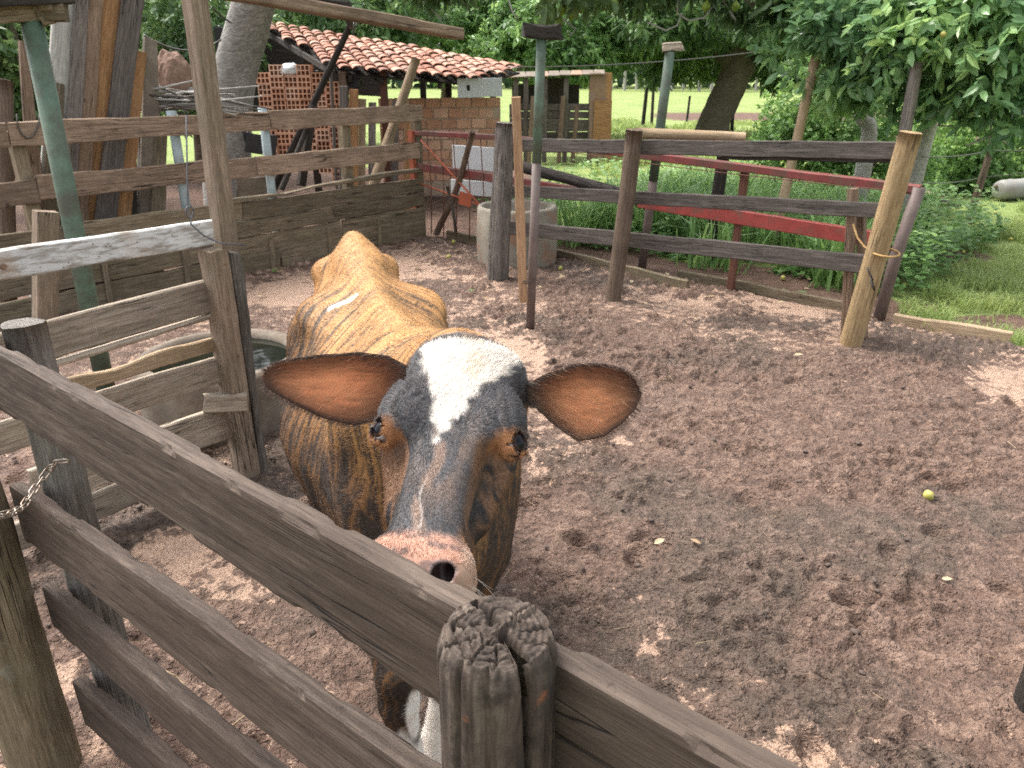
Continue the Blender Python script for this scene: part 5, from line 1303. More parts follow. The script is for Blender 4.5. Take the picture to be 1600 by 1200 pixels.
    V, F, T = leaves_np(pos, d, unit(r.normal(size=(n, 3))), r.uniform(1.0, 2.0, n), r.uniform(.7, 1.3, n), tint, False)
    o = add('far_wood', mesh_np('far_wood', V, F, attrs={'tint': T}), M['leaf_far']); tag(o, 'dark wood closing the far side of the pasture', 'wood', kind='stuff')

def blades_np(pos, h, w_, lean, seed, tb=.5):
    r = np.random.default_rng(seed); n = len(pos); a = r.uniform(0, 6.28, n)
    d = np.c_[np.cos(a), np.sin(a), np.zeros(n)]; s = np.c_[-np.sin(a), np.cos(a), np.zeros(n)]; up = np.array([0, 0, 1.0])
    h = h[:, None]; w_ = w_[:, None]; ln = (lean * r.uniform(.3, 1.3, n))[:, None]
    m = pos + up * h * .6 + d * h * ln * .35; t = pos + up * h * (1 - ln * .35) + d * h * ln
    V = np.stack([pos - s * w_ * .5, pos + s * w_ * .5, m + s * w_ * .45, m - s * w_ * .45, t], 1).reshape(-1, 3)
    k = np.arange(n)[:, None] * 5
    tint = np.clip(tb + .6 * (fbm(pos[:, 0] * 1.5, pos[:, 1] * 1.5, seed=seed) - .5) + r.normal(size=n) * .18, 0, 1)
    return V, [k + np.array([[0, 1, 2, 3]]), k + np.array([[3, 2, 4]])], np.repeat(tint, 5)

def make_grass():
    r = np.random.default_rng(12)
    # lawn to the right of the gate
    n = 150000
    X = r.uniform(2.7, 9.6, n); Y = r.uniform(4.3, 13.0, n); A, B = ab_of(X, Y)
    keep = (A > -1.42 + .25 * (vnoise(X * 3, Y * 3, seed=2) - .5)) & (B > 6.34 + .14 * (vnoise(X * 5, Y * 5, seed=4) - .5)) & ((B > 6.5) | (A > -1.30))
    dens = fbm(X * 1.6, Y * 1.6, seed=6, oct=3)
    for px, py, rad in ((1490, 398, .46), (1575, 500, .45), (1450, 470, .22), (1540, 460, .2)):
        c = P(px, py, z=0); keep &= ((X - c.x) ** 2 + ((Y - c.y) / .75) ** 2 > (rad * (.75 + .5 * vnoise(X * 7, Y * 7, seed=8))) ** 2) | (r.random(n) < .05)
    keep &= r.random(n) < sstep(.22, .45, dens); keep &= (X / Y < .80) & (X / Y > .38)
    p = np.c_[X, Y, np.full(n, -.03)][keep]; m = len(p)
    V, F, T = blades_np(p, r.uniform(.05, .17, m) * (.5 + .9 * dens[keep]), r.uniform(.005, .010, m), .9, 3, .80)
    o = add('lawn_grass', mesh_np('lawn_grass', V, F, attrs={'tint': T}), M['grass']); tag(o, 'short uneven grass on the lawn beside the gate', 'grass', kind='stuff')
    # pasture tufts far off
    n = 42000
    X = r.uniform(.4, 12, n); Y = r.uniform(13, 34, n); keep = (X / Y < .40) & (X / Y > .1) & (fbm(X * .7, Y * .7, seed=9) > .42) & ~((Y > 32) & (X > 5))
    p = np.c_[X, Y, np.full(n, -.02)][keep]; m = len(p)
    V, F, T = blades_np(p, r.uniform(.08, .22, m), r.uniform(.02, .04, m), .7, 4, .75)
    o = add('pasture_grass', mesh_np('pasture_grass', V, F, attrs={'tint': T}), M['grass']); tag(o, 'bright pasture grass beyond the sheds', 'grass', kind='stuff')
    # tall strap-leaved grass behind the dark rails
    n = 5200
    A = r.uniform(-5.4, -1.9, n); B = r.uniform(7.0, 10.5, n); keep = fbm(A * 1.1, B * 1.1, seed=15, oct=2) > .40
    A, B = A[keep], B[keep]; X = A * UX[0] + B * VX[0]; Y = A * UX[1] + B * VX[1]; p = np.c_[X, Y, np.full(len(X), -.02)]; m = len(p)
    V, F, T = blades_np(p, r.uniform(.35, .85, m), r.uniform(.014, .030, m), .75, 5, .6)
    o = add('tall_grass', mesh_np('tall_grass', V, F, attrs={'tint': T}), M['weed']); tag(o, 'tall strap-leaved grass growing behind the red beams', 'grass', kind='stuff')
    # broad-leaved weeds: low carpet
    def weeds(name, lab, n, fa, fb, hmax, L, seed, cond=None):
        A = r.uniform(*fa, n); B = r.uniform(*fb, n); k = fbm(A * .9, B * .9, seed=seed, oct=3); keep = k > .40
        if cond is not None: keep &= cond(A, B)
        A, B, k = A[keep], B[keep], k[keep]; X = A * UX[0] + B * VX[0]; Y = A * UX[1] + B * VX[1]
        z = r.random(len(X)) * hmax * sstep(.38, .62, k); a = r.uniform(0, 6.28, len(X)); d = np.c_[np.cos(a), np.sin(a), r.uniform(-.3, .5, len(X))]
        nr_ = np.c_[r.normal(size=(len(X), 2)) * .4, np.ones(len(X))]
        tint = np.clip(.28 + .5 * z / hmax + r.normal(size=len(X)) * .15, 0, 1)
        V, F, T = leaves_np(np.c_[X, Y, z], d, nr_, L * r.uniform(.6, 1.3, len(X)), L * .6 * r.uniform(.7, 1.2, len(X)), tint, False)
        o = add(name, mesh_np(name, V, F, attrs={'tint': T}), M['weed']); tag(o, lab, 'weeds', kind='stuff')
    weeds('broadleaf_weeds', 'broad-leaved weeds filling the strip behind the red beams', 15000, (-5.6, -1.3), (7.2, 11.0), .55, .085, 21)
    weeds('lawn_weeds', 'low leafy weeds round the slim brown fence post', 16000, (-2.2, 2.6), (7.2, 13.0), .30, .075, 22, lambda A, B: (B > 7.3 - .25 * A) & ((A * UX[0] + B * VX[0]) / (A * UX[1] + B * VX[1]) < .53))
    weeds('shed_weeds', 'weeds growing between the sheds and the gate', 5000, (-7.5, -5.0), (8.2, 13.5), .5, .10, 23)

# ------------------------------------------------------------------ the cow
POLL = np.array([-.078, 1.33, 1.35]); NOSE = np.array([-.137, .905, 1.168])
EH = NOSE - POLL; HL = np.linalg.norm(EH); EH = EH / HL
EL = np.array([1., 0, 0]) - EH[0] * EH; EL = EL / np.linalg.norm(EL); EN = np.cross(EH, EL)
_c, _s = math.cos(.005), math.sin(.005); EL, EN = _c * EL - _s * EN, _c * EN + _s * EL
BX = np.array([-.313, .95, 0.]); BX = BX / np.linalg.norm(BX); BL = np.array([BX[1], -BX[0], 0.])
EYE = [(.211, -.108, -.031), (.212, .108, -.029)]
EYE_AX = (.30, .54, .79)
EYE_R = .0215
def hp(h, l, n): return POLL + EH * h + EL * l + EN * n
def bp(s, l, z): q = POLL + BX * s + BL * l; return np.array([q[0], q[1], z])
def headc(p): q = p - POLL; return q @ EH, q @ EL, q @ EN
def bodyc(p): q = p - POLL; return q @ BX, q @ BL, p[:, 2]
def table(rows, n=600, sig=.018):
    rows = np.array(rows, float); x = np.linspace(rows[0, 0], rows[-1, 0], n); dx = x[1] - x[0]
    k = np.exp(-.5 * (np.arange(-60, 61) * dx / sig) ** 2); k /= k.sum()
    out = [x]
    for c in range(1, rows.shape[1]):
        y = np.interp(x, rows[:, 0], rows[:, c]); out.append(np.convolve(np.pad(y, 60, mode='edge'), k, 'valid'))
    return out
TORSO = table([(.10, .02, .82, .74), (.16, .10, .92, .64), (.26, .165, 1.05, .55), (.40, .215, 1.145, .49), (.55, .262, 1.17, .47), (.75, .315, 1.135, .45), (.95, .350, 1.115, .44),
               (1.15, .340, 1.115, .46), (1.30, .300, 1.135, .52), (1.45, .265, 1.150, .60), (1.58, .225, 1.165, .66), (1.70, .19, 1.16, .72), (1.78, .10, 1.10, .80), (1.83, .02, 1.0, .9)], sig=.03)
HEAD = table([(-.05, .012, -.07, -.10), (-.03, .060, -.050, -.13), (.0, .100, -.024, -.16), (.05, .112, -.002, -.18), (.11, .114, .005, -.205), (.18, .108, .003, -.215), (.24, .092, -.001, -.205), (.30, .077, -.006, -.185),
              (.36, .066, -.010, -.160), (.41, .068, -.010, -.142), (.45, .076, -.012, -.135), (.485, .068, -.022, -.125), (.505, .046, -.042, -.11), (.517, .012, -.06, -.09)], sig=.010)
def smin(a, b, k):
    h = np.clip(.5 + .5 * (b - a) / k, 0, 1); return b * (1 - h) + a * h - k * h * (1 - h)
def smax(a, b, k): return -smin(-a, -b, k)
def ell(q, c, r):
    d = (q - np.array(c)) / np.array(r); L = np.sqrt((d * d).sum(1)); return (L - 1) * min(r) * (.6 + .4 * (np.array(r).mean() / min(r)))
def cone(p, a, b, ra, rb):
    a = np.asarray(a); b = np.asarray(b); d = b - a; t = np.clip(((p - a) @ d) / (d @ d), 0, 1)
    return np.sqrt((((p - a) - t[:, None] * d) ** 2).sum(1)) - (ra + (rb - ra) * t)
def loft(x, l, z, T, ptop, pbot, narrow):
    hw = np.interp(x, T[0], T[1]); zt = np.interp(x, T[0], T[2]); zb = np.interp(x, T[0], T[3])
    zc = zb + (zt - zb) * .47; up = z > zc; hh = np.where(up, zt - zc, zc - zb); zn = np.abs(z - zc) / hh
    w_ = hw * (1 - narrow[0] * np.clip(zn, 0, 1) * up - narrow[1] * np.clip(zn, 0, 1) * ~up)
    e = np.where(up, ptop, pbot)
    f = ((np.abs(l) / np.maximum(w_, 1e-3)) ** e + zn ** e) ** (1 / e)
    d = (f - 1) * np.minimum(hw, hh) * .92
    over = np.maximum(T[0][0] - x, x - T[0][-1]); return np.where(over > 0, np.maximum(d, 0) * .5 + over, d)
LEGS = []
def _legs():
    k1 = np.array([-.272, 1.425, .40]); f1 = np.array([-.238, 1.405, .135])
    LEGS.append([(bp(.36, -.13, .84), .095), (bp(.31, -.145, .64), .075), (k1 + [0, .01, .07], .050), (k1, .046), (k1 + [.004, 0, -.05], .036), (f1 + [0, 0, .04], .030), (f1, .037), (f1 + [.008, -.02, -.06], .033), (f1 + [.01, -.035, -.105], .046)])
    k2 = np.array([-.165, 1.575, .40]); f2 = np.array([-.205, 1.55, .13])
    LEGS.append([(bp(.38, .11, .84), .090), (bp(.36, .11, .64), .072), (k2 + [0, .01, .07], .050), (k2, .046), (k2 + [0, 0, -.05], .036), (f2 + [0, 0, .04], .030), (f2, .037), (f2 + [0, -.02, -.06], .033), (f2 + [0, -.035, -.10], .046)])
    for sg in (-1, 1):
        LEGS.append([(bp(1.42, sg * .150, .90), .140), (bp(1.27, sg * .195, .68), .105), (bp(1.47, sg * .19, .56), .075), (bp(1.62, sg * .17, .50), .052), (bp(1.60, sg * .17, .42), .040), (bp(1.58, sg * .17, .18), .033), (bp(1.575, sg * .17, .13), .040), (bp(1.555, sg * .17, .07), .036), (bp(1.53, sg * .17, .035), .048)])
_legs()
def eye_uv(q, k):
    """coordinates on the eye: u along the slit, v across it, along the outward axis; o < 0 inside the almond opening"""
    sg = (-1, 1)[k]; dv = q - np.array(EYE[k]); ax = np.array(EYE_AX) * np.array([1, sg, 1]); ax = ax / np.linalg.norm(ax)
    t1 = np.array([.90, sg * .10, -.40]); t1 = t1 - (t1 @ ax) * ax; t1 = t1 / np.linalg.norm(t1); t2 = np.cross(ax, t1) * sg
    uu, vv = dv @ t1, dv @ t2
    return uu, vv, dv @ ax, np.sqrt((dv ** 2).sum(1)), np.abs(vv) - .0128 * (1 - (uu / .0205) ** 2)
def cow_field(p):
    s, l, z = bodyc(p); q = np.stack([s, l, z], 1)
    d = loft(s, l, z, TORSO, 1.78, 2.15, (.16, .05))
    d = smin(d, cone(p, bp(.5, 0, 1.125), bp(1.2, 0, 1.085), .045, .035), .07)
    d = smin(d, cone(p, bp(1.2, 0, 1.09), bp(1.62, 0, 1.150), .035, .038), .06)
    d = smin(d, ell(q, (1.675, 0, 1.175), (.095, .048, .068)), .06)
    d = smin(d, ell(q, (1.56, 0, 1.140), (.14, .085, .055)), .08)
    for sg in (-1, 1):
        d = smin(d, ell(q, (1.29, sg * .180, 1.050), (.095, .060, .045)), .13)
        d = smin(d, ell(q, (1.70, sg * .115, 1.090), (.06, .05, .045)), .07)
        d = smin(d, ell(q, (.44, sg * .165, .96), (.12, .075, .20)), .07)
        d = smin(d, ell(q, (.50, sg * .07, 1.12), (.10, .05, .06)), .06)
        d = smax(d, -ell(q, (1.12, sg * .29, 1.15), (.12, .10, .045)), .12)
        d = smax(d, -ell(q, (1.50, sg * .27, 1.16), (.12, .10, .06)), .10)
    d = smin(d, ell(q, (.41, .185, 1.045), (.10, .055, .10)), .06)
    d = d + .0035 * np.sin(s * 62) * sstep(.55, .7, s) * (1 - sstep(1.0, 1.12, s)) * (1 - sstep(.9, 1.05, z))
    for lg in LEGS:
        dl = None
        for (a, ra), (b, rb) in zip(lg[:-1], lg[1:]):
            c = cone(p, a, b, ra, rb); dl = c if dl is None else smin(dl, c, .018)
        d = smin(d, dl, .06)
    # neck: deep and thin, with a loose dewlap
    ps = POLL + BX * s[:, None] + BL * (l[:, None] * 1.25); ps[:, 2] = z
    nk = np.array([bp(.10, 0, 1.19), bp(.10, 0, 1.19)])
    d = smin(d, cone(ps, bp(.46, 0, .96), bp(.10, 0, 1.20), .225, .135), .09)
    pd = POLL + BX * s[:, None] + BL * (l[:, None] * 2.4); pd[:, 2] = z
    d = smin(d, cone(pd, bp(.34, 0, .66), bp(.02, 0, 1.06), .10, .055), .07)
    d = smin(d, cone(p, bp(1.78, 0, 1.10), bp(1.86, 0, .55), .026, .018), .03)
    # head
    h, hl, hn = headc(p); qh = np.stack([h, hl, hn], 1)
    near = (h > -.14) & (h < .60) & (np.abs(hl) < .3) & (hn > -.40) & (hn < .18)
    if near.any():
        i = np.where(near)[0]; h, hl, hn, q2 = h[i], hl[i], hn[i], qh[i]
        e = loft(h, hl, hn, HEAD, 2.7, 2.1, (.04, .32))
        e = smin(e, ell(q2, (.012, 0, -.055), (.055, .08, .045)), .04)
        for k, sg in enumerate((-1, 1)):
            ey = np.array(EYE[k])
            e = smin(e, ell(q2, (.185, sg * .083, -.032), (.060, .040, .046)), .035)
            e = smin(e, ell(q2, (.155, sg * .093, -.018), (.045, .022, .020)), .03)          # brow
            e = smin(e, ell(q2, (.12, sg * .060, -.150), (.085, .040, .070)), .05)           # cheek and jaw
            e = smin(e, cone(q2, (.24, sg * .083, -.075), (.33, sg * .066, -.088), .022, .014), .04)   # facial crest
            e = smax(e, -ell(q2, (.300, sg * .085, -.032), (.070, .022, .030)), .035)        # hollow before the eye
            e = smax(e, -ell(q2, (.105, sg * .128, -.045), (.035, .030, .035)), .04)         # hollow behind the brow
            e = smin(e, ell(q2, (.450, sg * .044, -.040), (.036, .034, .034)), .022)         # nostril wing
            e = smin(e, ell(q2, (.450, sg * .048, -.095), (.040, .028, .034)), .03)          # lip
            # eye socket, then lids that hug the eyeball round an almond opening
            uu, vv, along, r_, o = eye_uv(q2, k)
            e = smax(e, -(r_ - EYE_R), .004)
            e = smax(e, -np.maximum(o + .0015, .004 - along), .003)
            lid = smax(np.abs(r_ - (EYE_R + .0022)) - .0027, -np.where(along > 0, o, .02), .0016)
            e = smin(e, np.where(r_ < .05, lid, 1.0), .006)
        e = smin(e, ell(q2, (.448, 0, -.052), (.048, .060, .045)), .025)
        e = smin(e, ell(q2, (.40, 0, -.150), (.075, .045, .030)), .03)                       # chin
        for sg in (-1, 1):
            e = smax(e, -ell(q2, (.475, sg * .038, -.018), (.015, .0125, .022)), .006)   # nostril
            e = smax(e, -ell(q2, (.468, sg * .046, -.022), (.012, .011, .018)), .006)
            # skin folds above the eyes
        f = .0011 * np.sin(np.abs(hl) * 330 + 9 * fbm(h * 16, hl * 14, None, seed=19, oct=2) + 5 * np.sin(h * 16)) * sstep(.35, .6, fbm(h * 30, hl * 30, None, seed=18, oct=2)) * sstep(.03, .06, np.abs(hl)) * (1 - sstep(.19, .24, h)) * sstep(.0, .05, h) * (hn > -.07)
        e = e + f
        d[i] = smin(d[i], e, .045)
    return d

def surface_nets(field, lo, hi, sp):
    n = [int(math.ceil((b - a) / sp)) + 1 for a, b in zip(lo, hi)]
    ax = [lo[i] + np.arange(n[i]) * sp for i in range(3)]
    # coarse pass, then only the blocks that the surface may cross
    cs = 6; D = np.full(n, 1.0, np.float32)
    cb = [np.arange(0, n[i], cs) for i in range(3)]
    CX, CY, CZ = np.meshgrid(*[ax[i][np.minimum(cb[i] + cs // 2, n[i] - 1)] for i in range(3)], indexing='ij')
    fc = field(np.stack([CX, CY, CZ], -1).reshape(-1, 3)).reshape(CX.shape)
    rad = sp * cs * 1.3
    blocks = np.argwhere(np.abs(fc) < rad * 1.6)
    off = np.stack(np.meshgrid(*[np.arange(cs)] * 3, indexing='ij'), -1).reshape(-1, 3)
    D[:] = np.where(np.kron(fc, np.ones((cs, cs, cs)))[:n[0], :n[1], :n[2]] < 0, -1, 1)
    idx = (blocks[:, None] * cs + off[None]).reshape(-1, 3); idx = idx[(idx < np.array(n)).all(1)]
    for c in range(0, len(idx), 400000):
        k = idx[c:c + 400000]; D[k[:, 0], k[:, 1], k[:, 2]] = field(np.stack([ax[i][k[:, i]] for i in range(3)], -1))
    ins = D < 0
    corner = [np.s_[i:n[0] - 1 + i, j:n[1] - 1 + j, k:n[2] - 1 + k] for i in (0, 1) for j in (0, 1) for k in (0, 1)]
    cnt = sum(ins[c].astype(np.int8) for c in corner); cells = np.argwhere((cnt > 0) & (cnt < 8))
    vid = np.full([q - 1 for q in n], -1, np.int32); vid[tuple(cells.T)] = np.arange(len(cells))
    V = cells.astype(float) + .5; V = np.array(lo) + V * sp
    F = []
    for a in range(3):
        s0 = [slice(1, n[i] - 1) for i in range(3)]; s0[a] = slice(0, n[a] - 1); s1 = list(s0); s1[a] = slice(1, n[a])
        i0, i1 = ins[tuple(s0)], ins[tuple(s1)]; e = np.argwhere(i0 != i1); flip = i0[tuple(e.T)]
        for i in range(3):
            if i != a: e[:, i] += 1
        b, c = (a + 1) % 3, (a + 2) % 3
        def g(db, dc):
            k = e.copy(); k[:, b] -= db; k[:, c] -= dc; return vid[k[:, 0], k[:, 1], k[:, 2]]
        q = np.stack([g(1, 1), g(0, 1), g(0, 0), g(1, 0)], -1); q[~flip] = q[~flip][:, ::-1]; F.append(q)
    return V, np.concatenate(F)
def project(V, field, it=3, eps=.0015, maxstep=.012):
    for _ in range(it):
        f = field(V); G = np.stack([field(V + np.eye(3)[i] * eps) - field(V - np.eye(3)[i] * eps) for i in range(3)], 1) / (2 * eps)
        g2 = np.maximum((G * G).sum(1), .05); st = -(f / g2)[:, None] * G
        ln = np.linalg.norm(st, axis=1, keepdims=True); V = V + st * np.minimum(1, maxstep / np.maximum(ln, 1e-9))
    return V
def quad_subdiv(V, F, mask):
    """split the masked quads in four; their unmasked neighbours become polygons through their new mid points (kept as triangles fan)"""
    E = np.sort(np.stack([F, np.roll(F, -1, 1)], -1), -1)      # (M,4,2)
    key = E[..., 0].astype(np.int64) * len(V) + E[..., 1]
    uk = np.unique(key[mask]); mid = V[(uk // len(V)).astype(int)] * .5 + V[(uk % len(V)).astype(int)] * .5
    em = np.searchsorted(uk, key); em = np.clip(em, 0, len(uk) - 1); has = uk[em] == key
    em = em + len(V); fm = np.where(mask)[0]; cen = V[F[fm]].mean(1); cid = len(V) + len(uk) + np.arange(len(fm))
    out = []
    for i in range(4): out.append(np.stack([F[fm, i], em[fm, i], cid, em[fm, i - 1]], -1))
    Q = np.concatenate(out); rest = np.where(~mask)[0]
    plain_ = rest[~has[rest].any(1)]; bord = rest[has[rest].any(1)]
    T = []
    for k in bord:
        loop = []
        for i in range(4):
            loop.append(F[k, i])
            if has[k, i]: loop.append(em[k, i])
        for i in range(1, len(loop) - 1): T.append((loop[0], loop[i], loop[i + 1]))
    return np.concatenate([V, mid, cen]), np.concatenate([F[plain_], Q]), np.array(T, np.int32).reshape(-1, 3), len(plain_)

def mixc(a, b, f): return a * (1 - f[:, None]) + np.asarray(b) * f[:, None]
def coat(p):
    """the coat's own pigment: tan and black brindle body, dark face, white star, pink muzzle"""
    s, l, z = bodyc(p); h, hl, hn = headc(p); n = len(p)
    th = np.arctan2(np.abs(l), np.maximum(z - .72, 1e-3) * 1.0)            # 0 on the spine, grows down the flank
    warp = .16 * (fbm(s * 2.4, l * 3 + 5, z * 3, seed=71, oct=3) - .5)
    sw = s + warp + .16 * th + .04 * np.sin(th * 3)
    sgn = np.sign(l) * 7
    st = fbm(sw * 78, th * 2.6 + sgn, None, seed=61, oct=3, gain=.65)
    st2 = fbm(sw * 150, th * 5.0 + sgn, None, seed=66, oct=3, gain=.6)
    patch = fbm(s * 2.6, l * 3.2, z * 3.0, seed=64, oct=3)
    fleck = fbm(s * 40, l * 40, z * 40, seed=67, oct=2)
    front = sstep(.62, .30, s)
    flank = np.clip(sstep(.50, 1.15, th + (patch - .5) * .6) + .55 * front * sstep(1.10, .90, z), 0, 1)  # neck and chest: darker brindle, with shade put into the colour
    tan = np.tile(np.array([.43, .222, .078]), (n, 1)) * (.66 + .68 * fbm(s * 9, l * 9, z * 9, seed=62, oct=3))[:, None]
    c = mixc(tan, (.165, .076, .027), flank * .92)
    thr = .610 - .12 * flank - .26 * (patch - .5)
    black = sstep(thr - .09, thr + .08, st) * (.60 + .35 * flank) * (.45 + 1.1 * fleck) + .70 * sstep(.49, .62, st2) * (.55 + .45 * flank) * sstep(.33, .50, patch + .25 * flank)
    for cs_, cl_, rr in ((1.33, .26, .09), (1.25, -.27, .07), (1.02, -.30, .10), (.62, -.10, .05)):                # sooty patches on the hips
        black = np.maximum(black, .85 * np.exp(-(((s - cs_) / rr) ** 2 + ((l - cl_) / (rr * .6)) ** 2)) * sstep(.36, .58, st2))
    c = mixc(c, (.024, .019, .017), np.clip(black, 0, .92))
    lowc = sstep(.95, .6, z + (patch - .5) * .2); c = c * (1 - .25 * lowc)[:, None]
    # pale ridge along the spine and a short white slash on the back
    c = mixc(c, (.52, .295, .11), .35 * np.exp(-(l / .055) ** 2) * sstep(.45, .6, s))
    dx, dy = s - 1.20, l + .105; u_ = dx * .38 + dy * .925; v_ = -dx * .925 + dy * .38
    c = mixc(c, (.80, .77, .72), sstep(1.35, .8, (u_ / .052) ** 2 + ((v_ - .012 * np.sin(u_ * 38)) / .012) ** 2 + 1.6 * (st2 - .5)))
    # legs: brown with black in front, white stockings
    leg = z < .50; stock = sstep(.35, .31, z + .05 * (patch - .5) + .03 * np.sin(l * 90)); c = mixc(c, (.72, .67, .60), stock * leg)
    kw = np.exp(-(((p[:, 0] + .232) / .020) ** 2 + ((p[:, 2] - .385) / .085) ** 2)) * (p[:, 1] < 1.47); c = mixc(c, (.74, .70, .64), sstep(.35, .6, kw))
    c = mixc(c, (.10, .075, .055), sstep(.075, .06, z))
    # ---------------- head
    hd = sstep(-.065, -.030, h - .55 * np.clip(-hn - .10, 0, 1)) * sstep(-.36, -.30, hn) * (h > -.12)
    hz = fbm(h * 26, hl * 60, hn * 60, seed=81, oct=4); hb = fbm(h * 8, hl * 22, hn * 9, seed=82, oct=3); fine = fbm(h * 60, hl * 190, hn * 190, seed=83, oct=2)
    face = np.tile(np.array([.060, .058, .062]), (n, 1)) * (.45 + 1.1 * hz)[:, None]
    face = mixc(face, (.25, .165, .115), np.clip(.55 * sstep(.54, .74, hb) * sstep(.07, .01, np.abs(hl)) * (1 - sstep(.30, .40, h)) + .12 * sstep(.52, .72, fine), 0, .7))
    face = mixc(face, (.40, .25, .17), .45 * sstep(.014, .004, np.abs(hl + .010 + .008 * np.sin(h * 40))) * sstep(.2, .25, h) * sstep(.45, .60, hz + .08))
    # brindle cheeks under the eye line; face sides also darkened as painted shade
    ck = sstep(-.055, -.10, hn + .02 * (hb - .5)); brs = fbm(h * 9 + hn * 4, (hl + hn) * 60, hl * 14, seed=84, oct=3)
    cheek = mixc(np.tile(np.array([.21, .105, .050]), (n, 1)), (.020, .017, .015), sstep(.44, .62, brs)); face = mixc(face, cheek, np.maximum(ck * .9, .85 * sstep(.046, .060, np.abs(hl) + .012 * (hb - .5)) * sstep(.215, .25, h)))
    # pale hairs, star on the forehead, streak on the nose
    jag = .010 * (fbm(h * 70, hl * 70, None, seed=85, oct=2) - .5) * 2
    half = np.interp(h, [-.04, -.01, .03, .08, .13, .18, .21, .25], [.090, .096, .088, .066, .042, .024, .012, .0]); ctr = np.interp(h, [0, .1, .25], [.006, -.002, -.012])
    star = sstep(.007, -.007, np.abs(hl - ctr) - half + jag) * (hn > -.08) * sstep(-.012, .0, h + .012 * (hz - .5)) * (half > 0)
    stc = np.tile(np.array([.66, .61, .55]), (n, 1)) * (.85 + .3 * hz)[:, None]; stc = mixc(stc, (.72, .53, .32), .55 * sstep(.45, .7, fbm(h * 14, hl * 22, None, seed=86)) * sstep(.0, .07, hl + .02))
    face = mixc(face, stc, star)
    face = mixc(face, (.50, .44, .40), .6 * sstep(.0028, .0008, np.abs(hl + .012 + .006 * np.sin(h * 60))) * sstep(.31, .33, h) * sstep(.425, .40, h))
    # rusty rings round the eyes
    for k, sg in enumerate((-1, 1)):
        ey = np.array(EYE[k]) + np.array([.022, -sg * .008, .008]); dd = np.sqrt(((h - ey[0]) / 1.25) ** 2 + (hl - ey[1]) ** 2 + ((hn - ey[2])) ** 2)
        face = mixc(face, (.44, .205, .085), .92 * sstep(.040, .022, dd + .018 * (hz - .5)))
        uu, vv, al, r_, o = eye_uv(np.stack([h, hl, hn], 1), k)
        face = mixc(face, (.026, .019, .017), .92 * sstep(.0050, .0022, o) * (al > 0) * (r_ < .04) * (np.abs(uu) < .026))
    # muzzle
    mz = sstep(.405, .432, h + .010 * (hb - .5) * 2 - .15 * np.clip(-hn - .07, 0, 1)); pk = np.tile(np.array([.43, .235, .165]), (n, 1)) * (.8 + .4 * hz)[:, None]
    pk = mixc(pk, (.40, .34, .34), .8 * sstep(.474, .490, h)); pk = mixc(pk, (.13, .085, .075), .8 * sstep(.52, .66, fbm(h * 60, hl * 60, hn * 60, seed=88))); pk = mixc(pk, (.20, .13, .105), .7 * sstep(.035, .06, np.abs(hl)) * sstep(.44, .41, h))
    pk = mixc(pk, (.50, .36, .27), .6 * sstep(.055, .070, np.abs(hl)))
    for sg in (-1, 1):
        dn = np.minimum(np.sqrt(((h - .475) / .016) ** 2 + ((hl - sg * .038) / .0135) ** 2 + ((hn + .018) / .024) ** 2), np.sqrt(((h - .468) / .013) ** 2 + ((hl - sg * .046) / .012) ** 2 + ((hn + .022) / .020) ** 2)); pk = mixc(pk, (.27, .22, .22), .8 * sstep(1.45, 1.15, dn)); pk = mixc(pk, (.035, .02, .018), sstep(1.10, .92, dn))
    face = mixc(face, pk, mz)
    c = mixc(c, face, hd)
    return np.clip(c, .004, .9)

def fur_dir(p, nrm):
    s, l, z = bodyc(p); h, hl, hn = headc(p); n = len(p)
    body = np.tile(BX, (n, 1)) + np.array([0, 0, -.5]) * sstep(.05, .3, np.abs(l))[:, None] + BL * (np.sign(l) * .35)[:, None]
    w_ = sstep(.16, .26, h)[:, None]
    out = EL[None] * (hl * 7)[:, None]
    head = (EH[None] * (2 * w_ - 1)) * .8 + out * .9 + np.where(hn < -.06, -.8, 0)[:, None] * EN[None]
    hd = sstep(-.10, -.02, h)[:, None] * (h > -.2)[:, None] * (hn > -.35)[:, None]
    d = body * (1 - hd) + head * hd
    d = d - (d * nrm).sum(1, keepdims=True) * nrm
    return unit(d)

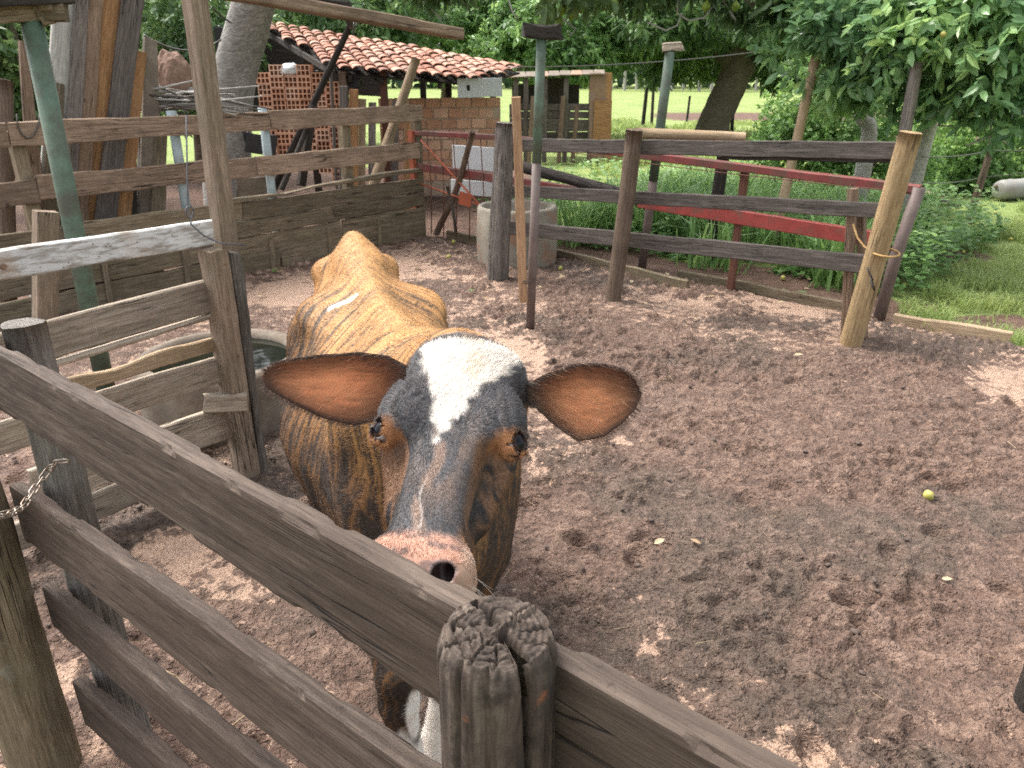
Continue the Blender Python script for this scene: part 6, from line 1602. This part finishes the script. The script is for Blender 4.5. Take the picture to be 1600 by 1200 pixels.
def ear_mesh(root, tip, fwd, wid, seed, cup, prof, droop=.0):
    """a leaf-shaped cupped ear: inner skin and outer skin, one closed shell"""
    root = np.array(root); tip = np.array(tip); fwd = np.array(fwd, float)
    ax = tip - root; L = np.linalg.norm(ax); ax /= L; fwd = fwd - (fwd @ ax) * ax; fwd /= np.linalg.norm(fwd); up = np.cross(fwd, ax)
    if up[2] < 0: up = -up
    ns, nt = 44, 36
    S, T = np.meshgrid(np.linspace(0, 1, ns), np.linspace(-1, 1, nt), indexing='ij')
    w_ = np.interp(S, prof[0], prof[1]) * wid
    wob = .05 * (fbm(S * 3 + seed, T * 2, seed=seed) - .5)
    ang = T * (1.25 - .45 * S) * cup                           # rolled at the root, opening out
    bend = -.10 * L * S ** 2 * droop
    y = np.sin(ang) / np.maximum(np.sin(1.25 * cup), .3) * w_ * (1 + wob); f = -(np.cos(ang)) * w_ * (1.05 - .45 * S) + .018 * S
    asym = np.where(T < 0, -.30, -.16) * np.sin(np.pi * np.clip(S * 1.1, 0, 1)) * w_ * np.abs(T)
    inner = root + ax * (S * L)[..., None] + up * (y + asym + bend)[..., None] + fwd * (f + .5 * w_)[..., None]
    dS = np.gradient(inner, axis=0); dT = np.gradient(inner, axis=1); nn = unit(np.cross(dS, dT)); nn = np.where((nn @ fwd).mean() < 0, -nn, nn)
    thick = .0065 * np.clip(1.15 - S ** 3, .25, 1) * np.clip(1.2 - np.abs(T) ** 4, .25, 1)
    outer = inner - nn * thick[..., None]
    V = np.concatenate([inner.reshape(-1, 3), outer.reshape(-1, 3)]); m = ns * nt
    I = (np.arange(ns - 1)[:, None] * nt + np.arange(nt - 1)[None]).ravel()
    Fi = np.stack([I, I + nt, I + nt + 1, I + 1], -1); Fo = Fi[:, ::-1] + m
    rim = list(range(nt)) + [k * nt + nt - 1 for k in range(1, ns)] + [(ns - 1) * nt + k for k in range(nt - 2, -1, -1)] + [k * nt for k in range(ns - 2, 0, -1)]
    rim = np.array(rim); rn = np.roll(rim, -1); Fr = np.stack([rim, rn, rn + m, rim + m], -1)
    # orientation: inner skin faces fwd
    e1 = V[Fi[:, 1]] - V[Fi[:, 0]]; e2 = V[Fi[:, 3]] - V[Fi[:, 0]]
    F = np.concatenate([Fi, Fo, Fr])
    if (np.cross(e1, e2) @ fwd).mean() < 0: F = F[:, ::-1]
    s_, t_ = S.ravel(), T.ravel()
    nz = fbm(s_ * 9, t_ * 14, seed=seed + 4, oct=3); nf = fbm(s_ * 5 + t_ * 2, t_ * 44, seed=seed + 5, oct=2)
    # orange skin in the cup, its middle brightened as painted glow, dark brown hair over the upper side and rim, grey at the root
    g = 1.15 * np.exp(-((s_ - .54) / .31) ** 2 - ((t_ + .25) / .56) ** 2 + .9 * (nz - .5) + .7 * (nf - .5))
    ci = mixc(np.tile(np.array([.105, .052, .034]), (m, 1)) * (.6 + .8 * nf)[:, None], (.86, .44, .23), np.clip(g, 0, 1))
    ci = mixc(ci, (.075, .052, .042), .75 * np.clip(sstep(.80, .97, np.abs(t_)) + sstep(.86, .98, s_), 0, 1)); ci = mixc(ci, (.17, .14, .12), .7 * sstep(.20, .05, s_))
    co = mixc(np.tile(np.array([.20, .11, .065]), (m, 1)), (.05, .04, .033), sstep(.5, .75, nz))
    return V, F, np.concatenate([ci, co]), dict(inner=inner, nn=nn, S=S, T=T, ax=ax, up=up, fwd=fwd, col=ci.reshape(ns, nt, 3), L=L)

def sample_surface(V, F, n, r, weight=None):
    T = np.concatenate([F[:, [0, 1, 2]], F[:, [0, 2, 3]]]) if F.shape[1] == 4 else F
    a, b, c = V[T[:, 0]], V[T[:, 1]], V[T[:, 2]]; nr = np.cross(b - a, c - a); ar = np.linalg.norm(nr, axis=1)
    w_ = ar if weight is None else ar * weight(( a + b + c) / 3, nr / np.maximum(ar, 1e-12)[:, None])
    k = np.searchsorted(np.cumsum(w_) / w_.sum(), r.random(n)); k = np.clip(k, 0, len(T) - 1); u = np.sqrt(r.random(n))[:, None]; v = r.random(n)[:, None]
    return a[k] * (1 - u) + b[k] * (u * (1 - v)) + c[k] * (u * v), nr[k] / np.maximum(ar[k], 1e-12)[:, None]
def hair_object(name, root, pts, col, rad, mat, parent):
    """root hair strands: pts (N,k,3)"""
    n, k, _ = pts.shape
    hc = bpy.data.hair_curves.new(name); hc.add_curves([k] * n)
    hc.attributes['position'].data.foreach_set('vector', pts.astype(np.float32).ravel())
    ra = hc.attributes.get('radius') or hc.attributes.new('radius', 'FLOAT', 'POINT')
    ra.data.foreach_set('value', (rad[:, None] * np.linspace(1, .25, k)[None]).astype(np.float32).ravel())
    ca = hc.attributes.new('coat', 'FLOAT_COLOR', 'POINT')
    ca.data.foreach_set('color', np.repeat(np.c_[col, np.ones(n)], k, 0).astype(np.float32).ravel())
    hc.materials.append(mat)
    o = bpy.data.objects.new(name, hc); COL.objects.link(o); o.parent = parent; o.matrix_basis = wmat(parent).inverted()
    return o

def make_cow():
    cow = thing('cow', 'brindle tan and black cow with a white forehead star, looking over the near fence', 'cow', (float(bp(.9, 0, 0)[0]), float(bp(.9, 0, 0)[1]), 0))
    V, F = surface_nets(cow_field, (-1.12, .80, -.03), (.42, 3.20, 1.50), .0115)
    V = project(V, cow_field, 3)
    m0 = np.ones(len(F), bool); c = V[F].mean(1); s, l, z = bodyc(c); h, hl, hn = headc(c)
    headm = (h > -.06) & (h < .56) & (np.abs(hl) < .17) & (hn > -.24) & (hn < .06)
    bodym = headm | (z > .55) & (s > -.1) | (c[:, 1] < 1.75)
    V, F, T1, _ = quad_subdiv(V, F, bodym); V = project(V, cow_field, 2)
    c = V[F].mean(1); h, hl, hn = headc(c); headm = (h > -.05) & (h < .56) & (np.abs(hl) < .16) & (hn > -.20) & (hn < .05)
    V, F, T2, _ = quad_subdiv(V, F, headm); k_ = np.where(np.linalg.norm(V - hp(.2, 0, -.08), axis=1) < .40)[0]; V[k_] = project(V[k_], cow_field, 2, .001)
    c = V[F].mean(1); hc_ = np.stack(headc(c), 1); em_ = np.zeros(len(F), bool)
    for k in (0, 1): em_ |= np.sqrt(((hc_ - np.array(EYE[k])) ** 2).sum(1)) < .042
    V, F, T3, _ = quad_subdiv(V, F, em_); k_ = np.where(np.minimum(*[np.linalg.norm(V - hp(*EYE[q]), axis=1) for q in (0, 1)]) < .06)[0]; V[k_] = project(V[k_], cow_field, 2, .0006)
    Tr = np.concatenate([q for q in (T1, T2, T3) if len(q)])
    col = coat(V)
    # ears are rooted in the head and belong to the same skin
    ears = []; off = len(V); EV, EF, EC = [], [], []
    for root, tip, fwd, wid, sd, cup, prof in ((hp(.035, -.092, -.088), P(412, 588, Y=1.30), (.25, -1, .22), .068, 3, 1.0, ([0, .10, .22, .40, .62, .80, .92, .98, 1], [.34, .48, .82, 1.0, .92, .74, .52, .28, .05])), (hp(.045, .095, -.080), P(1003, 612, Y=1.26), (-.22, -1, .15), .076, 9, .95, ([0, .14, .28, .48, .70, .86, .95, 1], [.26, .30, .62, .98, 1.0, .80, .50, .05]))):
        v, f, cc, inf = ear_mesh(root, np.array(tuple(tip)), fwd, wid, sd, cup, prof); EV.append(v); EF.append(f + off); EC.append(cc); off += len(v); ears.append((v, f, cc, inf))
    Vall = np.concatenate([V] + EV); Call = np.concatenate([col] + EC)
    me = mesh_np('cow_body', Vall, [np.concatenate([F] + EF), Tr], smooth=True, attrs={'coat': Call})
    t = NT('cow_coat'); at = t.n('ShaderNodeAttribute'); at.attribute_name = 'coat'; v = t.coords(rnd=False)
    n1 = t.noise(v, 240, 4, .7); n2 = t.noise(v, 38, 5, .65)
    colr = t.mix(t.math('MULTIPLY', n1, .35), at.outputs['Color'], t.mix(1.0, at.outputs['Color'], .55, 'MULTIPLY'))
    t.done(colr, .62, t.bump(t.math('ADD', t.math('MULTIPLY', n1, .5), n2), .45, .003), .35)
    t.b.inputs['Subsurface Weight'].default_value = .05; t.b.inputs['Subsurface Radius'].default_value = (.012, .005, .003)
    body = add('body', me, t.m, cow)
    # the ears' thin skin lets light through
    t = NT('cow_ear'); at = t.n('ShaderNodeAttribute'); at.attribute_name = 'coat'; t.done(at.outputs['Color'], .6, None, .3)
    tr = t.n('ShaderNodeBsdfTranslucent'); hv = t.n('ShaderNodeHueSaturation'); hv.inputs['Value'].default_value = 1.9; hv.inputs['Saturation'].default_value = .85; t.l(at.outputs['Color'], hv.inputs['Color']); t.l(hv.outputs[0], tr.inputs['Color'])
    mx = t.n('ShaderNodeMixShader'); mx.inputs[0].default_value = .62; t.l(t.b.outputs[0], mx.inputs[1]); t.l(tr.outputs[0], mx.inputs[2]); t.l(mx.outputs[0], t.out.inputs['Surface'])
    me.materials.append(t.m)
    mi = np.zeros(len(me.polygons), np.int32); mi[len(F):len(F) + sum(len(q) for q in EF)] = 1; me.polygons.foreach_set('material_index', mi); me.update()
    # eyes
    t = NT('cow_eye'); v = t.coords(rnd=False); sx = t.n('ShaderNodeSeparateXYZ'); t.l(v, sx.inputs[0])
    em = t.m
    e_iris = t.ramp(sx.outputs[0], [(.0, (.14, .10, .085)), (.62, (.18, .13, .11)), (.80, (.50, .44, .40)), (.815, (.030, .016, .011)), (.90, (.060, .032, .022)), (.93, (.006, .007, .012)), (1.0, (.004, .005, .010))])
    # local X of the eye runs -r..r; scale to 0..1
    mr = t.n('ShaderNodeMapRange'); mr.inputs['From Min'].default_value = -EYE_R * .94; mr.inputs['From Max'].default_value = EYE_R * .94; t.l(sx.outputs[0], mr.inputs['Value'])
    t.l(mr.outputs[0], e_iris.node.inputs['Fac'])
    t.done(e_iris, .10, None, .16)
    for k, sg in enumerate((-1, 1)):
        bm = bmesh.new(); bmesh.ops.create_uvsphere(bm, u_segments=40, v_segments=24, radius=EYE_R * .94)
        mee = bpy.data.meshes.new('eyeball'); bm.to_mesh(mee); bm.free()
        for p_ in mee.polygons: p_.use_smooth = True
        # both eyes look past the lens, out and forward
        look = Vector(EH * .24 + EL * sg * .58 + EN * .78) if sg < 0 else Vector(EH * .20 + EL * sg * .74 + EN * .66)
        Me = look.normalized().to_track_quat('X', 'Z').to_matrix().to_4x4(); Me.translation = Vector(hp(*EYE[k]))
        add('eyeball', mee, em, body, Me)
    # ---- coat hair
    t = NT('cow_hair'); at = t.n('ShaderNodeAttribute'); at.attribute_name = 'coat'; t.done(at.outputs['Color'], .5, None, .35); hm = t.m
    r = np.random.default_rng(5)
    cam_p = np.array([0, 0, CAM_H])
    def facing(p, n): return ((cam_p - p) * n).sum(1) > -.05
    def wbody(p, n):
        h, hl, hn = headc(p); hd = (h > -.04) & (h < .6) & (np.abs(hl) < .18) & (hn > -.3)
        mz = (h > .455) & (hn > -.20) & (h < .6)
        return np.where(hd, np.where(mz, .0, 9.0), 1.0) * facing(p, n) * (p[:, 2] > .12)
    N = 230000
    root, nr = sample_surface(V, F, N, r, wbody)
    ins = cow_field(root); root = root
    h, hl, hn = headc(root); hd = sstep(-.08, -.02, h) * (h < .6) * (np.abs(hl) < .2) * (hn > -.3)
    # bare rims of the eyes
    ok = np.ones(N, bool)
    for k in (0, 1):
        e0 = np.array(EYE[k]); ok &= ~((eye_uv(np.stack([h, hl, hn], 1), k)[4] < .006) & (np.sqrt((h - e0[0]) ** 2 + (hl - e0[1]) ** 2 + (hn - e0[2]) ** 2) < .04))
    root, nr, hd, h, hl, hn = root[ok], nr[ok], hd[ok], h[ok], hl[ok], hn[ok]; N = len(root)
    d = fur_dir(root, nr); jit = r.normal(size=(N, 3)) * .22
    wave = fbm(root[:, 0] * 30, root[:, 1] * 30, root[:, 2] * 30, seed=91, oct=2)[:, None] - .5
    side = np.cross(nr, d)
    dirv = unit(d + jit + side * wave * 1.1 + nr * (.13 + .05 * hd[:, None]))
    star = np.exp(-(np.clip(h, 0, 1) / .16) ** 2) * hd
    ln = (.012 * (1 - hd) + hd * (.0050 + .0085 * star)) * r.uniform(.6, 1.3, N); ln = ln[:, None]
    p1 = root + dirv * ln * .5; p2 = root + unit(dirv * 1.0 - nr * .18) * ln
    root2 = root - nr * .001
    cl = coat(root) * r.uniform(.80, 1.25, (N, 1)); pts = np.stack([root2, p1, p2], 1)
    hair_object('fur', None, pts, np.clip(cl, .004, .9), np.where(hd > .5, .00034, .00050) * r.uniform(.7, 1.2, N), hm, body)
    # long hair inside and round the ears
    P_, C_, Rr = [], [], []
    for v, f, cc, inf in ears:
        ns, nt = inf['S'].shape; n = 4200
        i = r.integers(1, ns - 1, n); j = r.integers(0, nt, n); rim = r.random(n) < .62; j = np.where(rim, np.where(r.random(n) < .5, r.integers(0, 3, n), nt - 1 - r.integers(0, 3, n)), j)
        a = inf['inner'][i, j]; nn = inf['nn'][i, j]; S = inf['S'][i, j][:, None]; T = inf['T'][i, j][:, None]
        dd = unit(inf['ax'] * (.75 + r.normal(size=(n, 1)) * .25) + inf['up'] * (T * .45 - .25 + r.normal(size=(n, 1)) * .16) + nn * (.25 + .2 * r.random((n, 1))))
        L_ = np.where(rim, .011, .030 * (1 - .6 * S[:, 0]))[:, None] * r.uniform(.5, 1.2, (n, 1))
        pts = np.stack([a - nn * .001, a + dd * L_ * .5, a + unit(dd + inf['ax'] * .4) * L_ + np.array([0, 0, -.1]) * L_], 1)
        cl = inf['col'][i, j] * r.uniform(.8, 1.35, (n, 1)); pale = r.random(n) < .08; cl[pale] = np.array([.45, .27, .16]) * r.uniform(.7, 1.1, (pale.sum(), 1))
        P_.append(pts); C_.append(cl); Rr.append(np.full(n, .00028))
    # whiskers at the muzzle and lashes over the eyes
    n = 46; sg = np.where(r.random(n) < .5, -1, 1); w0 = np.array([hp(.44 + .03 * r.random(), k * (.062 + .006 * r.random()), -.03 - .07 * r.random()) for k in sg])
    wd = unit(EL * sg[:, None] * .8 + EH * .45 + EN * r.uniform(-.2, .2, (n, 1)) + r.normal(size=(n, 3)) * .15); L_ = r.uniform(.025, .07, (n, 1))
    P_.append(np.stack([w0, w0 + wd * L_ * .5, w0 + wd * L_ + np.array([0, 0, -.18]) * L_], 1)); C_.append(np.tile(np.array([.45, .40, .35]), (n, 1))); Rr.append(np.full(n, .00030))
    for k, sg in enumerate((-1, 1)):
        n = 60; a = r.uniform(-1.1, 1.1, n); e0 = np.array(EYE[k])
        ax_ = np.array(EYE_AX) * np.array([1, sg, 1]); ax_ = ax_ / np.linalg.norm(ax_); t1 = np.array([.90, sg * .10, -.40]); t1 = t1 - (t1 @ ax_) * ax_; t1 /= np.linalg.norm(t1); t2 = np.cross(ax_, t1) * sg
        if (t2[0] * EH + t2[1] * EL + t2[2] * EN)[2] < 0: t2 = -t2
        us = np.sin(a) * .017; vs_ = .0118 * (1 - (us / .0205) ** 2)
        b0 = e0 + ax_ * np.sqrt(np.maximum(1e-6, .0255 ** 2 - us ** 2 - vs_ ** 2))[:, None] + t1 * us[:, None] + t2 * vs_[:, None]; bw = np.array([hp(*q) for q in b0])
        o_ = ax_ * .8 + t2 * .35 + t1 * (np.sin(a) * .5)[:, None]; ow = unit(o_[:, :1] * EH + o_[:, 1:2] * EL + o_[:, 2:] * EN); up_ = (t2[0] * EH + t2[1] * EL + t2[2] * EN)
        L_ = r.uniform(.010, .018, (n, 1)); P_.append(np.stack([bw, bw + ow * L_ * .55, bw + ow * L_ + up_ * L_ * .25], 1)); C_.append(np.tile(np.array([.03, .025, .022]), (n, 1))); Rr.append(np.full(n, .00032))
    hair_object('ear_hair', None, np.concatenate(P_), np.clip(np.concatenate(C_), .004, .9), np.concatenate(Rr), hm, body)
    return cow

# ------------------------------------------------------------------ small things on the ground
def make_ground_litter():
    fm = fruit_mesh(.052, .026, 1.0); fm.materials.append(M['fruit_yellow'])
    for px, py, lab in ((1460, 772, 'yellow guava lying alone on the mud of the open yard'), (705, 400, 'green-yellow guava lying near the gnarled post'), (1228, 433, 'pale guava lying in the soil behind the lowest dark rail'), (712, 377, 'small yellowing guava lying in the corner by the red rods'), (880, 418, 'small guava lying at the edging board')):
        q = P(px, py, z=.03); o = add('fallen_guava', fm, None, None, Matrix.Translation(q) @ Matrix.Rotation(1.3, 4, 'Y')); tag(o, lab, 'guava')
    r = np.random.default_rng(33)
    gm = fruit_mesh(.045, .023, 1.0); gm.materials.append(M['fruit_yellow'])
    for k in range(12):
        q = P(r.uniform(1410, 1590), r.uniform(330, 480), z=.0); o = add('windfall', gm, None, None, Matrix.Translation(q + Vector((0, 0, .03)))); tag(o, 'fallen guava lying in the lawn grass', 'guava', 'windfall guavas in the lawn')
    # single fallen leaves that can be told apart
    def leaf(px, py, L, a, tint, lab, mat='dead_leaf', z=.028):
        q = P(px, py, z=z); d = np.array([[math.cos(a), math.sin(a), .12]]); V, F, T = leaves_np(np.zeros((1, 3)), d, np.array([[.15, -.2, 1.0]]), np.array([L]), np.array([L * .45]), np.array([tint]), True, .08)
        o = add('fallen_leaf', mesh_np('fallen_leaf', V, F, attrs={'tint': T}), M[mat], None, Matrix.Translation(q)); tag(o, lab, 'leaf', 'fallen leaves, ' + lab if ' lying on the dirt ' in lab else None)
    leaf(1022, 850, .06, .6, 1.0, 'pale curled leaf on the dark mud right of the cow\'s head'.replace('right of', 'beyond'))
    leaf(1470, 905, .045, .0, .95, 'narrow pale leaf lying on the open mud below the yellow guava')
    leaf(1095, 850, .05, 2.4, .45, 'brown leaf lying beside the pale curled leaf')
    leaf(1240, 555, .07, .1, .9, 'yellowish leaf on the mud before the yellow end post')
    for k in range(54):
        px = r.uniform(620, 1330) if k < 40 else r.uniform(380, 460)
        where = 'before the mossy retaining boards' if k >= 40 else 'in the corner by the red rods' if px < 745 else 'beside the gnarled post' if px < 870 else 'between the pipe and the brown post' if px < 1040 else 'between the brown and yellow posts'
        leaf(px, r.uniform(378, 470 if px < 1000 else 510), r.uniform(.05, .09), r.uniform(0, 6.28), r.random(), 'dry leaf lying on the dirt ' + where)
    for px, py, where in ((388, 412, 'before the mossy retaining boards'), (425, 425, 'before the mossy retaining boards'), (735, 452, 'beyond the cow\'s hip'), (1218, 452, 'under the lowest dark rail'), (1245, 455, 'under the lowest dark rail'), (760, 395, 'at the foot of the gnarled post')):
        leaf(px, py, .10, r.uniform(0, 6.28), .5, 'green leaf lying on the dirt ' + where, 'weed')
    # straws and twigs
    sg = []
    n = 260
    for k in range(n):
        A = r.uniform(-4.0, 1.5); B = r.uniform(.7, 5.2); q = W(A, B, r.uniform(.012, .035)); a = r.uniform(0, 6.28); L = r.uniform(.02, .07)
        sg.append((q, q + Vector((math.cos(a) * L, math.sin(a) * L, r.uniform(-.008, .012)))))
    V, F = [], []
    for a, b in sg:
        d = (b - a).normalized(); s = d.cross(Vector((0, 0, 1))) * .0012; k = len(V); u_ = Vector((0, 0, .0015))
        V += [a + s, a - s, a + u_, b + s * .6, b - s * .6, b + u_]; F += [(k, k + 3, k + 5, k + 2), (k + 2, k + 5, k + 4, k + 1), (k + 1, k + 4, k + 3, k)]
    o = add('straw', mesh_np('straw', np.array([tuple(v) for v in V]), np.array(F), attrs={'tint': np.repeat(r.random(n), 6)}), M['dead_leaf']); tag(o, 'loose straws trodden into the muddy yard', 'straw', kind='stuff')
    for pts, lab in ((((258, 1048), (275, 1056), (288, 1070), (290, 1085)), 'thin curved twig lying under the near fence'), (((358, 1138), (370, 1128), (382, 1118)), 'short straight straw lying under the near fence')):
        tag(tube('twig', [P(x, y, z=.025) for x, y in pts], .003, M['tan_strip'], nr=5), lab, 'twig')
    # clods and stones
    bm = bmesh.new(); bmesh.ops.create_icosphere(bm, subdivisions=2, radius=1); base = np.array([v.co[:] for v in bm.verts]); tri = np.array([[v.index for v in f.verts] for f in bm.faces]); bm.free()
    V, F = [], []; n = 260
    for k in range(n):
        A = r.uniform(-4.2, 1.4); B = r.uniform(.6, 5.3); q = W(A, B, 0); mk = mud_mask(np.array([q.x]), np.array([q.y]))[0]
        if mk < .42: continue
        sz = r.uniform(.005, .014); nz = fbm(base[:, 0] * 1.7 + k, base[:, 1] * 1.7, base[:, 2] * 1.7, seed=k % 50, oct=2)[:, None]
        v = base * (.55 + .9 * nz) * np.array([1.2, 1.0, .7]) * sz; a = r.uniform(0, 6.28); c_, s_ = math.cos(a), math.sin(a)
        v = np.c_[v[:, 0] * c_ - v[:, 1] * s_, v[:, 0] * s_ + v[:, 1] * c_, v[:, 2]] + np.array([q.x, q.y, .016]); F.append(tri + len(V) * len(base)); V.append(v)
    o = add('mud_clods', mesh_np('mud_clods', np.concatenate(V), np.concatenate(F), smooth=True), plain('clod', (.135, .098, .080), .9, .5, 20, bump=.004)); tag(o, 'loose clods of mud over the yard', 'clods', kind='stuff')

# ------------------------------------------------------------------ build
make_ground()
make_yard()
make_near_fence()
make_chute_fence()
make_back_fence()
make_far_fence()
make_red_gate()
make_pipe_posts()
make_tanks()
make_shed()
make_far_shed()
make_left_planks()
make_overhead()
make_right_clutter()
make_trees()
make_grass()
make_cow()
make_ground_litter()
